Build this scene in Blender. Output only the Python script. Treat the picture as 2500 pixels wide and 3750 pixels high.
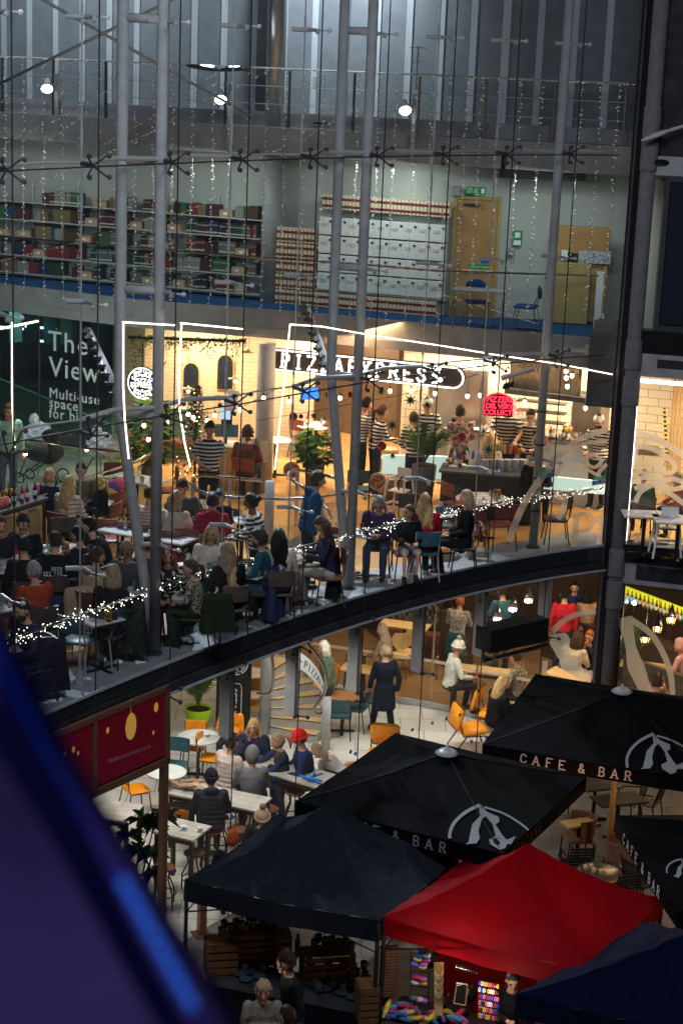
import bpy, bmesh, math, random
from math import sin, cos, pi, radians as rad, atan2, hypot
from mathutils import Vector as V, Matrix
random.seed(7)
S = bpy.context.scene
for o in list(bpy.data.objects): bpy.data.objects.remove(o)
# ------------------------------------------------------------------ camera
FPX, PIT, ROL, CZ = 6590.0, rad(14.2), atan2(1050, 26100), 12.9
fw = V((0, cos(PIT), -sin(PIT))); r0 = V((1, 0, 0)); u0 = r0.cross(fw)
rt = r0*cos(ROL)+u0*sin(ROL); up = -r0*sin(ROL)+u0*cos(ROL)
cd = bpy.data.cameras.new('camera'); cam = bpy.data.objects.new('camera', cd); S.collection.objects.link(cam)
cam.matrix_world = Matrix(((rt.x, up.x, -fw.x, 0), (rt.y, up.y, -fw.y, 0), (rt.z, up.z, -fw.z, CZ), (0, 0, 0, 1)))
cd.sensor_fit = 'VERTICAL'; cd.sensor_height = 36; cd.lens = 36*FPX/3750; cd.clip_end = 500; cd.clip_start = .1
cd.dof.use_dof = True; cd.dof.focus_distance = 29; cd.dof.aperture_fstop = 1.9
S.camera = cam
S.view_settings.view_transform = 'Standard'; S.view_settings.look = 'None'; S.view_settings.exposure = 0.0; S.view_settings.gamma = 1
S.cycles.use_denoising = True; S.cycles.max_bounces = 7; S.cycles.diffuse_bounces = 3; S.cycles.glossy_bounces = 3
S.cycles.transmission_bounces = 5; S.cycles.transparent_max_bounces = 40; S.cycles.caustics_reflective = False
S.cycles.caustics_refractive = False; S.cycles.sample_clamp_indirect = 4
# ------------------------------------------------------------------ world: night outside, almost nothing
W = bpy.data.worlds.new('World'); S.world = W; W.use_nodes = True
bg = W.node_tree.nodes['Background']; bg.inputs[0].default_value = (.45, .6, 1, 1); bg.inputs[1].default_value = .028
# ------------------------------------------------------------------ lamps of the building, and added fill lamps
def lamp(kind, loc, energy, col=(1, 1, 1), size=.2, aim=None, spot=60, blend=.5, sy=None, name='lamp'):
 l = bpy.data.lights.new(name, kind); l.energy = energy; l.color = col
 if kind == 'AREA':
  l.size = size
  if sy: l.shape = 'RECTANGLE'; l.size_y = sy
 else: l.shadow_soft_size = size
 if kind == 'SPOT': l.spot_size = rad(spot); l.spot_blend = blend
 o = bpy.data.objects.new(name, l); S.collection.objects.link(o); o.location = loc; o.visible_glossy = kind != 'AREA'
 if aim is not None: o.rotation_euler = (V(aim)-V(loc)).to_track_quat('-Z', 'Y').to_euler()
 return o
WARM, WARMW, NEUT, COOL, AMB = (1, .62, .32), (1, .75, .49), (1, .94, .84), (.80, .90, 1), (1, .5, .2)
def LAMPS():
 # the three floodlights of the walkway point down at the tables by the glass
 lamp('SPOT', (-6.3, 34.2, 12.2), 2300, COOL, .08, (-3.6, 24.5, 4.5), 52, .7, name='floodlight_lamp')
 lamp('SPOT', (-4.1, 33.0, 12.2), 2900, COOL, .08, (-1.2, 27.2, 4.5), 46, .7, name='floodlight_lamp')
 lamp('SPOT', (1.1, 33.2, 12.1), 2900, COOL, .08, (.6, 28.2, 4.5), 46, .7, name='floodlight_lamp')
 # uplights washing the ribbed metal wall
 lamp('SPOT', (-1.2, 34.9, 15.6), 950, COOL, .15, (-.6, 38, 13.6), 120, 1, name='wall_wash_lamp')
 lamp('SPOT', (-6.6, 36.0, 15.6), 650, COOL, .15, (-6.5, 39.5, 13.5), 120, 1, name='wall_wash_lamp')
 # library ceiling
 for x, y in ((-7, 37.5), (-3, 36.6), (.5, 35.6), (3.5, 34.6)):
  lamp('AREA', (x, y-1.0, 10.9), 33, (.88, .97, .92), 1.3, (x, y-.4, 8), sy=.6, name='library_ceiling_lamp')
 # restaurant ceiling under the library floor
 for x, y, e in ((-3.3, 37.4, 95), (-.6, 37.2, 120), (2.2, 35.9, 125), (.6, 40, 90), (4.3, 35.2, 110), (-3, 40.5, 60)):
  lamp('AREA', (x, y, 7.35), e*2.2, WARMW, .8, (x, y, 4), sy=.8, name='restaurant_ceiling_lamp')
 lamp('AREA', (.2, 34.6, 7.9), 120, WARM, 1.6, (.3, 32, 4.5), sy=.4, name='restaurant_edge_lamp')
 lamp('AREA', (-2.8, 35.2, 7.9), 90, WARM, 1.6, (-3, 30, 4.5), sy=.4, name='restaurant_edge_lamp')
 lamp('AREA', (-5.9, 33, 8), 90, (.8, 1, .95), 1.2, (-6, 35, 4.5), sy=.6, name='gallery_lamp')
 # ground floor
 for x, y, e in ((-2.9, 29.6, 62), (-1.6, 27.4, 60), (-.6, 31.8, 62), (1.5, 32.3, 62), (-3.4, 26.2, 45), (2.8, 33, 50)):
  lamp('AREA', (x, y, 3.7), e*1.15, NEUT, .7, (x, y, 0), sy=.7, name='cafe_ceiling_lamp')
 for x, y, e in ((1.5, 37.6, 90), (3.6, 36.4, 70), (5.8, 35.5, 80), (7.5, 34.2, 60), (-2, 37, 60)):
  lamp('AREA', (x, y, 3.6), e, WARMW, .6, (x, y, 0), sy=.6, name='bar_ceiling_lamp')
 # heaters / lamp below the parasols and in the stalls
 lamp('POINT', (5.6, 25.9, 2.3), 42, AMB, .08, name='parasol_lamp')
 lamp('POINT', (3.6, 24.9, 2.2), 14, AMB, .08, name='parasol_lamp')
 lamp('POINT', (1.75, 20.9, 1.75), 9, (1, .78, .6), .06, name='stall_lamp')
 lamp('POINT', (2.6, 21.3, 1.8), 6, (1, .6, .45), .06, name='stall_lamp')
 lamp('POINT', (-.6, 20.7, 1.7), 2, (1, .8, .6), .1, name='stall_lamp')
 # purple and blue wash on what hangs beside the camera
 lamp('SPOT', (-1.2, .3, 14.0), 95, (.58, .46, 1), .3, (-.65, 1.9, 12.15), 60, 1, name='purple_stage_lamp')
 lamp('AREA', (-3, 15, 16.5), 1050, (.80, .86, 1), 3, (-2, 27, 5), sy=3, name='atrium_roof_lamp')  # unseen fill lamps on the camera side, added to brighten masts and diners
 lamp('AREA', (3, 16, 16.5), 680, (.86, .88, 1), 3, (3, 30, 7), sy=3, name='atrium_roof_lamp')
 lamp('AREA', (7.6, 33.2, 7.3), 320, WARMW, .8, (7.3, 33, 4.5), sy=.6, name='side_window_lamp')
 lamp('AREA', (-8, 40.5, 7.3), 60, (.7, .95, 1), 1, (-8, 40, 4), sy=.6, name='gallery_room_lamp')
 lamp('POINT', (2.1, 20.0, 1.7), 11, (1, .85, .7), .06, name='stall_lamp')  # added fill for the stall goods, no fitting of its own
LAMPS()
# ------------------------------------------------------------------ picture point -> place in the building
def ray(px, py): return fw + rt*((px-1250)/FPX) - up*((py-1875)/FPX)
def G(px, py, z=0.0):
 d = ray(px, py); t = (z-CZ)/d.z; return V((d.x*t, d.y*t, z))
def GY(px, py, y):
 d = ray(px, py); t = y/d.y; return V((d.x*t, y, CZ+d.z*t))
def PL(px, py, o, n):      # onto the plane through o with normal n
 d = ray(px, py); c = V((0, 0, CZ)); t = (V(o)-c).dot(n)/d.dot(n); return c+d*t
FA, FB, FC_ = (-0.067, 1.19857, 27.30033)
NX, NY = -.70, .714
def fy(x): return FA*x*x+FB*x+FC_
def GF(px, py, off=0.0):   # onto the curved glass wall, off metres behind it
 d = ray(px, py); t = 28.0
 for _ in range(30):
  x, y = d.x*t-off*NX, d.y*t-off*NY
  t += (fy(x)-y)/(d.y-(2*FA*x+FB)*d.x)
 return V((d.x*t, d.y*t, CZ+d.z*t))
# ------------------------------------------------------------------ materials
M = {}
def mat(k, c, rough=.6, metal=0.0, emit=None, es=1.0, noise=0, scale=8, bump=0, trans=None, coat=0, wave=None):
 m = bpy.data.materials.new(k); m.use_nodes = True; nt = m.node_tree; N = nt.nodes; L = nt.links; b = N['Principled BSDF']
 b.inputs['Base Color'].default_value = (*c, 1); b.inputs['Roughness'].default_value = rough; b.inputs['Metallic'].default_value = metal
 b.inputs['Coat Weight'].default_value = coat
 if rough >= .7: b.inputs['Specular IOR Level'].default_value = .12
 if emit: b.inputs['Emission Color'].default_value = (*emit, 1); b.inputs['Emission Strength'].default_value = es
 if noise or bump or wave:
  tc = N.new('ShaderNodeTexCoord'); nz = N.new('ShaderNodeTexNoise'); nz.inputs['Scale'].default_value = scale; nz.inputs['Detail'].default_value = 5
  L.new(tc.outputs['Object'], nz.inputs['Vector'])
  if noise:
   cr = N.new('ShaderNodeValToRGB'); e = cr.color_ramp.elements
   e[0].position = .3; e[1].position = .72
   e[0].color = (*[v*(1-noise) for v in c], 1); e[1].color = (*[min(1, v*(1+noise)) for v in c], 1)
   L.new(nz.outputs['Fac'], cr.inputs['Fac']); L.new(cr.outputs['Color'], b.inputs['Base Color'])
  if bump:
   bp = N.new('ShaderNodeBump'); bp.inputs['Strength'].default_value = bump; bp.inputs['Distance'].default_value = .02
   L.new(nz.outputs['Fac'], bp.inputs['Height']); L.new(bp.outputs['Normal'], b.inputs['Normal'])
 if trans:   # cloth that lets some light through
  mx = N.new('ShaderNodeMixShader'); tl = N.new('ShaderNodeBsdfTranslucent'); tl.inputs['Color'].default_value = (*trans[1], 1)
  mx.inputs['Fac'].default_value = trans[0]; L.new(b.outputs[0], mx.inputs[1]); L.new(tl.outputs[0], mx.inputs[2]); L.new(mx.outputs[0], N['Material Output'].inputs[0])
 M[k] = m; return m
for _n in ():
 pass
def clearmat(k, tint=(.95, .98, .97), refl=.07, rough=.0, milky=0, mcol=(.5, .5, .48)):
 m = bpy.data.materials.new(k); m.use_nodes = True; nt = m.node_tree; N = nt.nodes; L = nt.links
 for n in list(N):
  if n.type != 'OUTPUT_MATERIAL': N.remove(n)
 t = N.new('ShaderNodeBsdfTransparent'); t.inputs[0].default_value = (*tint, 1)
 g = N.new('ShaderNodeBsdfGlossy'); g.inputs['Roughness'].default_value = rough
 fr = N.new('ShaderNodeLayerWeight'); fr.inputs[0].default_value = .25
 mu = N.new('ShaderNodeMath'); mu.operation = 'MULTIPLY_ADD'; mu.inputs[1].default_value = .5; mu.inputs[2].default_value = refl*.5
 L.new(fr.outputs['Fresnel'], mu.inputs[0]); mx = N.new('ShaderNodeMixShader')
 L.new(mu.outputs[0], mx.inputs[0]); L.new(t.outputs[0], mx.inputs[1]); L.new(g.outputs[0], mx.inputs[2]); last = mx
 if milky:
  d = N.new('ShaderNodeBsdfDiffuse'); d.inputs[0].default_value = (*mcol, 1); tl = N.new('ShaderNodeBsdfTranslucent'); tl.inputs[0].default_value = (*mcol, 1)
  a = N.new('ShaderNodeMixShader'); a.inputs[0].default_value = .5; L.new(d.outputs[0], a.inputs[1]); L.new(tl.outputs[0], a.inputs[2])
  m2 = N.new('ShaderNodeMixShader'); m2.inputs[0].default_value = milky; L.new(mx.outputs[0], m2.inputs[1]); L.new(a.outputs[0], m2.inputs[2]); last = m2
 L.new(last.outputs[0], N['Material Output'].inputs[0]); M[k] = m; return m
def brickmat(k, c1, c2, mortar, sx, sy, ms=.02, off=.5, rough=.4, axis='XZ', cn=.0, coat=0):
 m = mat(k, c1, rough, coat=coat); nt = m.node_tree; N = nt.nodes; L = nt.links; b = N['Principled BSDF']
 tc = N.new('ShaderNodeTexCoord'); sp = N.new('ShaderNodeSeparateXYZ'); cb = N.new('ShaderNodeCombineXYZ'); L.new(tc.outputs['Object'], sp.inputs[0])
 L.new(sp.outputs[axis[0]], cb.inputs[0]); L.new(sp.outputs[axis[1]], cb.inputs[1])
 br = N.new('ShaderNodeTexBrick'); br.inputs['Color1'].default_value = (*c1, 1); br.inputs['Color2'].default_value = (*c2, 1); br.inputs['Mortar'].default_value = (*mortar, 1)
 br.inputs['Scale'].default_value = 1; br.inputs['Brick Width'].default_value = sx; br.inputs['Row Height'].default_value = sy; br.inputs['Mortar Size'].default_value = ms; br.offset = off
 L.new(cb.outputs[0], br.inputs['Vector'])
 if cn:
  nz = N.new('ShaderNodeTexNoise'); nz.inputs['Scale'].default_value = 2.2; nz.inputs['Detail'].default_value = 6; L.new(tc.outputs['Object'], nz.inputs['Vector'])
  mp = N.new('ShaderNodeMapRange'); mp.inputs[1].default_value = .3; mp.inputs[2].default_value = .7; mp.inputs[3].default_value = 1-cn; mp.inputs[4].default_value = 1+cn*.4
  L.new(nz.outputs['Fac'], mp.inputs[0]); ml = N.new('ShaderNodeVectorMath'); ml.operation = 'SCALE'; L.new(br.outputs['Color'], ml.inputs[0]); L.new(mp.outputs[0], ml.inputs['Scale'])
  L.new(ml.outputs[0], b.inputs['Base Color'])
 else: L.new(br.outputs['Color'], b.inputs['Base Color'])
 return m
mat('steel', (.40, .40, .405), .38, .12, noise=.12, scale=6); mat('steel_dark', (.085, .088, .095), .45, .5, noise=.2); mat('inox', (.62, .62, .62), .18, 1)
mat('inox_brushed', (.55, .53, .5), .33, 1, noise=.15, scale=3); mat('black', (.012, .012, .014), .45); mat('black_metal', (.02, .02, .022), .35, .4); mat('cable', (.02, .02, .022), .5)
mat('fascia_dark', (.03, .032, .037), .45, .1, noise=.35, scale=4); mat('concrete', (.27, .262, .255), .75, noise=.16, scale=2.5, bump=.2); mat('concrete_grey', (.25, .25, .255), .8, noise=.18, scale=3, bump=.2)
mat('sill_metal', (.27, .29, .32), .68, .1, noise=.15, scale=5); mat('wall_mint', (.39, .42, .395), .8, noise=.05, scale=2); mat('carpet_blue', (.02, .065, .17), .95, noise=.25, scale=60)
mat('clad', (.23, .255, .275), .5, .25, noise=.12, scale=3, bump=.12); mat('clad_strip', (.55, .60, .63), .4, .2); mat('column_grey', (.25, .26, .27), .55, noise=.1); mat('corner_grey', (.13, .13, .135), .7, noise=.15, bump=.2); mat('column_warm', (.40, .38, .38), .6, noise=.1)
mat('shelf', (.5, .52, .5), .5, .2); mat('white', (.72, .72, .70), .5); mat('white_box', (.62, .66, .64), .6, noise=.06, scale=9); mat('cream', (.62, .54, .38), .7, noise=.1)
mat('burg', (.16, .02, .03), .6); mat('door_wood', (.36, .22, .09), .5, noise=.15, scale=3); mat('ply', (.34, .27, .11), .6, noise=.1); mat('sign_green', (.01, .16, .06), .4, emit=(.01, .25, .09), es=.25)
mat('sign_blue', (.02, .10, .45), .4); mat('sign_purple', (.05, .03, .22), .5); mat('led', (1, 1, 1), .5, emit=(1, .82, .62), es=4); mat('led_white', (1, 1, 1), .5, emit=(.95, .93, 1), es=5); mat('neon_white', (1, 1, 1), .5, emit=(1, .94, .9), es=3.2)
mat('neon_red', (1, .05, .05), .5, emit=(1, .02, .05), es=5); mat('bulb', (1, .9, .7), .5, emit=(1, .72, .42), es=26); mat('bulb_cool', (1, 1, 1), .5, emit=(.7, .85, 1), es=22); mat('fairy', (1, 1, 1), .5, emit=(1, .97, .82), es=5)
mat('fairy_dim', (.8, .75, .62), .5, emit=(1, .88, .66), es=.30); mat('fairy_gold', (1, .8, .4), .5, emit=(1, .75, .35), es=3); mat('wire', (.36, .35, .30), .6); mat('wire_green', (.05, .09, .04), .6)
brickmat('wood_floor', (.54, .31, .115), (.46, .25, .09), (.22, .13, .05), 1.4, .14, .004, .37, .5, 'XY', .22, .15); brickmat('wood_dark', (.26, .15, .07), (.2, .11, .05), (.09, .05, .02), 1.2, .13, .004, .37, .45, 'XY', .25)
brickmat('tile_white', (.68, .60, .47), (.64, .56, .43), (.30, .24, .17), .42, .17, .008, .5, .28, 'XZ'); brickmat('brick_cream', (.56, .45, .31), (.50, .40, .28), (.40, .31, .21), .26, .085, .008, .5, .6, 'XZ', .1)
brickmat('tile_floor', (.60, .585, .54), (.56, .545, .50), (.28, .27, .25), .9, .6, .01, .5, .25, 'XY', .12, .2); brickmat('paving', (.17, .145, .13), (.145, .125, .11), (.07, .06, .055), 1.1, .55, .012, .5, .6, 'XY', .3)
brickmat('plank_grey', (.50, .47, .43), (.38, .36, .33), (.26, .24, .22), .6, .18, .006, .5, .5, 'XY', .3); mat('marble', (.66, .66, .66), .2, noise=.22, scale=7, coat=.3); mat('wood_top', (.36, .15, .06), .4, noise=.3, scale=5); mat('wood_pale', (.60, .40, .18), .45, noise=.15, scale=4)
mat('teal_vinyl', (.03, .09, .12), .4, noise=.2); mat('red_vinyl', (.21, .055, .04), .4, noise=.2); mat('orange', (.78, .27, .01), .45, noise=.08); mat('orange_vinyl', (.80, .30, .02), .4, noise=.1, scale=14, bump=.3); mat('leather_brown', (.16, .065, .035), .35, noise=.3)
mat('leather_dark', (.07, .055, .045), .35, noise=.3, scale=9); mat('wicker', (.22, .13, .09), .75, noise=.4, scale=60, bump=.8); mat('metal_top', (.30, .27, .23), .3, .8, noise=.2); mat('dark_wood', (.045, .026, .016), .5, noise=.3)
mat('glass_thing', (.85, .9, .92), .05, trans=None); clearmat('glass', (.94, .97, .96), .07, milky=.012, mcol=(.6, .66, .7)); clearmat('glass_clear', (.96, .98, .975), .05); clearmat('glass_green', (.60, .78, .72), .14); clearmat('tumbler', (.82, .86, .88), .5, .05, milky=.12, mcol=(.8, .85, .9)); clearmat('frost', (.9, .88, .84), .02, .3, milky=.6, mcol=(.85, .77, .66))  # glass: faint pale diffuse mixed in as painted reflection haze
mat('umbrella', (.0035, .0036, .0042), .95, noise=.3, scale=30, bump=.1); mat('tent_black', (.010, .013, .019), .75, noise=.2, scale=9, bump=.7); mat('tent_red', (.17, .002, .006), .7, noise=.15, scale=9, bump=.7, trans=(.3, (.8, .02, .03))); mat('tent_navy', (.003, .006, .022), .75, noise=.2, scale=5, bump=.2)
mat('print_grey', (.20, .21, .22), .7); mat('print_cream', (.55, .42, .34), .7); mat('print_dim', (.12, .08, .07), .8); mat('print_white', (.75, .78, .82), .6); mat('print_black', (.01, .01, .01), .6)
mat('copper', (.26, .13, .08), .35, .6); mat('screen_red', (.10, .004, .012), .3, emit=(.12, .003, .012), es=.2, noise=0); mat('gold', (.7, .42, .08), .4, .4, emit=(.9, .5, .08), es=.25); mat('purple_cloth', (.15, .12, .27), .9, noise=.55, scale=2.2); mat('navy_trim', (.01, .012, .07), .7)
mat('blue_led', (.0, .1, .8), .5, emit=(.03, .2, 1), es=.5); mat('blue_led_dim', (.0, .06, .6), .5, emit=(.0, .1, .9), es=.05)
mat('leaf', (.03, .085, .02), .5, noise=.5, scale=3); mat('leaf_light', (.10, .18, .04), .5, noise=.4, scale=3); mat('leaf_dark', (.012, .03, .012), .5, noise=.5, scale=3); mat('pot_green', (.26, .42, .01), .3, coat=.4); mat('pot_grey', (.09, .09, .10), .6); mat('soil', (.03, .02, .015), .9)
mat('red', (.45, .02, .02), .5); mat('blue_tv', (.02, .1, .4), .3, emit=(.05, .25, 1), es=1.4); mat('screen_pale', (.4, .55, .7), .3, emit=(.45, .65, .9), es=.9); mat('yellow', (.8, .6, .02), .5); mat('pink', (.75, .15, .3), .5); mat('cardboard', (.38, .27, .17), .7, noise=.2)
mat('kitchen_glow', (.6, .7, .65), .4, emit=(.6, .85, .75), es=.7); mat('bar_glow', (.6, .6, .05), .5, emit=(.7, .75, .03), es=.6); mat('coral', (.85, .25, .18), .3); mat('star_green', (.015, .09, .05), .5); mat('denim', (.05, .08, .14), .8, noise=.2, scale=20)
PAL = {}
def cloth(c, n=.22, r=.85):
 if not isinstance(c, tuple): return c if not isinstance(c, str) else M[c]
 k = 'cloth_%d_%d_%d' % tuple(int(v*999) for v in c)
 if k not in M: mat(k, c, r, noise=n, scale=9, bump=.9)
 return M[k]
def stripes(k, c1, c2, period, width=.5, axis=2, twist=.0):
 if k in M: return M[k]
 m = mat(k, c1, .85); nt = m.node_tree; N = nt.nodes; L = nt.links; tc = N.new('ShaderNodeTexCoord'); sp = N.new('ShaderNodeSeparateXYZ'); L.new(tc.outputs['Object'], sp.inputs[0])
 a = N.new('ShaderNodeMath'); a.operation = 'MULTIPLY'; a.inputs[1].default_value = 1/period; L.new(sp.outputs[axis], a.inputs[0])
 f = N.new('ShaderNodeMath'); f.operation = 'FRACT'; L.new(a.outputs[0], f.inputs[0]); g = N.new('ShaderNodeMath'); g.operation = 'LESS_THAN'; g.inputs[1].default_value = width; L.new(f.outputs[0], g.inputs[0])
 mx = N.new('ShaderNodeMixRGB'); mx.inputs[1].default_value = (*c1, 1); mx.inputs[2].default_value = (*c2, 1); L.new(g.outputs[0], mx.inputs[0]); L.new(mx.outputs[0], N['Principled BSDF'].inputs['Base Color']); return m
def blotch(k, c1, c2, scale, thr=.5):
 if k in M: return M[k]
 m = mat(k, c1, .85); nt = m.node_tree; N = nt.nodes; L = nt.links; tc = N.new('ShaderNodeTexCoord'); nz = N.new('ShaderNodeTexNoise'); nz.inputs['Scale'].default_value = scale; nz.inputs['Detail'].default_value = 1
 L.new(tc.outputs['Object'], nz.inputs['Vector']); g = N.new('ShaderNodeMath'); g.operation = 'LESS_THAN'; g.inputs[1].default_value = thr; L.new(nz.outputs['Fac'], g.inputs[0])
 mx = N.new('ShaderNodeMixRGB'); mx.inputs[1].default_value = (*c1, 1); mx.inputs[2].default_value = (*c2, 1); L.new(g.outputs[0], mx.inputs[0]); L.new(mx.outputs[0], N['Principled BSDF'].inputs['Base Color']); return m
# ------------------------------------------------------------------ mesh helpers
def R2(x, y, a): return (x*cos(a)-y*sin(a), x*sin(a)+y*cos(a))
class MB:
 def __init__(s): s.v = []; s.f = []; s.mi = []; s.cur = 0
 def add(s, vs, fs):
  n = len(s.v); s.v += [tuple(v) for v in vs]; s.f += [tuple(i+n for i in f) for f in fs]; s.mi += [s.cur]*len(fs); return s
 def m(s, i): s.cur = i; return s
 def box(s, c, d, rz=0.0, rx=0.0, ry=0.0):
  q = Matrix.Rotation(rz, 3, 'Z') @ Matrix.Rotation(ry, 3, 'Y') @ Matrix.Rotation(rx, 3, 'X')
  vs = [V(c)+q @ V((x*d[0]/2, y*d[1]/2, z*d[2]/2)) for x in (-1, 1) for y in (-1, 1) for z in (-1, 1)]
  return s.add(vs, [(0, 1, 3, 2), (4, 6, 7, 5), (0, 4, 5, 1), (2, 3, 7, 6), (0, 2, 6, 4), (1, 5, 7, 3)])
 def rbox(s, c, d, b=.01, rz=0.0, rx=0.0, ry=0.0):   # box with softened vertical and horizontal edges
  q = Matrix.Rotation(rz, 3, 'Z') @ Matrix.Rotation(ry, 3, 'Y') @ Matrix.Rotation(rx, 3, 'X'); hx, hy, hz = d[0]/2, d[1]/2, d[2]/2; b = min(b, hx*.9, hy*.9, hz*.9)
  rings = []
  for z, k in ((-hz, b), (-hz+b, 0), (hz-b, 0), (hz, b)):
   x, y = hx-k, hy-k; c2 = b*.8
   rings.append([(-x+c2, -y, z), (x-c2, -y, z), (x, -y+c2, z), (x, y-c2, z), (x-c2, y, z), (-x+c2, y, z), (-x, y-c2, z), (-x, -y+c2, z)])
  vs = [V(c)+q @ V(p) for r in rings for p in r]; fs = [tuple(range(7, -1, -1)), tuple(range(24, 32))]
  for k in range(3):
   for i in range(8): fs.append((k*8+i, k*8+(i+1) % 8, k*8+8+(i+1) % 8, k*8+8+i))
  return s.add(vs, fs)
 def tube(s, pts, r, n=8, close=False, cap=True):
  pts = [V(p) for p in pts]; rs = r if isinstance(r, (list, tuple)) else [r]*len(pts); m = len(pts); vs = []; fs = []; prev = None
  for i, p in enumerate(pts):
   a = pts[(i-1) % m] if (i or close) else p; b = pts[(i+1) % m] if (i < m-1 or close) else p; t = (b-a)
   t = t.normalized() if t.length > 1e-9 else V((0, 0, 1))
   if prev is None: w = V((0, 0, 1)) if abs(t.z) < .9 else V((1, 0, 0)); e = t.cross(w).normalized()
   else: e = (prev-t*prev.dot(t)); e = e.normalized() if e.length > 1e-6 else t.orthogonal().normalized()
   prev = e; g = t.cross(e); rr = rs[i]; ra, rb = rr if isinstance(rr, tuple) else (rr, rr)
   for k in range(n): th = 2*pi*k/n; vs.append(p+e*cos(th)*ra+g*sin(th)*rb)
  for i in range(m if close else m-1):
   j = (i+1) % m
   for k in range(n): fs.append((i*n+k, i*n+(k+1) % n, j*n+(k+1) % n, j*n+k))
  if cap and not close: fs += [tuple(range(n-1, -1, -1)), tuple(range((m-1)*n, m*n))]
  return s.add(vs, fs)
 def lathe(s, prof, c=(0, 0, 0), n=16, sx=1, sy=1):
  vs = []; fs = []; m = len(prof)
  for r, z in prof:
   for k in range(n): th = 2*pi*k/n; vs.append((c[0]+r*cos(th)*sx, c[1]+r*sin(th)*sy, c[2]+z))
  for i in range(m-1):
   for k in range(n): fs.append((i*n+k, i*n+(k+1) % n, (i+1)*n+(k+1) % n, (i+1)*n+k))
  fs += [tuple(range(n-1, -1, -1)), tuple(range((m-1)*n, m*n))]; return s.add(vs, fs)
 def ell(s, c, r, q=None, nu=12, nv=8, fn=None):
  vs = []; fs = []
  for j in range(nv+1):
   ph = pi*j/nv
   for i in range(nu):
    th = 2*pi*i/nu; p = V((sin(ph)*cos(th), sin(ph)*sin(th), cos(ph)))
    k = fn(p) if fn else 1; p = V((p.x*r[0]*k, p.y*r[1]*k, p.z*r[2]*k))
    if q: p = q @ p
    vs.append(V(c)+p)
  for j in range(nv):
   for i in range(nu): fs.append((j*nu+i, (j+1)*nu+i, (j+1)*nu+(i+1) % nu, j*nu+(i+1) % nu))
  return s.add(vs, fs)
 def prism(s, pts, d):            # planar outline pushed along d
  n = len(pts); d = V(d); a = [V(p) for p in pts]; vs = a+[p+d for p in a]
  fs = [tuple(range(n-1, -1, -1)), tuple(range(n, 2*n))]+[(i, (i+1) % n, n+(i+1) % n, n+i) for i in range(n)]
  return s.add(vs, fs)
 def wall(s, pts, z0, z1, th, side=(0, 1)):   # upright sheet along a polyline with thickness th to the back
  for a, b in zip(pts[:-1], pts[1:]):
   a = V(a[:2]).to_3d(); b = V(b[:2]).to_3d(); t = (b-a).normalized(); nn = V((-t.y, t.x, 0))*th
   vs = [a+V((0, 0, z0)), b+V((0, 0, z0)), b+V((0, 0, z1)), a+V((0, 0, z1))]; s.prism(vs, nn)
  return s
 def slab(s, pts, z0, z1):
  return s.prism([(p[0], p[1], z0) for p in pts], (0, 0, z1-z0))
 def quad(s, a, b, c, d): return s.add([a, b, c, d], [(0, 1, 2, 3)])
 def build(s, name, mats, parent=None, smooth=False, label=None, cat=None, group=None, kind=None, loc=None, rz=None):
  me = bpy.data.meshes.new(name); me.from_pydata(s.v, [], s.f)
  for x in (mats if isinstance(mats, (list, tuple)) else [mats]): me.materials.append(M[x] if isinstance(x, str) else x)
  if len(me.materials) > 1: me.polygons.foreach_set('material_index', [min(i, len(me.materials)-1) for i in s.mi])
  if smooth: me.polygons.foreach_set('use_smooth', [True]*len(me.polygons))
  me.update(); return link(name, me, parent, label, cat, group, kind, loc, rz)
def fixn(o):
 bm = bmesh.new(); bm.from_mesh(o.data); bmesh.ops.recalc_face_normals(bm, faces=bm.faces); bm.to_mesh(o.data); bm.free(); return o
def link(name, data, parent=None, label=None, cat=None, group=None, kind=None, loc=None, rz=None):
 o = bpy.data.objects.new(name, data); S.collection.objects.link(o)
 if parent: o.parent = parent
 if loc is not None: o.location = loc
 if rz is not None: o.rotation_euler = (0, 0, rz)
 tag(o, label, cat, group, kind); return o
def tag(o, label=None, cat=None, group=None, kind=None):
 if label: o['label'] = label
 if cat: o['category'] = cat
 if group: o['group'] = group
 if kind: o['kind'] = kind
 return o
def thing(name, label, cat, loc=(0, 0, 0), rz=0.0, group=None): return link(name, None, None, label, cat, group, None, loc, rz)
KIDS = {}
def kids(o):
 if o.name not in KIDS: KIDS[o.name] = [c for c in bpy.data.objects if c.parent == o]
 return KIDS[o.name]
def dup(o, loc, rz, label, cat=None, group=None, parent=None):
 c = o.copy(); S.collection.objects.link(c); c.location = loc; c.rotation_euler = (0, 0, rz)
 if label: c['label'] = label
 if group: c['group'] = group
 for k in kids(o):
  d = k.copy(); S.collection.objects.link(d); d.parent = c
  for g in kids(k): e = g.copy(); S.collection.objects.link(e); e.parent = d
 return c
def textmesh(txt, size=1.0, ext=0.0, spacing=1.0, align='LEFT', line=1.0):
 cu = bpy.data.curves.new('t', 'FONT'); cu.body = txt; cu.size = size; cu.extrude = ext; cu.align_x = align; cu.space_character = spacing; cu.space_line = line; cu.resolution_u = 2
 o = bpy.data.objects.new('t', cu); S.collection.objects.link(o); dg = bpy.context.evaluated_depsgraph_get(); me = bpy.data.meshes.new_from_object(o.evaluated_get(dg))
 vs = [tuple(v.co) for v in me.vertices]; fs = [tuple(p.vertices) for p in me.polygons]; bpy.data.objects.remove(o); bpy.data.meshes.remove(me); return vs, fs
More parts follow.
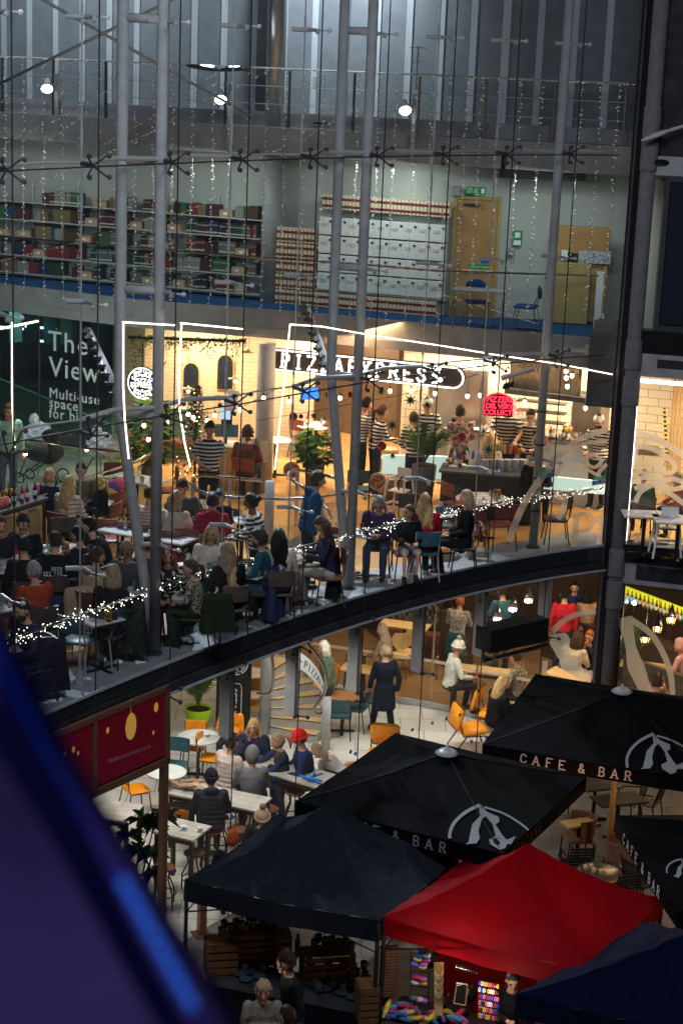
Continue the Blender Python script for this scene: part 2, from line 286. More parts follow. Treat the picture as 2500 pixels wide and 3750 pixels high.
def text_at(mb, txt, o, ux, uy, size, **k):   # letters laid on a surface: origin, right and up directions
 vs, fs = textmesh(txt, size, **k); o = V(o); ux = V(ux).normalized(); uy = V(uy).normalized(); n = ux.cross(uy)
 mb.add([o+ux*x+uy*y+n*z for x, y, z in vs], fs); return mb
GL = {  # slab letters as strokes in a 0..1 box (x to .7)
'C': [[(.68, .78), (.55, .95), (.35, 1), (.12, .8), (.06, .5), (.12, .2), (.35, 0), (.55, .05), (.7, .22)]], 'A': [[(.02, 0), (.36, 1), (.7, 0)], [(.16, .34), (.56, .34)]],
'F': [[(.12, 0), (.12, 1), (.66, 1)], [(.12, .52), (.5, .52)]], 'E': [[(.66, 1), (.12, 1), (.12, 0), (.68, 0)], [(.12, .52), (.5, .52)]], 'B': [[(.12, 0), (.12, 1), (.48, 1), (.62, .86), (.6, .62), (.45, .52), (.12, .52)], [(.45, .52), (.66, .4), (.66, .12), (.5, 0), (.12, 0)]],
'R': [[(.12, 0), (.12, 1), (.5, 1), (.66, .86), (.62, .6), (.46, .5), (.12, .5)], [(.4, .5), (.7, 0)]], '&': [[(.7, .0), (.2, .7), (.24, .95), (.4, 1), (.52, .85), (.44, .65), (.12, .36), (.1, .12), (.3, 0), (.52, .1), (.66, .4)]],
'M': [[(.08, 0), (.1, 1), (.36, .35), (.62, 1), (.66, 0)]], 'Z': [[(.1, 1), (.66, 1), (.06, 0), (.68, 0)]], 'N': [[(.1, 0), (.1, 1), (.62, 0), (.62, 1)]], 'O': [[(.36, 1), (.12, .8), (.06, .5), (.12, .2), (.36, 0), (.6, .2), (.66, .5), (.6, .8), (.36, 1)]],
'P': [[(.12, 0), (.12, 1), (.5, 1), (.66, .84), (.62, .58), (.46, .46), (.12, .46)]], 'I': [[(.36, 0), (.36, 1)]], 'X': [[(.06, 0), (.64, 1)], [(.06, 1), (.66, 0)]], 'S': [[(.64, .8), (.5, .98), (.24, 1), (.1, .78), (.2, .58), (.54, .44), (.66, .22), (.5, .02), (.2, 0), (.06, .2)]],
'D': [[(.12, 0), (.12, 1), (.42, 1), (.64, .8), (.66, .3), (.5, 0), (.12, 0)]], 'L': [[(.12, 1), (.12, 0), (.64, 0)]], 'V': [[(.04, 1), (.36, 0), (.68, 1)]], 'Y': [[(.04, 1), (.36, .5), (.68, 1)], [(.36, .5), (.36, 0)]], 'T': [[(.04, 1), (.68, 1)], [(.36, 1), (.36, 0)]], 'H': [[(.1, 0), (.1, 1)], [(.62, 0), (.62, 1)], [(.1, .5), (.62, .5)]], 'G': [[(.66, .8), (.4, 1), (.12, .8), (.06, .5), (.12, .2), (.4, 0), (.66, .15), (.66, .45), (.42, .45)]]}
def ribbon(mb, pts, w, T, closed=False):   # flat stroke of width w; T maps (x, y) -> 3D
 n = len(pts)
 for i in range(n-1):
  (x0, y0), (x1, y1) = pts[i], pts[i+1]; dx, dy = x1-x0, y1-y0; l = hypot(dx, dy) or 1; ex, ey = dx/l*w*.35, dy/l*w*.35; nx, ny = -dy/l*w/2, dx/l*w/2
  mb.quad(T(x0-ex-nx, y0-ey-ny), T(x1+ex-nx, y1+ey-ny), T(x1+ex+nx, y1+ey+ny), T(x0-ex+nx, y0-ey+ny))
 return mb
def slabtext(mb, txt, T, h, w, pitch, serif=True):
 x = 0
 for ch in txt:
  for st in GL.get(ch, []):
   ribbon(mb, [(x+a*h*.95, b*h) for a, b in st], w, T)
   if serif:
    for a, b in (st[0], st[-1]):
     if b in (0, 1) and ch not in 'OC&S': ribbon(mb, [(x+a*h*.95-h*.13, b*h), (x+a*h*.95+h*.13, b*h)], w*.8, T)
  x += pitch*h*(.55 if ch == ' ' else 1)
 return mb
def plane_T(o, ux, uy, lift=.004):
 o = V(o); ux = V(ux).normalized(); uy = V(uy).normalized(); n = ux.cross(uy).normalized()
 if n.dot(V((0, 0, CZ))-o) < 0: n = -n
 return lambda x, y: o+ux*x+uy*y+n*lift
# ================================================================== SETTING
def offs(pts, d):
 out = []
 for i, p in enumerate(pts):
  a = pts[max(0, i-1)]; b = pts[min(len(pts)-1, i+1)]; t = V((b[0]-a[0], b[1]-a[1])).normalized(); out.append((p[0]-t.y*d, p[1]+t.x*d))
 return out
JX = (-275, 46, 362, 653, 908, 1163, 1405, 1645, 1875, 2107, 2262)
JP = []
for j in JX: p = GF(j, 575); JP.append((p.x, p.y))
CURVE = [(x*.25, fy(x*.25)) for x in range(-26, 21)]            # the plan of the glass wall
LEDGE = [(-13, 41.2), (-7.3, 37.7), (-4.3, 36.1), (-1.5, 35.35), (-.15, 34.95), (2.95, 33.8), (5.6, 33.0)]
st = 'structure'
mb = MB(); mb.slab([(-40, -10), (40, -10), (40, 70), (-40, 70)], -.3, -.004); mb.build('plaza_paving', 'paving', kind=st)
mb = MB(); mb.slab(CURVE+[(4.9, 34.0), (.3, 36.0), (-6, 39), (-14, 40), (-14, 14)], -.003, .002); mb.build('cafe_floor', 'tile_floor', kind=st)
mb = MB(); mb.slab([(.3, 36.0), (1.98, 34.92), (3.2, 34.27), (5.0, 31.7), (12, 29.6), (12, 46), (-14, 46), (-14, 40.02), (-6, 39.02)], -.003, .004); mb.build('bar_floor', 'wood_dark', kind=st)
# mezzanine
inner = offs(CURVE, .82)
mb = MB(); mb.slab(offs(CURVE, .06)+[(5.1, 31.6), (13, 29.4), (13, 46), (-14, 46), (-14, 18)], 4.12, 4.5); mb.build('mezzanine_slab', ['concrete_grey'], kind=st)
mb = MB(); mb.slab(inner+[(5.1, 32.2), (13, 30.2), (13, 45.9), (-5.0, 45.9), (-4.75, 34.9), (-8.5, 29.2), (-8.5, 20)], 4.5, 4.506); mb.build('restaurant_floor', 'wood_floor', kind=st)
mb = MB(); mb.slab([(-4.8, 34.9), (-5.05, 45.9), (-14, 45.9), (-14, 29.2), (-8.55, 29.25)], 4.5, 4.506); mb.build('gallery_floor', 'concrete_grey', kind=st)
mb = MB(); o0 = offs(CURVE, -.02); o1 = offs(CURVE, .3); o2 = offs(CURVE, .31); o3 = offs(CURVE, .83)
for i in range(len(CURVE)-1):
 mb.slab([o0[i], o0[i+1], o1[i+1], o1[i]], 4.49, 4.53); mb.slab([o2[i], o2[i+1], o3[i+1], o3[i]], 4.49, 4.525)
mb.build('sill_ledge', 'sill_metal', kind=st)
mb = MB(); a0 = offs(CURVE, .0); a1 = offs(CURVE, .10); b1 = offs(CURVE, -.05)
for i in range(len(CURVE)-1):
 mb.slab([a0[i], a0[i+1], a1[i+1], a1[i]], 4.22, 4.485); mb.slab([b1[i], b1[i+1], a1[i+1], a1[i]], 4.07, 4.2)
mb.build('slab_edge_fascia', 'fascia_dark', kind=st)
mb = MB()
for i in range(len(CURVE)-1): mb.slab([offs(CURVE, -.07)[i], offs(CURVE, -.07)[i+1], offs(CURVE, -.03)[i+1], offs(CURVE, -.03)[i]], 4.035, 4.065)
mb.build('slab_edge_trim', 'steel', kind=st)
# library floor and walkway above it
mb = MB(); mb.slab(LEDGE+[(7.5, 33), (7.5, 46), (-13, 46)], 7.47, 8.0); mb.build('library_slab', 'concrete', kind=st)
mb = MB(); mb.slab(offs(LEDGE, .06)+[(7.4, 33.1), (7.4, 45.9), (-13, 45.9)], 8.0, 8.006); mb.build('library_carpet', 'carpet_blue', kind=st)
mb = MB(); q = offs(LEDGE, -.05)
mb.wall(q, 7.44, 7.62, .04); mb.build('library_slab_trim', 'concrete', kind=st)
L2 = [(x, y+.55) for x, y in LEDGE]
mb = MB(); mb.slab(L2+[(7.5, 33.5), (7.5, 46), (-13, 46)], 10.97, 11.5); mb.build('walkway_slab', 'concrete', kind=st)
mb = MB(); mb.wall(offs(L2, .45), 11.5, 11.78, .1); mb.build('walkway_upstand', 'concrete_grey', kind=st)
mb = MB(); mb.slab([(4.3, 31.9), (4.98, 31.7), (5.2, 33.6), (4.7, 33.9)], 6.98, 8.3); mb.build('corner_wall', mat('corner_dark', (.085, .08, .08), .8, noise=.2), kind=st)
LW = [(-13, 42.2), (-7.4, 39.25), (-4.7, 38.2), (-1.7, 37.0), (-.2, 36.3), (1.2, 35.55), (5.45, 35.55)]
mb = MB(); mb.wall(LW, 8.0, 10.97, .15); mb.build('library_wall', 'wall_mint', kind=st)
mb = MB(); mb.wall([(5.45, 35.6), (5.5, 32.6)], 8.0, 10.97, .15); mb.build('library_end_wall', 'wall_mint', kind=st)
# ribbed metal wall above the walkway
CW = [(-13, 42.6), (-7.4, 39.9), (-4.2, 38.5), (-1.0, 37.4), (2.6, 36.1), (7.6, 34.6)]
mb = MB(); mb.wall(CW, 11.5, 17.5, .1); mb.build('metal_wall', 'clad', kind=st)
w = thing('wall_rib_set', 'pale vertical twin ribs and panels fixed over the perforated metal wall', 'wall cladding', (0, 38, 11.8))
acc = 0; k = 0
for a, b in zip(CW[:-1], CW[1:]):
 l = hypot(b[0]-a[0], b[1]-a[1]); t = ((b[0]-a[0])/l, (b[1]-a[1])/l); an = atan2(t[1], t[0]); d = (.66-acc) % .66
 while d < l:
  mb = MB()
  for e in (-.045, .045): mb.box((a[0]+t[0]*(d+e)+t[1]*.03, a[1]+t[1]*(d+e)-t[0]*.03-38, 2.62), (.04, .02, 5.6), an)
  mb.box((a[0]+t[0]*d+t[1]*.02, a[1]+t[1]*d-t[0]*.02-38, 2.62), (.05, .03, 5.6), an)
  mb.build('rib', 'clad_strip', w); d += .66; k += 1
 acc = (acc+l) % .66
# ------------------------------------------------------------------ glass wall
gw = thing('glass_wall', 'tall curved glass screen wall hung on rods in front of the restaurant and library', 'glass wall', (0, 27.3, 0))
OY = V((0, 27.3, 0))
ZL = [.0, 1.9, 4.3, 8.0, 11.45, 15.2]
def jp(i, z):   # the joints follow the photo's slightly leaning levels
 lean = max(0, -1.2-JP[i][0])*.07 if 4.5 < z < 9 else 0
 return V((JP[i][0], JP[i][1], z+lean))-OY
for i in range(len(JP)-1):
 for z0, z1 in zip(ZL[:-1], ZL[1:]):
  if z0 < 4 and i < 3: continue
  if z0 < 1 and i > 6: continue
  mb = MB(); a, b = jp(i, z0), jp(i+1, z0); c, d = jp(i+1, z1), jp(i, z1); t = (b-a).normalized()*.006; g = V((0, 0, .006))
  mb.quad(a+t+g, b-t+g, c-t-g, d+t-g); mb.build('pane', 'glass', gw)
def knob(mb, p, d, n=1):
 p = V(p); d = V(d).normalized()
 mb.tube([p, p+d*.03, p+d*.035, p+d*.055], [.03, .034, .016, .016], 8)
OUT = V((-NX, -NY, 0)); INN = V((NX, NY, 0))
for i in range(1, len(JP)-1):
 p = jp(i, 0); mb = MB(); z0 = 4.2 if i < 3 else 0.0
 mb.tube([p+V((0, 0, z0)), p+V((0, 0, 15.2))], .011, 6); mb.build('joint_cable', 'cable', gw)
for z in (8.0, 11.45):
 mb = MB(); mb.tube([jp(i, z) for i in range(len(JP))], .011, 6); mb.build('level_cable', 'cable', gw)
COLJ = {3: 1, 6: 1, 9: 1}
# supports half a step behind each joint: rods, and at three joints steel masts
for i in range(1, len(JP)-1):
 p = jp(i, 0); s_ = p+INN*.36
 if i not in COLJ:
  mb = MB(); mb.tube([s_+V((0, 0, 4.53)), s_+V((0, 0, 15.2))], .012, 6)
  for z in (7.6, 8.35, 11.0, 11.8, 13.3): mb.tube([s_+V((0, 0, z-.14)), s_+V((0, 0, z+.14))], .02, 6)
  mb.lathe([(.075, 0), (.07, .02), (.02, .2), (.012, .6)], tuple(s_+V((0, 0, 4.53))), 8); mb.build('tension_rod', 'steel', gw)
 for z in (6.15, 9.72, 13.25):       # outriggers
  mb = MB(); a = s_+V((-.19, -.03, z)); b = p+V((0, 0, z)); mb.tube([a, s_+V((.05, .0, z)), b+INN*.1], [.034, .034, .022], 10); mb.tube([b+INN*.1, b+OUT*.03+V((.05, 0, 0))], .014, 6)
  knob(mb, b+V((-.075, -.01, -.03)), OUT); knob(mb, b+V((.09, .0, .0)), OUT); mb.build('outrigger', 'steel', gw)
 for z in (8.0, 11.45):       # four-armed fittings
  mb = MB(); c = p+INN*.12+V((0, 0, z)); q = jp(i, z)
  mb.tube([s_+V((0, 0, z+.02)), c], .03, 8)
  for sx in (-1, 1):
   for sz in (-1, 1):
    e = q+V((sx*.11, sx*.09, sz*.13)); mb.tube([c, e+INN*.03], .014, 6); knob(mb, e, OUT)
  mb.build('spider_fitting', 'steel_dark', gw)
for z in (8.0, 11.45):           # stiffening pipe along the supports
 for i in range(0, len(JP)-1):
  a = jp(i, z)+INN*.36; b = jp(i+1, z)+INN*.36; mid = (a+b)/2+INN*(.16 if (i in COLJ or i+1 in COLJ) else 0)
  mb = MB(); mb.tube([a+V((0, 0, .03)), mid+V((0, 0, .05)), b+V((0, 0, .03))], .034 if (i in COLJ or i+1 in COLJ) else .014, 8); mb.build('stiffening_pipe', 'steel', gw)
for i, (ptx, pty) in {3: (825, 2700), 4: (1063, 2615), 5: (1290, 2530), 6: (1525, 2460), 7: (1750, 2400), 8: (1985, 2330)}.items():
 b = GF(ptx, pty, .25); mb = MB(); an = atan2(NY, NX); h = 4.06-b.z
 mb.box(tuple(b-OY+V((0, 0, h/2))), (.24, .07, h), an); mb.build('hanger_post', 'steel', gw)
 mb = MB(); c = b-OY+V((0, 0, .02)); mb.tube([c+INN*.05, c+OUT*.2], .02, 6)
 for sx in (-.09, .11): knob(mb, c+OUT*.22+V((sx, 0, 0)), OUT); mb.tube([c+OUT*.15, c+OUT*.22+V((sx, 0, 0))], .012, 6)
 mb.build('spider_fitting', 'steel_dark', gw)
 c = V((p0 := jp(i, 4.0)))+OUT*.01; mb = MB()
 for sx in (-.12, .13):
  for dz in (.1, -.12): mb.tube([c+INN*.1, c+V((sx, sx*.7, dz))], .012, 6); knob(mb, c+V((sx, sx*.7, dz)), OUT)
 mb.build('spider_fitting', 'steel_dark', gw)
# steel masts
def mast(name, label, i, twin=True, topz=15.2, basepx=None):
 p = jp(i, 0)+OY+INN*.36; t = thing(name, label, 'steel mast', (p.x, p.y, 4.5), group=None)
 mb = MB(); mb.tube([(0, 0, .03), (0, 0, topz-4.5)], .078, 16); mb.build('pole', 'steel', t, smooth=True)
 mb = MB(); mb.tube([(0, 0, .02), (0, 0, .06)], .12, 14)
 mb.build('base_plate', 'steel_dark', t)
 if twin:
  r = V((-.53, -.06, 0)) if i == 3 else V((-.43, 0, 0))
  mb = MB(); mb.tube([V((-.02, .1, .05)), V((-.09, .1, .6)), r+V((0, .1, 3.55)), r+V((0, .1, topz-4.5))], .078, 16); mb.build('pole', 'steel', t, smooth=True)
  for z in (3.5, 5.22, 6.95, 8.78):
   mb = MB(); mb.tube([(0, 0, z), (r.x, r.y+.1, z)], .06 if z != 3.5 else .075, 12); mb.build('rung', 'steel', t, smooth=True)
 else:
  for z in (.7, 1.3, 1.9, 2.5): mb = MB(); mb.tube([(0, 0, z), (0, 0, z+.02)], .095, 14); mb.build('band', 'black', t)
 return t
mast('steel_mast', 'grey twin-pole steel mast splayed in a V over the empty table by the glass', 3)
mast('steel_mast', 'grey twin-pole steel mast in front of the big lit sign', 6)
mast('steel_mast', 'single slim grey steel mast near the dark corner column', 9, False)
UPZ = V((0, 0, 1))
# struts from the library slab to the masts
def strut(label, a, b):
 a = V(a); b = V(b); d = b-a; L = d.length; t = thing('strut', label, 'strut', a); mb = MB(); u = d.normalized(); sidev = u.cross(V((0, 0, 1))).normalized()
 mb.tube([-sidev*.09, d-sidev*.09], .045, 4)
 mb.build('rail', 'steel', t); mb = MB(); n = 9
 for k in range(n):
  c = u*(L*(k+.5)/n); w1 = u.cross(sidev); mb.lathe([(.04, -.0), (.08, .0), (.08, .05), (.04, .05)], tuple(c), 8)
  mb.tube([c-u*.15+UPZ*.03, c+UPZ*.07, c+u*.15+UPZ*.03], .035, 6)
 mb.build('bracing', 'steel_dark', t)
strut('perforated steel strut slanting across the big window lettering', GY(312, 1205, 35.6), GF(428, 1470, 1.0)); strut('perforated steel strut slanting across the long lit sign', GY(1108, 1118, 34.6), GF(1188, 1358, .95))
# bracing rods top left
for k, (a, b, ya, yb) in enumerate([((150, -5), (920, 425), 33, 35.6), ((-10, 312), (640, -5), 35, 33)]):
 mb = MB(); mb.tube([GY(*a, ya), GY(*b, yb)], .03, 8); mb.build('brace_rod', 'steel', None, True, ['thin grey diagonal brace rod falling rightwards behind the floodlights', 'thin grey diagonal brace rod rising rightwards above the left floodlight'][k], 'brace rod')
# ------------------------------------------------------------------ corner column and the wall right of it
cc = GF(2240, 2250, -.12); cx, cy = cc.x, cc.y
t = thing('round_column', 'dark grey round corner column with collars at the right end of the glass', 'column', (cx, cy, 0)); mb = MB(); mb.tube([(0, 0, 0), (0, 0, 15.5)], .145, 20); mb.build('shaft', 'corner_grey', t, True)
for z in (3.35, 3.95, 7.1, 7.75, 11.2, 11.75): mb = MB(); mb.tube([(0, 0, z), (0, 0, z+.02), (0, 0, z+.5), (0, 0, z+.52)][:4], [.165, .17, .17, .165], 20); mb.build('collar', 'corner_grey', t, True)
mb = MB(); mb.box((-.2, .02, 7.7), (.07, .2, 15.4), rad(40)); mb.build('mullion', 'black_metal', t); mb = MB(); mb.box((-.25, -.04, 7.7), (.015, .05, 15.4), rad(40)); mb.build('edge_trim', 'steel_dark', t)
RB = V((cx, cy+.05, 0)); RD = V((.965, -.264, 0)); RN = V((-.264, -.965, 0))
def RP(px, py, out=0.0): return PL(px, py, RB+RN*out, RN)
def rs(px, py, out=0.0):
 p = RP(px, py, out); return ((p-RB).dot(RD), p.z)
def rbox(mb, s0, s1, z0, z1, o0, o1):
 c = RB+RD*((s0+s1)/2)+RN*((o0+o1)/2); return mb.box((c.x, c.y, (z0+z1)/2), (s1-s0, o1-o0, z1-z0), atan2(RD.y, RD.x))
zsp = [rs(2400, y)[1] for y in (1210, 1290, 1380, 1392, 1993, 2060, 2145, 640, 570)]
E1 = 4.0
t = thing('side_facade', 'dark grey side wall of panels and beams right of the corner column', 'building wall', (cx, cy, 0))
def rpart(name, m, s0, s1, z0, z1, o0, o1):
 mb = MB(); rbox(mb, s0, s1, z0, z1, o0, o1); mb.v = [(v[0]-cx, v[1]-cy, v[2]) for v in mb.v]; return mb.build(name, m, t)
rpart('spandrel', 'concrete_grey', .1, E1, zsp[2], zsp[1], -.2, .06); rpart('recess_rim', 'concrete_grey', .42, E1, zsp[2]+.13, zsp[1]-.08, .055, .075); rpart('recess', 'fascia_dark', .45, E1, zsp[2]+.17, zsp[1]-.11, .05, .08)
rpart('ledge', 'black_metal', .1, E1, zsp[1], zsp[0], -.2, .12); rpart('window_panel', 'screen_dark' if 'screen_dark' in M else mat('screen_dark', (.014, .018, .028), .12), .42, E1, zsp[0]+.12, zsp[7]-.1, -.06, .0)
for a in ((.34, .42, zsp[0], zsp[7]-.02), (.34, E1, zsp[0], zsp[0]+.1), (.34, E1, zsp[7]-.1, zsp[7])): rpart('window_frame', 'steel_dark', *a, -.05, .06)
rpart('beam', 'concrete_grey', .1, E1, zsp[7], zsp[8], -.2, .08); rpart('upper_cladding', 'fascia_dark', .1, E1, zsp[8], 15.5, -.2, -.05)
for k in range(4): rpart('rib', 'steel_dark', .75+k*.5, .79+k*.5, zsp[8], 15.5, -.06, -.02)
rpart('sill', 'black_metal', .1, E1, zsp[5], zsp[4]-.02, -.2, .14); rpart('spandrel', 'concrete_grey', .1, E1, zsp[6], zsp[5], -.2, .07); rpart('recess', 'fascia_dark', .38, E1, zsp[6]+.1, zsp[5]-.06, .06, .09)
rpart('door_head', 'black_metal', .1, .2, 0, zsp[6], -.1, .0)
a = rs(2322, 1388); b = rs(2296, 1990)
w = thing('lit_window', 'tall window outlined by a bright white light strip right of the column', 'window', (cx, cy, 0))
def wpart(name, m, s0, s1, z0, z1, o0, o1):
 mb = MB(); rbox(mb, s0, s1, z0, z1, o0, o1); mb.v = [(v[0]-cx, v[1]-cy, v[2]) for v in mb.v]; return mb.build(name, m, w)
s0 = (a[0]+b[0])/2
wpart('light_strip', 'led_white', s0-.03, s0+.03, zsp[4], zsp[3]+.0, -.03, .02); wpart('light_strip', 'led_white', s0+.03, E1, zsp[3]-.06, zsp[3], -.03, .02); wpart('frame', 'steel_dark', .1, s0-.04, zsp[4], zsp[2]-.002, -.1, .03)
wpart('pane', 'glass', s0+.03, E1, zsp[4], zsp[3]-.06, -.02, -.015)
mb = MB(); rbox(mb, .2, E1, 0, zsp[6], -.03, -.025); mb.build('window_pane', 'glass', None, label='wide ground floor window pane of the bar under the concrete beam', cat='window')
# bar and restaurant side partitions that close the building
mb = MB(); mb.wall([(12.9, 29.5), (13, 46)], 0, 15, -.2); mb.wall([(-14, 45.95), (13, 45.95)], 0, 15, .2); mb.build('outer_wall', 'fascia_dark', kind=st)
mb = MB(); mb.slab([(-16, -6), (16, -6), (16, 48), (-16, 48)], 17.5, 17.6); mb.build('atrium_ceiling', 'fascia_dark', kind=st)
mb = MB(); mb.wall([(-5.4, 45), (-5.2, 39.5), (-4.4, 38.7), (-.7, 37.9)], 4.5, 7.47, .12); mb.build('brick_wall', 'brick_cream', kind=st)
mb = MB(); mb.wall([(-1.1, 41.5), (1.25, 39.6), (1.25, 45)], 4.5, 7.47, .12); mb.build('panelled_wall', mat('panel_brown', (.16, .11, .075), .5, noise=.1), kind=st)
mb = MB(); mb.wall([(1.2, 38.3), (1.2, 37.2), (5.3, 36.2), (7.4, 35.4), (7.4, 37)], 4.5, 7.47, .12); mb.build('tiled_wall', 'tile_white', kind=st)
# ground floor back walls
mb = MB(); mb.wall([(-13, 42), (-3.5, 41), (-1.2, 42)], .0, 4.1, .15); mb.build('back_wall', 'panel_brown', kind=st)
mb = MB(); mb.wall([(-1.2, 40.6), (2.4, 39.4), (2.6, 40.6), (12, 38)], .0, 4.1, .15); mb.build('bar_back_wall', 'dark_wood', kind=st)
# ================================================================== PEOPLE
for k, c in dict(skin=(.55, .30, .20), skin2=(.62, .37, .27), skin3=(.20, .09, .05)).items(): mat(k, c, .5, noise=.06, scale=9)
mat('eye', (.015, .012, .01), .3); mat('lip', (.35, .08, .07), .5); mat('eye_white', (.7, .68, .64), .4)
for k, c in dict(black=(.012, .010, .010), brown=(.06, .03, .016), dark=(.028, .016, .010), blond=(.50, .32, .14), ash=(.30, .21, .13), ginger=(.30, .07, .018), grey=(.26, .25, .24), white=(.6, .58, .52)).items():
 m_ = mat('hair_'+k, c, .5, noise=.55, scale=30, bump=.35); n_ = m_.node_tree; mp_ = n_.nodes.new('ShaderNodeMapping'); mp_.inputs['Scale'].default_value = (2.2, 2.2, .16); n_.links.new(n_.nodes['Texture Coordinate'].outputs['Object'], mp_.inputs[0]); n_.links.new(mp_.outputs[0], n_.nodes['Noise Texture'].inputs['Vector'])
mat('shoe', (.02, .02, .02), .5); mat('sole', (.6, .6, .58), .6)
PEND = []
def arm_pose(kind, s, sh, hp):   # s = side, sh = shoulder point, returns elbow, wrist, finger direction (before leaning)
 k = s
 if kind == 'table': return V((s*.25, .10, sh-.26)), V((s*.11, .35, sh-.30)), V((-s*.4, 1, 0))
 if kind == 'lap': return V((s*.24, .02, sh-.27)), V((s*.09, .24, hp+.12)), V((-s*.5, 1, -.2))
 if kind == 'phone': return V((s*.23, .10, sh-.25)), V((s*.06, .31, sh-.19)), V((-s*.3, 1, .4))
 if kind == 'face': return (V((s*.22, .24, sh-.26)), V((s*.04, .17, sh+.05)), V((-s*.2, .1, 1))) if s > 0 else (V((s*.25, .10, sh-.26)), V((s*.08, .35, sh-.30)), V((.6, 1, 0)))
 if kind == 'reach': return V((s*.25, .22, sh-.18)), V((s*.16, .50, sh-.24)), V((0, 1, -.2))
 if kind == 'down': return V((s*.25, -.02, sh-.29)), V((s*.25, .06, sh-.55)), V((0, .15, -1))
 if kind == 'hip': return (V((s*.25, -.02, sh-.29)), V((s*.24, .05, sh-.55)), V((0, .15, -1))) if s < 0 else (V((s*.28, .0, sh-.28)), V((s*.07, .19, sh-.40)), V((-1, .3, -.3)))
 if kind == 'walk': return (V((s*.25, -.10, sh-.28)), V((s*.23, -.08, sh-.54)), V((0, .1, -1))) if s > 0 else (V((s*.25, .04, sh-.29)), V((s*.22, .18, sh-.50)), V((0, .4, -1)))
 if kind == 'fold': return V((s*.24, .12, sh-.25)), V((-s*.06, .24, sh-.22)), V((-s*1, .1, .05))
 return V((s*.25, 0, sh-.29)), V((s*.25, .05, sh-.55)), V((0, .15, -1))
def person(px, py, floor, pose, face, top, hair, style, label, arms='table', bottom=(.03, .035, .05), skin='skin', lean=8, yaw=0, nod=8, h=1.0, kid=0, hat=None, coat=0, short=0, shorts=0, puff=0, group=None, chair=None, dy=0, shoe='shoe', zseat=.46, hood=None, glasses=0, beard=None, dress=0, hidden_legs=0):
 h *= 1.08 if floor > 2 else (1.12 if pose == 'sit' else 1.03)
 k = h; hs = k*(1.22 if kid else 1.08)
 sit = pose == 'sit'; hz = (zseat+.07) if sit else .93*k
 tl = .50*k                                     # hip to shoulder line
 A = rad(lean); piv = V((0, 0, hz))
 def up_(v):                                    # lean the upper body about the hips
  w = V(v)-piv; return V((w.x, w.y*cos(A)+w.z*sin(A), -w.y*sin(A)+w.z*cos(A)))+piv
 sh = hz+tl; headc = up_((0, .01, sh+.205*k)); headc.y += .02*k
 f = rad(face); pz = floor+headc.z
 pt = G(px, py, pz); ox, oy = R2(headc.x, headc.y, f); root = thing('person', label, 'person', (pt.x-ox, pt.y-oy, floor), f, group)
 # ---- joints
 q = k
 legs = []
 for s in (-1, 1):
  hip = V((s*.09*q, 0, hz))
  if sit: kn = V((s*.13*q, .43*q, hz+.02)); an = V((s*.12*q, .43*q-.04+.05*s, .09*q+max(0, hz-.06-.47*q)*.95)); toe = an+V((0, .15*q, -.05*q))
  elif pose == 'walk': kn = V((s*.09*q, s*-.14*q+.05, .50*q)); an = V((s*.08*q, s*-.30*q, .09*q)); toe = an+V((0, .17*q, -.05*q))
  else: kn = V((s*.10*q, .02, .50*q)); an = V((s*.11*q, -.01, .09*q)); toe = an+V((0, .16*q, -.05*q))
  legs.append((hip, kn, an, toe))
 armj = []
 for s in (-1, 1):
  e, w, d = arm_pose(arms, s, tl, 0); e = V((e.x*k, e.y*k, hz+(e.z-tl)*k+tl)); w = V((w.x*k, w.y*k, (hz+(w.z-tl)*k+tl) if arms != 'lap' else hz+.12*k))
  armj.append((up_((s*.175*k, 0, sh-.02)), up_(e), up_(w), d.normalized()))
 def torso(mb, g, low=0.0, high=1.0):
  prof = [(-.06, .10, .145), (.0, .125, .17), (.14*k, .105, .150), (.30*k, .125, .170), (.42*k, .115, .19), (.485*k, .08, .15), (.53*k, .058, .085)]
  mb.tube([up_((0, 0, hz+z)) for z, a, b in prof], [((a*k+g), (b*k+g)) for z, a, b in prof], 14)
 def arm(mb, g, fr=1.0, s0=0):
  for a, e, w, d in armj:
   w2 = e+(w-e)*fr if fr < 1 else w
   if fr <= .3: w2 = a+(e-a)*.8; mb.tube([a, w2], [.056*k+g, .05*k+g], 9); continue
   mb.tube([a+(0*V((0, 0, 1))), a+(e-a)*.5, e, e+(w2-e)*.5, w2], [.058*k+g, .05*k+g, .043*k+g, .04*k+g, .03*k+g+.004], 9)
   mb.ell(a, (.062*k+g,)*3, None, 8, 6)
 def leg(mb, g, fr=1.0):
  for hp, kn, an, toe in legs:
   e = kn+(an-kn)*fr if fr > 0 else hp+(kn-hp)*.75
   pts = [hp, (hp+kn)/2, kn, (kn+an)/2, an] if fr >= 1 else [hp, (hp+kn)/2, kn+(hp-kn)*.08]
   rr = [.088*k+g, .078*k+g, .06*k+g, .056*k+g, .04*k+g] if fr >= 1 else [.09*k+g, .085*k+g, .075*k+g]
   mb.tube(pts, rr, 10); mb.ell(hp, (.09*k+g,)*3, None, 8, 6)
 # ---- body: torso, limbs and neck fused; head, face and fingers joined on
 mb = MB(); torso(mb, -.012); arm(mb, -.006); leg(mb, -.012); neck = up_((0, .0, sh+.02)); mb.tube([neck-V((0, 0, .05)), headc-V((0, .02*k, .05*k))], [.058*k, .052*k], 10)
 for hp, kn, an, toe in legs: mb.tube([an+V((0, -.03, -.02)), toe], [.035*k, .028*k], 8)
 det = MB(); Hq = Matrix.Rotation(rad(yaw), 3, 'Z') @ Matrix.Rotation(rad(-nod), 3, 'X'); r = (.077*hs, .094*hs, .118*hs)
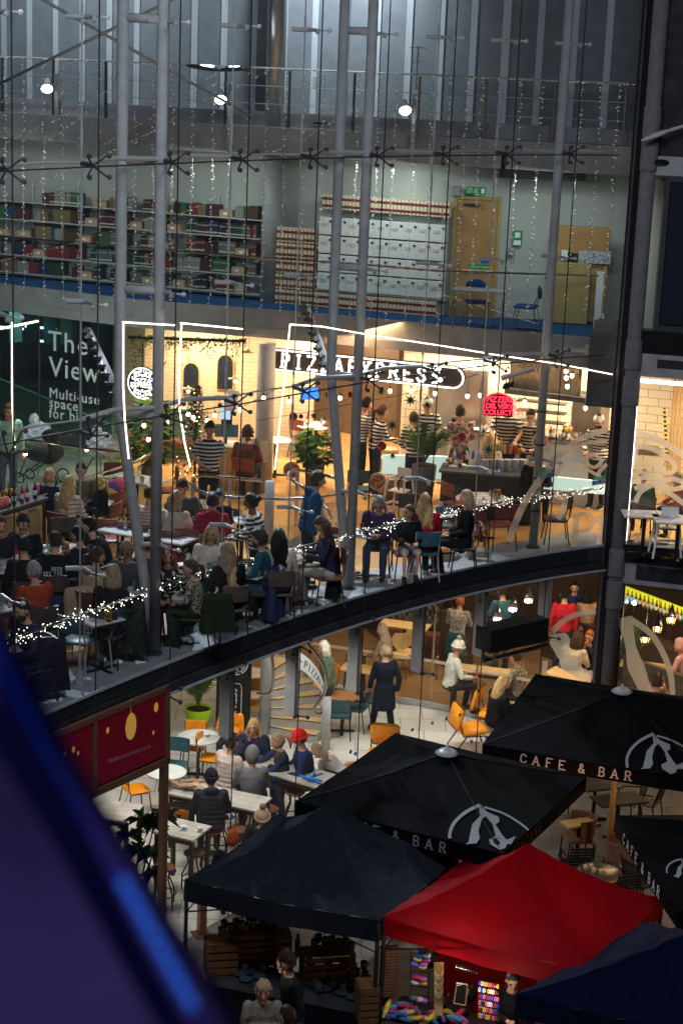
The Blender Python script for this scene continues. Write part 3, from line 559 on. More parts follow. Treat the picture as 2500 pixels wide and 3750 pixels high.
 det.ell(headc, r, Hq, 14, 11, lambda p: 1-.16*max(0, -p.z)*(1 if p.y > -.2 else .6)-(.05 if abs(p.x) > .7 else 0)+(.03 if p.y < -.5 else 0))
 def hp_(x, y, z): return headc+Hq @ V((x*hs, y*hs, z*hs))
 det.ell(hp_(0, .096, -.018), (.012*hs, .018*hs, .022*hs), Hq, 7, 5); det.ell(hp_(0, .082, -.088), (.022*hs, .014*hs, .014*hs), Hq, 7, 5)
 for s in (-1, 1): det.ell(hp_(s*.078, -.002, -.01), (.009*hs, .018*hs, .03*hs), Hq, 7, 5)
 det.m(1)
 for s in (-1, 1): det.ell(hp_(s*.030, .083, .012), (.016*hs, .008*hs, .0095*hs), Hq, 7, 4); det.ell(hp_(s*.031, .086, .036), (.021*hs, .007*hs, .0055*hs), Hq, 6, 4)
 det.m(2).ell(hp_(0, .090, -.055), (.021*hs, .006*hs, .0065*hs), Hq, 7, 4).m(0)
 for (a, e, w, d) in armj:
  s = 1 if a.x > 0 else -1; o = d.cross(V((0, 0, 1))); o = o.normalized() if o.length > .1 else V((1, 0, 0)); n = o.cross(d).normalized()
  if n.z < 0: n = -n
  pc = w+d*.045*k; Q = Matrix((o, d, n)).transposed(); det.ell(pc, (.038*k, .05*k, .017*k), Q, 9, 6); det.tube([w-d*.03, w+d*.02], [.027*k, .025*k], 8)
  for j, L in enumerate((.066, .075, .07, .055)):
   b = pc+d*.036*k+o*((j-1.5)*.019*k); m1 = b+d*L*.5*k-n*.008*k; m2 = m1+d*L*.35*k-n*.022*k; det.tube([b, m1, m2], [.0095*k, .009*k, .0072*k], 6)
  b = pc-d*.012*k+o*(.032*k*(-s if d.z > -.5 else 1)); det.tube([b, b+d*.03*k+o*(.022*k*(-s if d.z > -.5 else 1))-n*.004, b+d*.055*k+o*(.02*k*(-s if d.z > -.5 else 1))-n*.012], [.012*k, .011*k, .008*k], 6)
 PEND.append(('body', mb, det, .022, [skin, 'eye', 'lip'], root))
 # ---- clothes
 tm = cloth(top); bmt = cloth(bottom)
 mb = MB(); g = .012+.016*puff
 torso(mb, g); arm(mb, g, 1.0 if not short else .25)
 if coat:
  if sit: mb.tube([V((0, 0, hz+.06)), V((0, .05, hz-.06)), V((0, .22, hz-.02))], [(.14*k, .19*k), (.13*k, .2*k), (.10*k, .19*k)], 12)
  else: mb.tube([V((0, 0, hz+.1)), V((0, 0, hz-.1)), V((0, 0, hz-coat*.5)), V((0, 0, hz-coat))], [(.135*k, .18*k), (.16*k, .21*k), (.18*k, .22*k), (.20*k, .235*k)], 16)
 if hood == 'down': mb.tube([up_((.09*k, -.02, sh+.04)), up_((.05*k, -.11, sh+.05)), up_((-.05*k, -.11, sh+.05)), up_((-.09*k, -.02, sh+.04))], [.04*k, .06*k, .06*k, .04*k], 8)
 if puff:
  for z in [.02+.07*i for i in range(7)]: mb.tube([up_((0, 0, hz+z*k-.012)), up_((0, 0, hz+z*k+.012))], [(.145*k+.01*puff, .19*k+.012*puff)]*2, 14)
 dd = None
 if hood == 'up': dd = MB(); dd.ell(headc+Hq @ V((0, -.012*hs, .012)), (.104*hs, .118*hs, .142*hs), Hq, 14, 11, lambda p: .80 if (p.y > .5 and -.75 < p.z < .62) else 1.0)
 PEND.append(('jacket' if (puff or coat) else 'top', mb, dd, .021, [tm], root))
 mb = MB(); mb.tube([V((0, 0, hz-.07)), V((0, 0, hz+.05))], [(.12*k+.006, .165*k+.006)]*2, 12); leg(mb, .010, 1.0 if not shorts else 0)
 if dress: mb.tube([V((0, 0, hz+.1)), V((0, .1 if sit else 0, hz-.05)), V((0, .4 if sit else 0, hz-.05 if sit else hz-.45))], [(.12*k, .16*k), (.15*k, .2*k), (.13*k, .24*k)], 12)
 PEND.append(('trousers' if not (shorts or dress) else ('shorts' if shorts else 'skirt'), mb, None, .022, [bmt], root))
 for hp, kn, an, toe in legs:
  mb = MB(); u = V((0, 1, 0)); mb.ell(an+V((0, .055*k, -.045*k)), (.046*k, .125*k, .046*k), None, 10, 7, lambda p: 1 if p.z > -.55 else .8); mb.tube([an+V((0, 0, -.03)), an+V((0, 0, .03))], [.05*k, .047*k], 10)
  mb.m(1).ell(an+V((0, .055*k, -.078*k)), (.048*k, .13*k, .012*k), None, 10, 4); mb.build('shoe', [shoe, 'sole' if (px+py) % 3 < 1 else 'shoe'], root, True)
 # ---- hair
 hm = 'hair_'+hair; mb = MB(); rnd = random.Random(int(px*7+py))
 fringe = .38 if style in ('curly', 'mop') else .55
 amp = {'curly': .10, 'mop': .08}.get(style, .045)
 vol = {'short': 1.05, 'crop': 1.03, 'curly': 1.16, 'mop': 1.13}.get(style, 1.08)
 if style != 'bald':
  def hf(p):
   hid = p.y > .25+.5*max(0, -p.z)*0 and p.z < fringe-.25*abs(p.x)
   if style in ('short', 'crop', 'curly', 'mop', 'bun', 'pony') and p.z < -.45: hid = True
   if style not in ('short', 'crop') and abs(p.x) > .72 and p.y > .55: hid = True
   return .86 if hid else vol+rnd.uniform(-amp, amp)+.03*sin(p.x*9+p.z*7)
  mb.ell(headc+Hq @ V((0, -.008*hs, .008*hs)), (.081*hs, .099*hs, .121*hs), Hq, 18, 14, hf)
 if style in ('long', 'bob', 'vlong'):
  L = {'bob': .17, 'long': .30, 'vlong': .44}[style]*k
  for j in range(17):
   th = pi*(.02+.96*j/16)+pi; x = cos(th)*.083*hs; y = sin(th)*.088*hs
   p0 = headc+Hq @ V((x*.7, y*.75, .07*hs)); p1 = headc+Hq @ V((x*1.08, y*1.1, -.03*hs)); back = up_((x*1.25, min(y, -.02)*1.1-.015, sh+.09-L*.5)) if style != 'bob' else headc+Hq @ V((x*1.15, y*1.15, -.13*hs))
   e = up_((x*1.1, (-.125*k if y < -.02 else -.0), sh+.12-L+rnd.uniform(-.03, .03))) if style != 'bob' else headc+Hq @ V((x*1.05, y*1.1, -.17*hs+rnd.uniform(-.012, .012)))
   mb.tube([p0, p1, back, e], [.016*hs, .024*hs, .02*hs+rnd.uniform(0, .006), .005*hs], 6)
 if style == 'bun': mb.ell(headc+Hq @ V((0, -.115*hs, .05*hs)), (.045*hs,)*3, Hq, 9, 7, lambda p: 1+rnd.uniform(-.08, .08))
 if style == 'pony': mb.tube([headc+Hq @ V((0, -.1*hs, .03*hs)), headc+Hq @ V((0, -.16*hs, .0)), headc+Hq @ V((0, -.17*hs, -.10*hs)), headc+Hq @ V((.01, -.13*hs, -.2*hs))], [.022*hs, .034*hs, .032*hs, .01*hs], 8)
 if style == 'curly':
  for j in range(46):
   v = V((rnd.gauss(0, 1), rnd.gauss(-.35, .8), rnd.gauss(.35, .9))).normalized()
   if v.y > .3 and v.z < .5: continue
   mb.ell(headc+Hq @ V((v.x*.088*hs, v.y*.1*hs, v.z*.122*hs)), (.023*hs,)*3, None, 6, 4)
 if beard: mb.ell(headc+Hq @ V((0, .05*hs, -.075*hs)), (.062*hs, .05*hs, .048*hs), Hq, 10, 7, lambda p: 1+rnd.uniform(-.05, .05))
 if mb.v: mb.build('hair', hm, root, True)
 if glasses:
  mb = MB()
  for s in (-1, 1): mb.tube([hp_(s*.031+.024*cos(a), .098, .010+.02*sin(a)) for a in [i*pi/4 for i in range(8)]], .003, 5, True); mb.tube([hp_(s*.056, .097, .012), hp_(s*.078, 0, .012)], .003, 4)
  mb.build('glasses', 'black', root)
 if hat:
  kind, c = hat; mb = MB(); mm = cloth(c, .2)
  if kind in ('beanie', 'pom'):
   mb.ell(headc+Hq @ V((0, -.006*hs, .042*hs)), (.092*hs, .108*hs, .108*hs), Hq, 16, 12, lambda p: 1+.015*cos(16*atan2(p.y, p.x)) if p.z > -.35 else .8); mb.tube([headc+Hq @ V((.095*hs*cos(a), -.006*hs+.112*hs*sin(a), .022*hs)) for a in [i*pi/8 for i in range(16)]], .017*hs, 7, True)
   mb.build('beanie', mm, root, True)
   if kind == 'pom': mb = MB(); mb.ell(headc+Hq @ V((0, -.02*hs, .175*hs)), (.045*hs,)*3, Hq, 12, 9, lambda p: 1+rnd.uniform(-.15, .15)); mb.build('pompom', cloth((.30, .22, .14)), root, True)
  if kind == 'cap':
   mb.ell(headc+Hq @ V((0, -.004*hs, .038*hs)), (.09*hs, .106*hs, .09*hs), Hq, 14, 10, lambda p: 1 if p.z > -.2 else .8); mb.build('cap', mm, root, True); mb = MB(); mb.tube([headc+Hq @ V((-.008, -.11*hs, .04*hs)), headc+Hq @ V((0, -.03*hs, .132*hs)), headc+Hq @ V((0, .09*hs, .075*hs))], .014, 6); mb.build('cap_stripe', 'black', root)
 if chair: chair_at(chair, root.location, f, label)
 return root
def flush_people():
 tmp = []
 for nm, mb, det, vox, mats, root in PEND:
  me = bpy.data.meshes.new('t'); me.from_pydata(mb.v, [], mb.f); o = bpy.data.objects.new('t', me); S.collection.objects.link(o)
  md = o.modifiers.new('r', 'REMESH'); md.mode = 'VOXEL'; md.voxel_size = vox; md.use_smooth_shade = True; sm = o.modifiers.new('s', 'SMOOTH'); sm.factor = .6; sm.iterations = 2; tmp.append(o)
 dg = bpy.context.evaluated_depsgraph_get(); dg.update()
 for (nm, mb, det, vox, mats, root), o in zip(PEND, tmp):
  me = bpy.data.meshes.new_from_object(o.evaluated_get(dg))
  me.materials.clear()
  for x in mats: me.materials.append(M[x] if isinstance(x, str) else x)
  if det:
   bm = bmesh.new(); bm.from_mesh(me); n0 = len(bm.verts); vs = [bm.verts.new(v) for v in det.v];
   for f, mi in zip(det.f, det.mi):
    try: fc = bm.faces.new([vs[i] for i in f]); fc.material_index = min(mi, len(mats)-1); fc.smooth = True
    except ValueError: pass
   bm.to_mesh(me); bm.free()
  link(nm, me, root)
 for o in tmp: bpy.data.objects.remove(o)
 PEND.clear()
# ================================================================== CHAIRS
CH = {}
def make_chair(kind):
 t = thing(kind_names[kind][0], 'x', 'chair'); seatm, legm = kind_names[kind][1:3]
 if kind in ('red', 'teal', 'darkseat', 'orange', 'tealplain', 'brown'):
  mb = MB(); mb.rbox((0, .01, .455), (.42, .41, .035), .016); mb.build('seat', seatm, t, True)
  mb = MB(); pts = [(x, -.185-.05*cos(x*6.5)+.0, 0) for x in (-.2, -.12, -.04, .04, .12, .2)]
  vs = [];
  for z, dy in ((.62, 0), (.74, -.02), (.87, -.035)):
   for s in (0, .028): vs += [(x, y+dy-s, z) for x, y, _ in pts]
  fs = []; n = 6
  for r in (0, 1):
   for i in range(5): a = r*12+i; fs += [(a, a+1, a+13, a+12), (a+6, a+18, a+19, a+7)]
  for i in range(5): fs += [(i, i+6, i+7, i+1), (24+i, 25+i, 31+i, 30+i)]
  for r in (0, 1): fs += [(r*12, r*12+12, r*12+18, r*12+6), (r*12+5, r*12+11, r*12+23, r*12+17)]
  mb.add(vs, fs); mb.build('backrest', seatm, t)
  for s in (-1, 1):
   mb = MB(); mb.tube([(s*.23, .22, 0), (s*.19, .17, .435)], .012, 7); mb.build('leg', legm, t); mb = MB(); mb.tube([(s*.23, -.24, 0), (s*.195, -.17, .435)], .012, 7); mb.build('leg', legm, t)
   mb = MB(); mb.tube([(s*.19, .15, .43), (s*.20, -.17, .44), (s*.20, -.215, .55), (s*.20, -.235, .86)], .011, 7); mb.build('back_frame', legm, t)
  mb = MB(); mb.tube([(-.19, 0, .43), (.19, 0, .43)], .01, 6); mb.build('stretcher', legm, t)
 elif kind == 'lounge':
  mb = MB(); mb.rbox((0, .02, .40), (.56, .54, .12), .045, rx=rad(4)); mb.build('seat', seatm, t, True); mb = MB(); mb.rbox((0, -.30, .68), (.56, .11, .46), .05, rx=rad(-14)); mb.build('backrest', seatm, t, True)
  for s in (-1, 1):
   mb = MB(); mb.tube([(s*.25, .34, 0), (s*.25, .22, .33)], .013, 7); mb.build('leg', legm, t); mb = MB(); mb.tube([(s*.25, -.38, 0), (s*.25, -.15, .33)], .013, 7); mb.build('leg', legm, t)
   mb = MB(); mb.tube([(s*.25, .22, .33), (s*.25, -.22, .33), (s*.25, -.30, .60)], .013, 7); mb.build('back_frame', legm, t)
 elif kind == 'stool':
  mb = MB(); mb.lathe([(.15, 0), (.17, .012), (.17, .03), (.15, .045), (.02, .04)], (0, 0, .63), 18); mb.build('seat', seatm, t, True)
  for a in range(4):
   th = pi/4+a*pi/2; c, s_ = cos(th), sin(th); mb = MB(); mb.tube([(.13*c, .13*s_, .63), (.10*c, .10*s_, .48), (.20*c, .20*s_, .26), (.20*c, .20*s_, .0)], .013, 7); mb.build('leg', legm, t)
  mb = MB(); mb.tube([(.19*cos(a*pi/6), .19*sin(a*pi/6), .22) for a in range(12)], .010, 6, True); mb.build('footrest', legm, t)
 elif kind == 'slat':
  mb = MB()
  for i in range(6): mb.box((0, -.18+.075*i, .45), (.42, .05, .018))
  mb.build('seat', seatm, t); mb = MB()
  for i in range(6): mb.box((0, -.215-.018*i, .55+.06*i), (.38, .018, .035))
  mb.build('backrest', seatm, t)
  for s in (-1, 1):
   mb = MB(); mb.tube([(s*.20, .20, 0), (s*.20, .19, .64), (s*.21, -.2, .66)], .014, 6); mb.build('leg', legm, t); mb = MB(); mb.tube([(s*.21, -.27, 0), (s*.20, -.19, .45), (s*.19, -.32, .92)], .014, 6); mb.build('leg', legm, t)
 elif kind == 'wicker':
  mb = MB(); mb.rbox((0, .02, .45), (.46, .44, .07), .02); mb.build('seat', seatm, t); vs = []; n = 13
  for z in (.46, .62, .80):
   for s in (0, .03):
    for i in range(n): a = pi+pi*i/(n-1); vs.append(((.25+s)*cos(a), .05+(.27+s+(z-.46)*.15)*sin(a), z+(0 if abs(i-6) < 5 else -.0)))
  fs = []
  for r in (0, 1):
   for i in range(n-1): a = r*2*n+i; fs += [(a, a+1, a+2*n+1, a+2*n), (a+n, a+3*n, a+3*n+1, a+n+1)]
  for i in range(n-1): fs.append((4*n+i, 4*n+i+1, 5*n+i+1, 5*n+i))
  mb = MB(); mb.add(vs, fs); mb.build('backrest', seatm, t); mb = MB(); mb.tube([((.265)*cos(pi+pi*i/12), .05+.335*sin(pi+pi*i/12), .81) for i in range(13)], .018, 7); mb.build('rim', seatm, t)
  for x, y in ((-.2, .2), (.2, .2), (-.2, -.2), (.2, -.2)): mb = MB(); mb.tube([(x*1.15, y*1.15, 0), (x, y, .43)], .014, 7); mb.build('leg', 'black_metal', t)
 elif kind == 'wooden':
  mb = MB(); mb.rbox((0, .0, .45), (.40, .40, .02), .008); mb.build('seat', seatm, t, True); mb = MB(); vs = []
  for z, w in ((.50, .07), (.60, .17), (.74, .21), (.86, .15)):
   for s in (0, -.014): vs += [(x*w, -.21-.03*(1-abs(x))-(z-.5)*.12+s, z) for x in (-1, -.5, 0, .5, 1)]
  fs = []
  for r in range(3):
   for i in range(4): a = r*10+i; fs += [(a, a+1, a+11, a+10), (a+5, a+15, a+16, a+6)]
   fs += [(r*10, r*10+10, r*10+15, r*10+5), (r*10+4, r*10+9, r*10+19, r*10+14)]
  fs += [(30+i, 31+i, 36+i, 35+i) for i in range(4)]; mb.add(vs, fs); mb.build('backrest', seatm, t)
  for x, y in ((-.2, .2), (.2, .2), (-.2, -.2), (.2, -.2)): mb = MB(); mb.tube([(x*1.1, y*1.1, 0), (x*.6, y*.6, .44)], .010, 6); mb.build('leg', 'inox', t)
 elif kind == 'high':
  for x in (-1, 1):
   for y in (-1, 1): mb = MB(); mb.tube([(x*.25, y*.25, 0), (x*.17, y*.15, .78)], .02, 6); mb.build('leg', seatm, t)
  mb = MB(); mb.rbox((0, 0, .52), (.34, .30, .03), .01); mb.build('seat', seatm, t); mb = MB(); mb.rbox((0, -.16, .82), (.30, .03, .22), .03); mb.build('backrest', seatm, t)
  for x in (-1, 1): mb = MB(); mb.box((x*.17, .0, .76), (.03, .34, .04)); mb.build('armrest', seatm, t); mb = MB(); mb.box((x*.215, .0, .25), (.02, .42, .035)); mb.build('stretcher', seatm, t)
  for y in (-1, 1): mb = MB(); mb.box((0, y*.215, .22), (.42, .02, .035)); mb.build('stretcher', seatm, t)
  mb = MB(); mb.tube([(0, .02, .54), (.02, .06, .66), (.0, -.1, .78)], .018, 5); mb.build('strap', 'black', t)
 CH[kind] = t; return t
kind_names = {'red': ('upholstered_chair', 'red_vinyl', 'steel_dark'), 'teal': ('upholstered_chair', 'teal_vinyl', 'steel'), 'darkseat': ('upholstered_chair', 'leather_dark', 'black_metal'), 'orange': ('canteen_chair', 'orange', 'steel_dark'), 'tealplain': ('canteen_chair', 'teal_vinyl', 'black_metal'),
 'brown': ('upholstered_chair', 'leather_brown', 'steel_dark'), 'lounge': ('lounge_chair', 'orange_vinyl', 'black_metal'), 'stool': ('bar_stool', 'leather_brown', 'black_metal'), 'slat': ('slatted_chair', 'black', 'black_metal'), 'wicker': ('wicker_chair', 'wicker', 'black_metal'), 'wooden': ('wooden_chair', 'wood_pale', 'inox'), 'high': ('high_chair', 'white', 'white')}
CW_ = {'red': 'red padded metal-legged chair', 'teal': 'dark teal padded metal-legged chair', 'darkseat': 'dark padded chair', 'orange': 'orange padded canteen chair', 'tealplain': 'dark teal canteen chair', 'brown': 'brown padded chair', 'lounge': 'orange vinyl lounge chair', 'stool': 'round brown-seated bar stool', 'slat': 'black slatted chair', 'wicker': 'brown wicker armchair', 'wooden': 'pale bent wood chair', 'high': 'white wooden high chair'}
GRP = {'red': 'red chairs of the restaurant', 'teal': 'teal chairs of the restaurant', 'darkseat': 'dark chairs of the restaurant', 'orange': 'orange canteen chairs', 'tealplain': 'teal canteen chairs', 'brown': 'brown chairs', 'lounge': 'orange lounge chairs', 'stool': 'bar stools', 'slat': 'black slatted chairs', 'wicker': 'wicker chairs', 'wooden': 'bent wood chairs', 'high': 'high chairs'}
def chair_at(kind, loc, rz, label, own=False):
 lab = label if own else short_of(label, CW_[kind])
 if kind not in CH: t = make_chair(kind); t.location = loc; t.rotation_euler = (0, 0, rz); t['label'] = lab; t['group'] = GRP[kind]; return t
 return dup(CH[kind], loc, rz, lab, group=GRP[kind])
def short_of(label, ch):
 w = label.split(); n = 15-len(ch.split())-2
 return ch+' under the '+' '.join(w[:n]) if len(w) > n else ch+' under the '+label
# ================================================================== RESTAURANT TABLES
MZ = 4.506
def quad_frame(a, b, c, z):      # table top from three corners in the photo: a-b long side, b-c short side
 A, B, C = (G(*p, z) for p in (a, b, c)); d = (B-A); ang = atan2(d.y, d.x); L = d.length; n = V((-sin(ang), cos(ang), 0)); Wd = (C-B).dot(n)
 cen = (A+B)/2+n*Wd/2; return cen, ang, L, abs(Wd)
TBL = []
def table(kind, cen, ang, L, Wd, floor, label, top='marble', h=.75, group=None, legs='ped'):
 t = thing('dining_table' if kind != 'bar' else 'high_table', label, 'table', (cen.x, cen.y, floor), ang, group); mb = MB()
 if kind == 'round': mb.lathe([(L/2-.012, h-.035), (L/2, h-.03), (L/2, h-.005), (L/2-.006, h), (.01, h)], (0, 0, 0), 32)
 else: mb.rbox((0, 0, h-.0175), (L, Wd, .035), .01 if kind != 'bar' else .004)
 mb.build('tabletop', top, t, kind == 'round')
 if legs == 'ped':
  n = 2 if (kind != 'round' and L > 1.1) else 1
  for i in range(n):
   x = (i-.5)*L*.6 if n == 2 else 0; mb = MB(); mb.tube([(x, 0, .03), (x, 0, h-.03)], .035, 10); mb.build('pedestal', 'black_metal', t); mb = MB()
   mb.box((x, 0, .02), (.5, .06, .03)); mb.box((x, 0, .021), (.06, .5, .031)); mb.build('foot', 'black_metal', t)
 else:
  for x in (-1, 1):
   for y in (-1, 1): mb = MB(); mb.box((x*(L/2-.05), y*(Wd/2-.05), (h-.035)/2), (.06, .06, h-.036)); mb.build('leg', 'dark_wood' if kind == 'bar' else 'black_metal', t)
  mb = MB()
  for y in (-1, 1): mb.box((0, y*(Wd/2-.05), h-.08), (L-.16, .03, .08))
  mb.build('apron', 'dark_wood' if kind == 'bar' else 'black_metal', t)
 TBL.append((t, kind, L, Wd, h)); return t
def tq(a, b, c, label, **k): cen, ang, L, Wd = quad_frame(a, b, c, MZ+.75); return table('rect', cen, ang, L, Wd, MZ, label, **k)
def tr(px, py, dia, label, floor=MZ, h=.75, **k): return table('round', G(px, py, floor+h), 0, dia, dia, floor, label, h=h, **k)
# small things on a table: x, y in table coordinates
ITEM = {}
def item(kind, t, x, y, label, cat, group=None, h=None, rz=0.0, base=None):
 if base is None: a = t.rotation_euler.z; X, Y = R2(x, y, a); loc = (t.location.x+X, t.location.y+Y, t.location.z+(h if h else .75)+.001)
 else: loc = base; a = 0
 if kind in ITEM: return dup(ITEM[kind], loc, a+rz, label, group=group)
 o = ITEMS[kind](label, cat); o.location = loc; o.rotation_euler = (0, 0, a+rz)
 if group: o['group'] = group
 ITEM[kind] = o; return o
def it_glass(l, c): mb = MB(); mb.lathe([(.028, 0), (.036, .005), (.04, .11), (.037, .11), (.033, .012)], (0, 0, 0), 12); return mb.build('drinking_glass', 'tumbler', None, True, l, c)
def it_wine(l, c): mb = MB(); mb.lathe([(.033, 0), (.004, .008), (.004, .08), (.035, .11), (.04, .15), (.03, .19), (.028, .19)], (0, 0, 0), 12); return mb.build('wine_glass', 'tumbler', None, True, l, c)
def it_bottle(mm):
 def f(l, c):
  t = thing('bottle', l, c); mb = MB(); mb.lathe([(.034, 0), (.037, .01), (.037, .15), (.014, .2), (.013, .26), (.015, .262), (.0, .263)], (0, 0, 0), 12); mb.build('bottle_body', mm, t, True); mb = MB(); mb.lathe([(.038, .05), (.0385, .13)], (0, 0, 0), 12); mb.build('paper_label', 'white', t); return t
 return f
def it_plate(l, c): mb = MB(); mb.lathe([(.07, 0), (.13, .016), (.135, .02), (.128, .02), (.07, .006), (.01, .006)], (0, 0, 0), 20); return mb.build('plate', 'white', None, True, l, c)
def it_food(l, c):
 t = thing('plate', l, c); mb = MB(); mb.lathe([(.08, 0), (.14, .016), (.145, .02), (.135, .02), (.08, .006), (.01, .006)], (0, 0, 0), 20); mb.build('dish', 'white', t, True); r = random.Random(3)
 for m, n in (('leaf_light', 6), ('leather_brown', 4)):
  mb = MB()
  for i in range(n): mb.ell((r.uniform(-.07, .07), r.uniform(-.07, .07), .02), (.035, .03, .015), None, 7, 5)
  mb.build('food', m, t)
 return t
def it_menu(l, c):
 t = thing('menu_holder', l, c); mb = MB(); mb.box((0, 0, .09), (.11, .05, .18)); mb.build('card_box', blotch('menu_print', (.10, .03, .02), (.6, .33, .08), 26, .5), t); mb = MB(); mb.box((0, .0, .07), (.118, .06, .012)); mb.build('band', 'black', t); return t
def it_phone(l, c): mb = MB(); mb.rbox((0, 0, .005), (.075, .15, .009), .003); return mb.build('phone', 'black', None, False, l, c)
def it_napkin(l, c): mb = MB(); mb.box((0, 0, .003), (.16, .2, .005), .2); mb.box((.01, 0, .008), (.03, .19, .004), .25); return mb.build('napkin', 'white', None, False, l, c)
def it_cup(l, c):
 t = thing('coffee_cup', l, c); mb = MB(); mb.lathe([(.04, 0), (.075, .012), (.072, .013), (.03, .004)], (0, 0, 0), 18); mb.build('saucer', 'white', t, True); mb = MB(); mb.lathe([(.025, .005), (.045, .03), (.05, .065), (.046, .065), (.03, .015)], (0, 0, 0), 16); mb.build('cup', 'white', t, True)
 mb = MB(); mb.tube([(.045, 0, .05), (.072, 0, .048), (.068, 0, .025), (.04, 0, .022)], .006, 6); mb.build('cup_handle', 'white', t); return t
def it_pot(l, c):
 t = thing('condiment_pot', l, c); mb = MB(); mb.lathe([(.03, 0), (.035, .01), (.037, .075), (.033, .078)], (0, 0, 0), 12); mb.build('jar', 'cream', t, True); mb = MB(); mb.tube([(0, 0, .05), (.02, .01, .13)], .004, 5); mb.build('stick', 'wood_pale', t); return t
ITEMS = dict(glass=it_glass, wine=it_wine, green=it_bottle('leaf_light'), dark=it_bottle(mat('bottle_dark', (.012, .03, .012), .1)), red=it_bottle('red'), amber=it_bottle(mat('bottle_amber', (.25, .09, .01), .15)), plate=it_plate, food=it_food, menu=it_menu, phone=it_phone, napkin=it_napkin, cup=it_cup, pot=it_pot)
IL = dict(glass=('clear drinking glass', 'glass'), wine=('stemmed wine glass', 'glass'), green=('green glass bottle', 'bottle'), dark=('dark glass bottle', 'bottle'), red=('red sauce bottle', 'bottle'), amber=('amber bottle', 'bottle'), plate=('white plate', 'plate'), food=('plate of half eaten food', 'plate'), menu=('upright printed menu holder', 'menu'), phone=('black mobile phone', 'phone'), napkin=('folded white napkin', 'napkin'), cup=('white coffee cup on saucer', 'cup'), pot=('small cream condiment pot', 'pot'))
def laden(t, short, L, Wd, spec, h=.75, seed=1):
 r = random.Random(seed); cells = [(i, j) for i in range(6) for j in range(3)]; r.shuffle(cells); n = 0
 for kind, cnt in spec:
  for q in range(cnt):
   if n >= len(cells): break
   i, j = cells[n]; n += 1; x = (i-2.5)/6*L*.86+r.uniform(-.02, .02); y = (j-1)/3*Wd*.8+r.uniform(-.02, .02)
   item(kind, t, x, y, IL[kind][0]+' on the '+short, IL[kind][1], IL[kind][0]+'s on the '+short, h, r.uniform(-.6, .6))
T = {}
T[1] = tq((380, 1746), (554, 1778), (620, 1756), 'white marble table standing farthest back, left of the Christmas tree')
laden(T[1], 'far marble table by the gallery rail', 1.3, .7, (('glass', 3), ('red', 1), ('wine', 2), ('napkin', 1)), seed=4)
T[2] = tq((355, 1939), (667, 1994), (733, 1967), 'long empty white marble table behind the splayed steel mast')
laden(T[2], 'long empty marble table', 2.0, .6, (('glass', 2), ('menu', 1), ('napkin', 3)), seed=5)
T[3] = tq((288, 1845), (400, 1852), (428, 1826), 'marble table of the family with the small girl in black')
laden(T[3], 'table of the family with the small girl', .8, .6, (('plate', 2), ('glass', 2), ('napkin', 2)), seed=6)
T[5] = tq((-60, 2098), (90, 2095), (118, 2022), 'dark-edged marble table crowded with drinks at the left edge')
laden(T[5], 'crowded table at the left edge', 1.0, .8, (('glass', 4), ('wine', 1), ('amber', 1), ('plate', 2), ('red', 1)), seed=7)
T[6] = tq((120, 2030), (205, 2040), (228, 1985), 'small marble table between the boys in black jumpers')
laden(T[6], 'small table between the boys in black', .7, .6, (('food', 2), ('glass', 2), ('menu', 1)), seed=8)
T[7] = tq((-70, 2255), (60, 2230), (80, 2150), 'marble table in front of the man in the rust red jumper')
laden(T[7], 'table before the man in rust red', .9, .7, (('glass', 5), ('wine', 2), ('plate', 1)), seed=9)
T[8] = tq((-30, 2405), (95, 2375), (120, 2325), 'marble table before the bearded man at the lower left')
laden(T[8], 'table before the bearded man', .8, .5, (('glass', 2), ('menu', 1), ('amber', 1), ('plate', 1)), seed=10)
T[9] = tq((455, 2165), (520, 2170), (530, 2112), 'marble table beside the foot of the left steel mast')
laden(T[9], 'table beside the left mast foot', .6, .6, (('glass', 3), ('menu', 1), ('wine', 1)), seed=11)
T[10] = tq((285, 2268), (339, 2292), (432, 2253), 'small empty marble table with teal chairs by the sill')
item('menu', T[10], .12, .02, 'upright menu holder on the small empty table by the sill', 'menu', None)
T[11] = tq((640, 2062), (735, 2104), (790, 2062), 'marble table between the red-haired woman and the blonde woman in white')
laden(T[11], 'table of the red-haired woman', 1.0, .7, (('green', 1), ('wine', 2), ('glass', 2), ('food', 2), ('napkin', 1)), seed=12)
T[12] = tq((868, 2104), (942, 2120), (992, 2090), 'marble table in front of the man in the teal jumper')
laden(T[12], 'table of the man in teal', .7, .5, (('green', 1), ('glass', 2), ('phone', 1), ('food', 1)), seed=13)
T[13] = tq((622, 2190), (690, 2196), (735, 2162), 'marble table with napkins before the girl in green and leopard print')
laden(T[13], 'table of the girl in green', .6, .5, (('napkin', 2), ('plate', 1)), seed=14)
T[14] = tq((560, 1890), (745, 1905), (775, 1868), 'marble table of the cream and maroon jumper party')
laden(T[14], 'table of the cream and maroon jumper party', 1.3, .5, (('plate', 3), ('glass', 2), ('napkin', 3)), seed=15)
T[15] = tq((860, 1915), (925, 1915), (945, 1885), 'marble table beside the waitress in stripes'); laden(T[15], 'table beside the waitress', .5, .5, (('glass', 4), ('plate', 1)), seed=16)
T[16] = tq((1050, 2052), (1120, 2050), (1135, 2008), 'narrow marble table between the two dark-haired women'); laden(T[16], 'narrow table between the dark-haired women', .5, .4, (('phone', 1), ('glass', 1), ('menu', 1)), seed=17)
T[17] = tq((1215, 1955), (1262, 1968), (1300, 1932), 'pale square table left of the right-hand twin mast'); T[18] = tr(1350, 1953, .55, 'round white table of the woman in the purple jacket'); laden(T[18], 'round table of the woman in purple', .4, .4, (('menu', 1), ('plate', 1), ('napkin', 1)), seed=18)
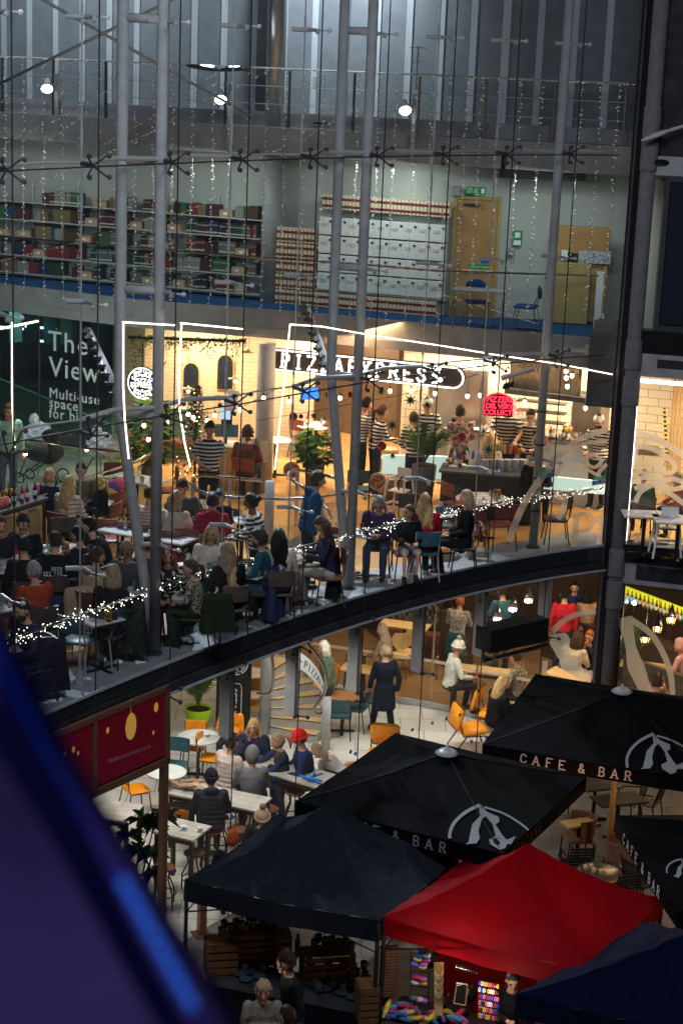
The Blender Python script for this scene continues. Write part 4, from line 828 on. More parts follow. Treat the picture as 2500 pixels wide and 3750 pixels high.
T[19] = tr(1615, 1878, .5, 'small round table between the red and black coated women'); laden(T[19], 'small table between the red and black coats', .3, .3, (('wine', 1), ('glass', 1)), seed=19)
T[20] = tr(1768, 1825, 1.0, 'big round grey marble table ringed by red chairs'); laden(T[20], 'big round marble table', .7, .7, (('menu', 1), ('glass', 3), ('napkin', 3)), seed=20)
T[21] = tr(1158, 1556, .85, 'round white table inside, before the brown panelled wall'); laden(T[21], 'inner round table', .5, .5, (('dark', 1), ('red', 1), ('glass', 1)), seed=21)
tr(1010, 1610, .7, 'round white table behind the ordering desk and round pillar');
for k, (x, y, l) in enumerate(((905, 1530, 'upper'), (930, 1588, 'lower'))): pass
# loose chairs: pixel of the seat centre, kind, facing (0 = looks away from us)
def lc(kind, px, py, face, label, floor=MZ, sh=.45): p = G(px, py, floor+sh); return chair_at(kind, (p.x, p.y, floor), rad(face), label, True)
lc('teal', 290, 2345, -20, 'dark teal padded chair nearest us, its back towards the sill'); lc('teal', 385, 2318, 70, 'dark teal padded chair at the right end of the small empty table')
lc('red', 395, 1878, 60, 'red padded chair pulled out beside the rainbow coat'); lc('red', 440, 1845, 170, 'red padded chair under the rainbow puffer coat'); lc('red', 415, 1785, 180, 'red padded chair tucked under the far marble table'); lc('red', 600, 1795, 100, 'red padded chair with its back to the Christmas tree')
lc('red', 395, 1975, 0, 'red padded chair on the near side of the long empty table'); lc('red', 480, 1985, 0, 'red padded chair behind the left pole of the splayed mast'); lc('red', 640, 1945, 180, 'red padded chair behind the long empty table, left of a pair'); lc('red', 712, 1965, 180, 'red padded chair behind the long empty table, right of a pair'); lc('red', 680, 2045, 180, 'red padded chair behind the green bottle'); lc('red', 865, 1965, 100, 'red padded chair beside the waitress')
lc('red', 1675, 1845, -60, 'red padded chair left of the big round table'); lc('red', 1835, 1920, 15, 'red padded chair on the near side of the big round table'); lc('red', 1840, 1830, 200, 'red padded chair at the far side of the big round table'); lc('red', 1740, 1935, -10, 'red padded chair seen between two cables by the round table'); lc('red', 1700, 1820, 180, 'red padded chair behind the woman in the black coat')
lc('teal', 1310, 1790, 0, 'dark teal padded chair standing alone behind the right mast'); lc('red', 1250, 2005, 0, 'red padded chair with a bag beside the right mast'); lc('red', 1190, 1605, 40, 'red padded chair at the inner round table'); lc('red', 1110, 1600, -40, 'second red padded chair at the inner round table'); lc('teal', 1610, 1925, 20, 'dark chair between the boy and the woman in black'); lc('darkseat', 1500, 1905, 180, 'dark chair behind the boy in shorts')
lc('darkseat', 1905, 1790, 200, 'dark chair standing against the black counter'); lc('darkseat', 2035, 1900, 90, 'dark chair behind the frosted scroll decal'); lc('high', 1462, 1800, 150, 'white wooden high chair with black straps', sh=.5)
lc('darkseat', 405, 2240, 200, 'dark chair draped with a quilted coat by the mast'); lc('darkseat', 800, 2190, 10, 'dark chair with a long green coat over its back'); lc('darkseat', 930, 2120, 60, 'dark chair behind the man in teal'); lc('darkseat', 150, 2420, 10, 'dark chair hung with a dark coat at the lower left'); lc('darkseat', 240, 2000, 200, 'dark chair behind the men in navy and black')
# ================================================================== RESTAURANT PEOPLE
P = person
P(183, 1746, MZ, 'sit', -20, (.02, .03, .05), 'blond', 'mop', 'blond boy kneeling up in a dark printed t-shirt by the counter', h=.8, kid=1, zseat=.62, arms='table')
P(257, 1772, MZ, 'sit', -25, stripes('knit_stripe', (.62, .52, .40), (.04, .035, .035), .075, .18), 'blond', 'long', 'woman in a cream jumper with thin black stripes seen from behind', arms='table', chair='red')
P(297, 1722, MZ, 'sit', 172, (.15, .13, .085), 'dark', 'crop', 'man in an olive sweatshirt facing us at the family table', arms='table', chair='red', nod=14)
P(363, 1765, MZ, 'sit', 70, (.015, .015, .018), 'blond', 'pony', 'small blonde girl with high pigtail in a black top', h=.66, kid=1, zseat=.62, chair='red')
P(4, 1925, MZ, 'sit', 200, (.02, .02, .022), 'brown', 'short', 'person in dark clothes cut off by the left edge', arms='table', chair='darkseat')
P(86, 1917, MZ, 'sit', 175, (.012, .012, .014), 'dark', 'mop', 'laughing young man in a black sweatshirt facing us', arms='table', chair='darkseat')
P(88, 2003, MZ, 'sit', 15, (.010, .010, .012), 'black', 'mop', 'young man with black hair and black top leaning over his plate', lean=22, nod=20, chair='darkseat')
p8 = P(203, 1981, MZ, 'sit', 5, (.010, .010, .012), 'dark', 'short', 'young man in a black hoodie with white print on its back', lean=10, yaw=30, chair='darkseat')
P(285, 1961, MZ, 'sit', 60, (.018, .02, .045), 'black', 'short', 'young man in a navy top looking left', yaw=15, lean=14, chair='darkseat')
P(326, 1927, MZ, 'sit', 80, (.012, .012, .014), 'black', 'crop', 'broad man in black leaning towards his neighbours', h=1.05, lean=22, yaw=10, skin='skin2', chair='darkseat')
P(124, 2092, MZ, 'sit', 35, (.36, .045, .02), 'grey', 'crop', 'grey-haired man in a rust red jumper', yaw=20, arms='fold', chair='darkseat')
P(357, 2039, MZ, 'sit', -25, (.40, .28, .19), 'brown', 'pony', 'woman with brown ponytail in a beige hoodie with dark ribbons', yaw=-35, hood='down', chair='brown')
P(416, 2104, MZ, 'sit', -15, (.015, .013, .013), 'ash', 'bob', 'woman with tousled blonde bob and black top seen from behind', chair='darkseat')
P(464, 2016, MZ, 'sit', 175, (.07, .075, .08), 'ash', 'mop', 'boy with glasses in a dark grey jacket looking down', nod=26, glasses=1, chair='darkseat')
P(86, 2232, MZ, 'sit', 130, (.025, .02, .05), 'dark', 'short', 'dark-bearded man in a navy top at the lower left', nod=22, beard=1, glasses=0, chair='darkseat')
P(550, 1809, MZ, 'sit', -10, stripes('pink_stripe', (.60, .50, .44), (.50, .20, .14), .05, .4), 'brown', 'short', 'person in a pink and cream striped top behind the left mast', chair='darkseat')
P(645, 1829, MZ, 'sit', -10, (.55, .47, .37), 'ash', 'bob', 'woman in a cream cable knit jumper seen from behind', yaw=-20, chair='brown')
P(669, 1785, MZ, 'sit', 185, (.06, .07, .08), 'dark', 'mop', 'young man in a dark grey knit facing us with eyes down', nod=24, chair='darkseat')
P(779, 1837, MZ, 'sit', 5, (.28, .02, .04), 'black', 'short', 'man in a maroon hoodie seen from behind', hood='down', h=1.05, chair='teal')
P(803, 1822, MZ, 'sit', 160, (.02, .02, .025), 'dark', 'mop', 'dark-haired child half hidden behind the maroon hoodie', h=.8, kid=1, chair='darkseat')
TSH = stripes('waiter_stripe', (.62, .60, .56), (.025, .022, .022), .07, .52)
P(918, 1841, MZ, 'stand', 75, TSH, 'black', 'bun', 'waitress in a black and white striped top serving a table', arms='table', skin='skin3', bottom=(.015, .015, .018), h=.97)
P(775, 1955, MZ, 'sit', 195, (.66, .60, .50), 'blond', 'vlong', 'woman with long blonde hair and white ribbed jumper facing us', arms='table', yaw=-20, chair='red')
P(617, 2037, MZ, 'sit', 185, blotch('bw_floral', (.02, .018, .018), (.6, .55, .48), 16, .45), 'ginger', 'vlong', 'woman with long ginger hair and a black and white patterned top', chair='red')
P(544, 1996, MZ, 'sit', 10, (.03, .06, .12), 'brown', 'short', 'person with brown hair hidden behind the V of the left mast', chair='darkseat')
P(618, 2062, MZ, 'sit', -40, (.018, .035, .02), 'brown', 'bob', 'person in dark green with back to the sill beside the left mast', h=.82, zseat=.44)
P(695, 2082, MZ, 'sit', 85, blotch('leopard', (.42, .36, .28), (.04, .035, .03), 42, .47), 'brown', 'pony', 'girl in a green dress and leopard print cardigan', h=.86, kid=1, yaw=25, bottom=(.03, .045, .02), dress=1, chair='darkseat')
P(832, 2021, MZ, 'sit', 25, (.012, .012, .013), 'ash', 'vlong', 'woman in black with very long ombre blonde hair seen from behind', arms='table', yaw=25, chair='darkseat')
P(948, 1973, MZ, 'sit', 80, (.01, .09, .13), 'dark', 'curly', 'bearded man with curly dark hair in a teal jumper', arms='table', bottom=(.06, .08, .13), beard=1, yaw=5, chair='darkseat')
P(1022, 1969, MZ, 'sit', 10, (.38, .34, .31), 'black', 'long', 'woman with long dark hair and pale grey knit seen from behind', yaw=-10, chair='darkseat')
P(1165, 1760, MZ, 'stand', -80, (.012, .065, .16), 'brown', 'mop', 'standing man in a blue puffer jacket looking right', arms='down', puff=1, bottom=(.015, .02, .035), hood='down', h=1.02, nod=4)
P(1178, 1924, MZ, 'sit', 100, (.02, .02, .04), 'brown', 'vlong', 'young woman with long auburn hair looking down at her phone', arms='phone', nod=32, bottom=(.33, .30, .26), chair='brown')
P(769, 1573, MZ, 'stand', 183, TSH, 'brown', 'mop', 'young waiter in a striped t-shirt standing by the ordering desk', arms='hip', short=1, bottom=(.03, .035, .05), nod=10, lean=0)
P(907, 1587, MZ, 'sit', -10, (.12, .05, .04), 'dark', 'curly', 'seated guest with dark curls half hidden behind the desk screen', chair='red')
P(1387, 1846, MZ, 'sit', 172, (.045, .02, .075), 'grey', 'bob', 'grey-haired woman with glasses in a purple padded jacket', nod=30, glasses=1, puff=1, bottom='denim', arms='phone', chair='red', lean=14)
P(1497, 1877, MZ, 'sit', 190, (.012, .014, .014), 'brown', 'crop', 'boy in black t-shirt with green print and grey shorts', h=.82, kid=1, yaw=-60, nod=2, shorts=1, bottom=(.24, .26, .24), arms='table', chair='red', lean=0)
P(1555, 1838, MZ, 'sit', 10, (.30, .015, .025), 'blond', 'long', 'blonde woman in a dark red coat seen from behind', chair='teal')
P(1706, 1826, MZ, 'sit', 92, (.012, .013, .015), 'ash', 'bob', 'woman in a long black coat sitting in profile', arms='lap', bottom=(.012, .012, .014), puff=0, coat=.5, lean=-2, nod=2, chair='darkseat')
SB = stripes('chef_stripe', (.68, .66, .62), (.05, .045, .045), .06, .5)
P(1343, 1481, MZ, 'stand', -60, SB, 'black', 'short', 'cook in a striped top standing left of the pass', arms='table')
P(1401, 1509, MZ, 'stand', -70, TSH, 'brown', 'pony', 'waitress with brown ponytail and striped top by the till', arms='table', h=.94)
P(1564, 1482, MZ, 'stand', 170, TSH, 'dark', 'crop', 'chef in a white cap and striped top behind the palm', arms='reach', hat=('cap', (.7, .7, .68)), nod=20, short=1, h=1.05)
P(1514, 1533, MZ, 'stand', 10, TSH, 'brown', 'short', 'worker in a striped top bending over the front counter', arms='table', lean=20, h=.95)
P(1684, 1511, MZ, 'stand', 10, blotch('pink_floral', (.50, .22, .22), (.08, .12, .08), 16, .5), 'dark', 'short', 'customer in a pink floral shirt waiting at the pass', arms='table')
P(1858, 1492, MZ, 'stand', 175, TSH, 'dark', 'short', 'chef whose head is hidden by the red neon sign', arms='reach', short=1, h=1.06)
P(1941, 1523, MZ, 'stand', 170, TSH, 'dark', 'crop', 'dark-haired chef working behind the bright white counter', arms='table', nod=28, lean=16, skin='skin2')
P(2192, 1543, MZ, 'stand', 150, SB, 'black', 'crop', 'chef in a white cap beside the corner column', arms='table', hat=('cap', (.72, .72, .7)), nod=22, beard=1)
P(1787, 1619, MZ, 'sit', 15, (.60, .55, .48), 'blond', 'long', 'blonde guest in white sitting up at the counter', zseat=.6)
P(1967, 1671, MZ, 'sit', -20, (.02, .02, .024), 'black', 'short', 'guest in a black jacket sitting at the counter', zseat=.55)
P(32, 1507, MZ, 'stand', 200, (.30, .50, .36), 'brown', 'vlong', 'woman in a mint fleece standing in the gallery at the left edge', arms='down', bottom=(.10, .14, .18), yaw=-20)
P(2355, 1745, MZ, 'sit', 0, (.05, .12, .05), 'blond', 'crop', 'blond child in green seen through the lit side window', h=.8, kid=1, zseat=.5, chair='darkseat')
P(2478, 1755, MZ, 'sit', 100, (.35, .06, .04), 'blond', 'crop', 'child in red at the right edge of the lit side window', h=.8, kid=1, zseat=.5)
# ================================================================== RESTAURANT FITTINGS
def onledge(px, py, off=0.0):   # place on the vertical sheet of the library slab edge
 best = None
 for (a, b) in zip(LEDGE[:-1], LEDGE[1:]):
  t = V((b[0]-a[0], b[1]-a[1], 0)).normalized(); n = V((t.y, -t.x, 0)); o = V((a[0], a[1], 0))+n*off; p = PL(px, py, o, n); s = (p-o).dot(t); L = hypot(b[0]-a[0], b[1]-a[1])
  if -1e-6 <= s <= L or best is None or (s > L and b == LEDGE[-1]): best = (p, t, n)
  if 0 <= s <= L: return p, t, n
 return best
def loc_(mb, o): mb.v = [(v[0]-o[0], v[1]-o[1], v[2]-o[2]) for v in mb.v]; return mb
UP = V((0, 0, 1))
# lettering window on the left
VW = [(-13, 41.35), (-7.4, 37.95), (-4.62, 36.45)]
vw = thing('lettered_window', 'dark green glass wall with large pale lettering above the gallery', 'window', (-7.4, 37.95, 4.5))
for a, b in zip(VW[:-1], VW[1:]):
 n = 3;
 for i in range(n):
  p = (a[0]+(b[0]-a[0])*i/n, a[1]+(b[1]-a[1])*i/n); q = (a[0]+(b[0]-a[0])*(i+1)/n, a[1]+(b[1]-a[1])*(i+1)/n); mb = MB(); mb.wall([p, q], 4.52, 7.44, .012); loc_(mb, (-7.4, 37.95, 4.5)).build('pane', 'glass_green', vw)
  if i: mb = MB(); mb.tube([(p[0], p[1]-.02, 4.5), (p[0], p[1]-.02, 7.45)], .02, 4); loc_(mb, (-7.4, 37.95, 4.5)).build('mullion', 'steel_dark', vw)
vt = V((-4.62+7.4, 36.45-37.95, 0)).normalized(); vn = V((vt.y, -vt.x, 0))
def vtext(txt, px, py, size, sp=1.0):
 mb = MB(); o = PL(px, py, V((-7.4, 37.95, 0))+vn*.02, vn); text_at(mb, txt, o, vt, UP, size, ext=.004, spacing=sp); loc_(mb, (-7.4, 37.95, 4.5)).build('lettering', 'print_white', vw)
vtext('The', 176, 1281, .60, 1.15); vtext('View', 180, 1376, .60, 1.1); vtext('Multi-use', 180, 1455, .31, 1.12); vtext('space', 180, 1490, .31, 1.12); vtext('for bi', 180, 1528, .31, 1.12)
mb = MB(); mb.wall([(-13, 44.5), (-5.4, 42)], 4.5, 7.47, .1); mb.build('dark_room_wall', 'fascia_dark', kind=st)
mb = MB()
for px, py, L in ((30, 1200, .8), (150, 1200, .8), (160, 1250, .5)):
 p = GY(px, py, 41.5); mb.box(tuple(p), (L, .06, .04), rad(-20))
t = mb.build('strip_light', 'led_white', None, label='short white ceiling strip lights glowing behind the lettered window', cat='light')
mb = MB(); p = PL(0, 1400, V((-7.4, 39.2, 0)), vn); mb.prism([PL(-10, 1385, V((-7.4, 38.9, 0)), vn), PL(410, 1560, V((-7.4, 38.9, 0)), vn), PL(410, 1700, V((-7.4, 38.9, 0)), vn), PL(-10, 1720, V((-7.4, 38.9, 0)), vn)], -vn*.1); mb.build('stair_flank', mat('teal_panel', (.08, .16, .16), .5), None, label='teal flank of a staircase seen through the lettered window', cat='stair')
for i in range(6):   # dark shapes of shelving in the room behind
 mb = MB(); p = GY(60+i*62, 1330, 41); mb.box((p.x, p.y, 6.6), (.28, .1, .7)); mb.build('display_panel', ['teal_panel', 'screen_dark', 'teal_vinyl'][i % 3], None, label='dim narrow display panel standing in the room behind the lettering', cat='panel', group='display panels behind the lettering')
# hanging round sign
sc = GY(524, 1403, 36.0); su = V((.95, -.30, 0)).normalized(); sn = V((su.y, -su.x, 0))
t = thing('round_sign', 'round black sign with white scrolls and two lit words hanging by the left mast', 'sign', sc); R_ = .315
def TS(x, y, l=.03): return su*x+UP*y+sn*l
mb = MB(); mb.prism([TS(cos(a*pi/20)*(R_+.02), sin(a*pi/20)*(R_+.02), -.04) for a in range(40)], sn*.06); mb.build('disc', 'print_black', t)
mb = MB(); T1 = lambda x, y: TS(x, y, .03)
ribbon(mb, [(R_*cos(a*pi/24), R_*sin(a*pi/24)) for a in range(49)], .018, T1)
for sx in (-1, 1):
 for sy in (-1, 1):
  for (cx_, cy_, r0_, t0, n, dr) in ((.12, .17, .06, 0, 14, -.003), (.20, .10, .05, 2, 12, -.003), (.06, .25, .045, 1, 12, -.002), (.17, .22, .04, 3, 11, -.002), (.03, .15, .03, 0, 9, -.001)):
   ribbon(mb, [(sx*(cx_+(r0_+dr*k)*cos(t0+k*.5)), sy*(cy_+(r0_+dr*k)*sin(t0+k*.5))) for k in range(n)], .014, T1)
mb.build('scrollwork', 'neon_white', t)
mb = MB(); text_at(mb, 'PIZZA', TS(-.17, .012), su, UP, .125, ext=.003, spacing=1.05); text_at(mb, 'EXPRESS', TS(-.265, -.085), su, UP, .125, ext=.003, spacing=1.02); mb.build('lettering', 'neon_white', t)
mb = MB(); mb.tube([TS(0, R_), TS(0, .8)], .012, 6); mb.build('hanger', 'black_metal', t)
# long lit sign below the slab
_, lt, ln = onledge(1300, 1300, -.12); lo = V((-.15, 34.95, 0))-ln*.12
pa = PL(1000, 1262, lo, ln); pb = PL(1000, 1352, lo, ln); pc = PL(1660, 1325, lo, ln)
t = thing('long_sign', 'long black sign with white lit letters inside a glowing outline under the slab', 'sign', pb); Ls = (pc-pa).dot(lt); Hs = .40
def TL(x, y, l=.02): return lt*x+UP*y+ln*l
r_ = Hs/2; arc = [(Ls+r_*cos(a), r_+r_*sin(a)) for a in [pi/2-i*pi/12 for i in range(13)]]
mb = MB(); k = 1.16; mb.prism([TL(-.25, -.03, -.06), TL(Ls, -.03, -.06)]+[TL(x if abs(y-r_) > r_*.99 else x+.0, y, -.06) for x, y in [(Ls+(r_+.03)*cos(a), r_+(r_+.03)*sin(a)) for a in [-pi/2+i*pi/12 for i in range(13)]]]+[TL(-.25, Hs+.03, -.06)], ln*.06); mb.build('board', mat('sign_board', (.06, .04, .03), .4), t)
mb = MB(); mb.tube([TL(-.25, Hs)]+[TL(x, y) for x, y in arc]+[TL(-.25, 0)], .017, 6); mb.build('glowing_outline', 'neon_white', t, True)
p0 = PL(1030, 1336, lo, ln)-pb; x0 = p0.dot(lt); x1 = (PL(1628, 1396, lo, ln)-pb).dot(lt); lh = .265
mb = MB(); pit = (x1-x0)/12.6/lh; slabtext(mb, 'PIZZAEXPRESS', lambda x, y: TL(x0+x, (Hs-lh)/2+y, .025), lh, .042, pit*12.6/12); mb.build('lettering', 'neon_white', t)
# red neon
rc = GY(1824, 1484, 33.2); t = thing('neon_sign', 'small arched black sign with three lines of red neon lettering', 'sign', rc)
mb = MB(); mb.prism([(-.29, 0, -.2), (.29, 0, -.22), (.27, 0, .12), (.15, 0, .2), (0, 0, .23), (-.15, 0, .2), (-.27, 0, .12)], (0, .05, 0)); mb.build('board', 'print_black', t)
mb = MB(); text_at(mb, 'PIZZERIA', (-.235, -.01, .06), (1, 0, 0), UP, .155, ext=.002, spacing=.9); text_at(mb, 'DELIVERY&', (-.245, -.01, -.06), (1, 0, 0), UP, .135, ext=.002, spacing=.86); text_at(mb, 'COLLECTION', (-.27, -.01, -.18), (1, 0, 0), UP, .135, ext=.002, spacing=.88)
ribbon(mb, [(-.275, -.185), (-.265, .115), (-.14, .195), (0, .215), (.14, .195), (.265, .115), (.275, -.2)], .008, lambda x, y: V((x, -.01, y))); mb.build('neon_tubes', 'neon_red', t)
# reflections of lit window frames, built as glowing tubes behind the glass
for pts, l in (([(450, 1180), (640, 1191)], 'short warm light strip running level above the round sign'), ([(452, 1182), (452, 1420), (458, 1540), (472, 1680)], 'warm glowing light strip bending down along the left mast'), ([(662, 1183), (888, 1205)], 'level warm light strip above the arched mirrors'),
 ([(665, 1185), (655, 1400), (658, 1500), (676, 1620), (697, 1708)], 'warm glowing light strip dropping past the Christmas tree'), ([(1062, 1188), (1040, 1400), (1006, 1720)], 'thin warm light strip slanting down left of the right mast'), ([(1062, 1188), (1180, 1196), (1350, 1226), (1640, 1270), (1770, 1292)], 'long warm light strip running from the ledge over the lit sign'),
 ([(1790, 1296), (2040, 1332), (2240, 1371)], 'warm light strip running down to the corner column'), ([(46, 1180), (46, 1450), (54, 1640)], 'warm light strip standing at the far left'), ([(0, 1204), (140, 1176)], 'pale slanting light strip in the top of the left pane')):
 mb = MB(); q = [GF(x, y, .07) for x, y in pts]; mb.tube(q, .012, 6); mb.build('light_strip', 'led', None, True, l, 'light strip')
# bulbs
BP = [(94, 1660, 33), (318, 1645, 33.4), (528, 1558, 33.6), (544, 1609, 33.4), (612, 1546, 33.6), (690, 1516, 33.8), (708, 1529, 33.8), (760, 1541, 33.6), (787, 1521, 33.6), (879, 1501, 33.4), (965, 1458, 33.2), (1058, 1470, 33), (1427, 1432, 34.5), (1505, 1432, 34.5), (1592, 1441, 34.5), (1245, 1458, 34), (1737, 1344, 34), (1801, 1350, 34), (1859, 1360, 34), (1793, 1328, 34), (1711, 1451, 34.6), (1757, 1448, 34.6), (1920, 1473, 34.6), (2142, 1495, 34), (2071, 1360, 33.6), (2093, 1376, 33.6), (2072, 1384, 33.6), (2076, 1415, 33.6), (1612, 1390, 33.6), (1605, 1350, 33.6)]
BN = None
near = ['by the gallery rail', 'left of the round sign', 'over the leafy plant', 'among the leaves of the tall plant', 'right of the left mast', 'at the tip of the Christmas tree', 'in the Christmas tree', 'above the waiter', 'beyond the waiter', 'above the desk screen', 'in front of the round pillar', 'right of the round pillar', 'over the left cook', 'over the capped chef', 'right of the capped chef', 'behind the right mast', 'right of the long sign', 'above the neon sign', 'right of the hanging lamps', 'highest on the tiled wall', 'left of the red neon', 'touching the left edge of the red neon', 'over the dark-haired chef', 'over the capped chef by the column', 'top of the bulb cluster', 'right one of the bulb cluster', 'middle of the bulb cluster', 'bottom of the bulb cluster', 'inside the end curve of the sign', 'at the top end curve of the sign']
for i, (x, y, d) in enumerate(BP):
 p = GY(x, y, d)
 if BN is None:
  BN = thing('hanging_bulb', 'bare warm light bulb '+near[i], 'light bulb', p, 0, 'bare light bulbs of the restaurant'); mb = MB(); mb.ell((0, 0, 0), (.036, .036, .045), None, 12, 8); mb.build('glass_bulb', 'bulb', BN, True)
  mb = MB(); mb.tube([(0, 0, .035), (0, 0, .09)], .018, 8); mb.build('socket', 'black', BN); mb = MB(); mb.tube([(0, 0, .09), (0, 0, .28)], .004, 5); mb.build('flex', 'black', BN)
 else: dup(BN, p, 0, 'bare warm light bulb '+near[i], group='bare light bulbs of the restaurant')
for pts, l in (([(0, 1640), (94, 1650), (318, 1638), (450, 1565), (528, 1550), (612, 1538), (690, 1508), (787, 1513), (879, 1493), (965, 1450), (1010, 1425)], 'drooping festoon cable carrying the bulbs over the left tables'), ([(1650, 1395), (1700, 1345), (1735, 1372), (1790, 1330)], 'looped black festoon cable right of the long sign'), ([(940, 1540), (1180, 1500), (1500, 1440), (1790, 1360)], 'thin black festoon cable crossing below the long sign')):
 mb = MB(); mb.tube([GY(x, y, 33.6) for x, y in pts], .006, 5); mb.build('festoon_cable', 'cable', None, False, l, 'cable')
for (x, y, d, l) in ((862, 1388, 36.5, 'white disc pendant lamp before the right arched mirror'), (690, 1425, 36.5, 'pale cone pendant lamp before the left arched mirror'), (910, 1290, 36.5, 'unlit grey disc pendant lamp beside the round pillar')):
 p = GY(x, y, d); t = thing('pendant_lamp', l, 'lamp', p); mb = MB(); mb.lathe([(.15, 0), (.15, .012), (.03, .04), (.02, .07)], (0, 0, 0), 20); mb.build('lamp_shade', 'cream', t, True)
 if 'grey' not in l: mb = MB(); mb.ell((0, 0, -.035), (.035, .035, .045), None, 10, 7); mb.build('bulb', 'bulb', t, True)
 mb = MB(); mb.tube([(0, 0, .07), (0, 0, .9)], .005, 5); mb.build('flex', 'black', t)
# pillar, desk, bin
p = G(962, 1800, MZ); mb = MB(); mb.tube([(p.x, p.y, 4.5), (p.x, p.y, 7.46)], .175, 24); mb.build('pillar', 'column_warm', None, True, 'round pale concrete pillar behind the ordering desk', 'pillar'); PX = p
p = G(868, 1800, MZ); t = thing('ordering_desk', 'orange wood ordering desk with a pale marble surround on top', 'desk', (p.x, p.y+.3, MZ), rad(-14)); mb = MB(); mb.box((0, 0, .43), (.78, .5, .86)); mb.build('cabinet', mat('desk_wood', (.46, .24, .07), .45, noise=.12, scale=2), t)
mb = MB(); mb.box((0, 0, .875), (.84, .56, .03)); mb.build('worktop', 'marble', t); mb = MB(); mb.box((.24, -.26, .99), (.3, .02, .2)); mb.box((.385, 0, .99), (.02, .5, .2)); mb.build('surround', 'white', t)
b = R2(-.28, 0, rad(-14)); t2 = thing('till_screen', 'tilted till screen with a dark back and a lit tablet above it', 'screen', (p.x+b[0], p.y+.3+b[1], MZ+.89)); mb = MB(); mb.box((0, 0, .12), (.06, .1, .24)); mb.box((0, .06, .5), (.2, .04, .5)); mb.build('stand', 'black', t2); mb = MB(); mb.rbox((.02, -.06, .26), (.46, .03, .28), .01, rx=rad(-38)); mb.build('monitor', mat('monitor', (.06, .10, .14), .2), t2); mb = MB(); mb.box((-.02, .02, .62), (.2, .02, .3)); mb.build('tablet', 'screen_pale', t2)
t3 = thing('menu_board', 'small white framed notice tilted on a stand above the till', 'notice', (p.x+b[0]+.1, p.y+.3+b[1], MZ+1.55)); mb = MB(); mb.box((0, 0, .2), (.22, .02, .42), ry=rad(12)); mb.build('board', 'white', t3); mb = MB(); mb.tube([(0, .03, -.35), (0, .03, .1)], .02, 6); mb.build('stand', 'black', t3)
p = G(958, 1780, MZ); t = thing('waste_bin', 'grey waste bin with blue liner beside the ordering desk', 'bin', (p.x+.02, p.y-.45, MZ)); mb = MB(); mb.lathe([(.15, 0), (.19, .5), (.2, .52), (.17, .5)], (0, 0, 0), 4); mb.build('tub', 'white', t); mb = MB(); mb.rbox((0, 0, .52), (.2, .2, .06), .02, .3); mb.build('liner', 'sign_blue', t)
mb = MB(); q = GY(968, 1655, PX.y-.2); mb.box(tuple(q), (.15, .02, .42)); mb.build('poster', 'cream', None, False, 'small cream and blue notice stuck on the round pillar', 'notice')
# stair opening: rails, newel, glass
def railpath(pts, z): return [G(x, y, z) for x, y in pts]
ra = railpath([(972, 1762), (843, 1750), (739, 1740), (707, 1752), (700, 1772), (723, 1797), (779, 1813), (859, 1823), (978, 1829), (1122, 1826), (1181, 1820), (1247, 1804)], 5.55); rb = railpath([(1241, 1755), (1170, 1735), (1090, 1721), (1056, 1731), (1054, 1749), (1122, 1792)], 5.55)
t = thing('stair_balustrade', 'curved stainless rail and glass around the stair opening in the restaurant floor', 'railing', tuple(ra[4]-UP*1.04))
for q, nm in ((ra, 0), (rb, 1)):
 mb = MB(); mb.tube(q, .03, 10); loc_(mb, ra[4]-UP*1.04).build('handrail', 'inox', t, True)
 for a, b_ in zip(q[:-1], q[1:]):
  mb = MB(); mb.quad(a-UP*.12, b_-UP*.12, b_-UP*.98, a-UP*.98); loc_(mb, ra[4]-UP*1.04).build('glass_panel', 'glass_clear', t)
for i in (1, 3, 6, 8, 10): a = ra[i]; mb = MB(); mb.box((a.x, a.y, a.z-.54), (.07, .02, 1.0)); loc_(mb, ra[4]-UP*1.04).build('post', 'steel', t)
for i in (2, 5): a = rb[i]; mb = MB(); mb.box((a.x, a.y, a.z-.54), (.07, .02, 1.0)); loc_(mb, ra[4]-UP*1.04).build('post', 'steel', t)
p = G(989, 1762, 5.62); mb = MB(); mb.tube([(p.x, p.y, 4.5), (p.x, p.y, 5.62)], .085, 18); mb.build('newel_post', 'steel', None, True, 'stout round grey newel post at the stair opening', 'post')
mb = MB(); mb.tube([G(1185, 1848, 5.5), G(1205, 1872, 5.45), G(1218, 1915, 5.2), G(1216, 1960, 4.9)], .022, 8); mb.build('stair_rail', 'inox', None, True, 'steel stair rail curling down behind the man in blue', 'railing')
q = [G(x, y, 4.52) for x, y in ((1180, 1990), (1100, 1960), (1060, 1985), (1030, 2010), (1090, 2030), (1170, 2025))]; mb = MB(); mb.prism(q, (0, 0, .03)); mb.build('stair_curb', 'steel_dark', None, False, 'dark curb at the edge of the stair opening', 'curb')
# gallery rails
mb = MB(); r1 = [G(x, y, 5.55) for x, y in ((590, 1640), (500, 1690), (360, 1738), (150, 1818), (60, 1850))]; mb.tube(r1, .028, 8); t = mb.build('gallery_rail', 'inox', None, True, 'slanting metal handrail between the gallery and the restaurant tables', 'railing')
for a, b_ in zip(r1[:-1], r1[1:]): mb = MB(); mb.quad(a-UP*.1, b_-UP*.1, b_-UP*1.0, a-UP*1.0); mb.build('glass_panel', 'glass_green', t)
mb = MB(); r1 = [G(x, y, 5.55) for x, y in ((-20, 1600), (60, 1606), (300, 1640), (465, 1660))]; mb.tube(r1, .028, 8); t = mb.build('gallery_rail', 'inox', None, True, 'pale level handrail in front of the wrapped shapes in the gallery', 'railing')
for a, b_ in zip(r1[:-1], r1[1:]): mb = MB(); mb.quad(a-UP*.1, b_-UP*.1, b_-UP*1.0, a-UP*1.0); mb.build('glass_panel', 'glass_green', t)
mat('film', (.35, .38, .42), .15, noise=.6, scale=30, bump=1.0)
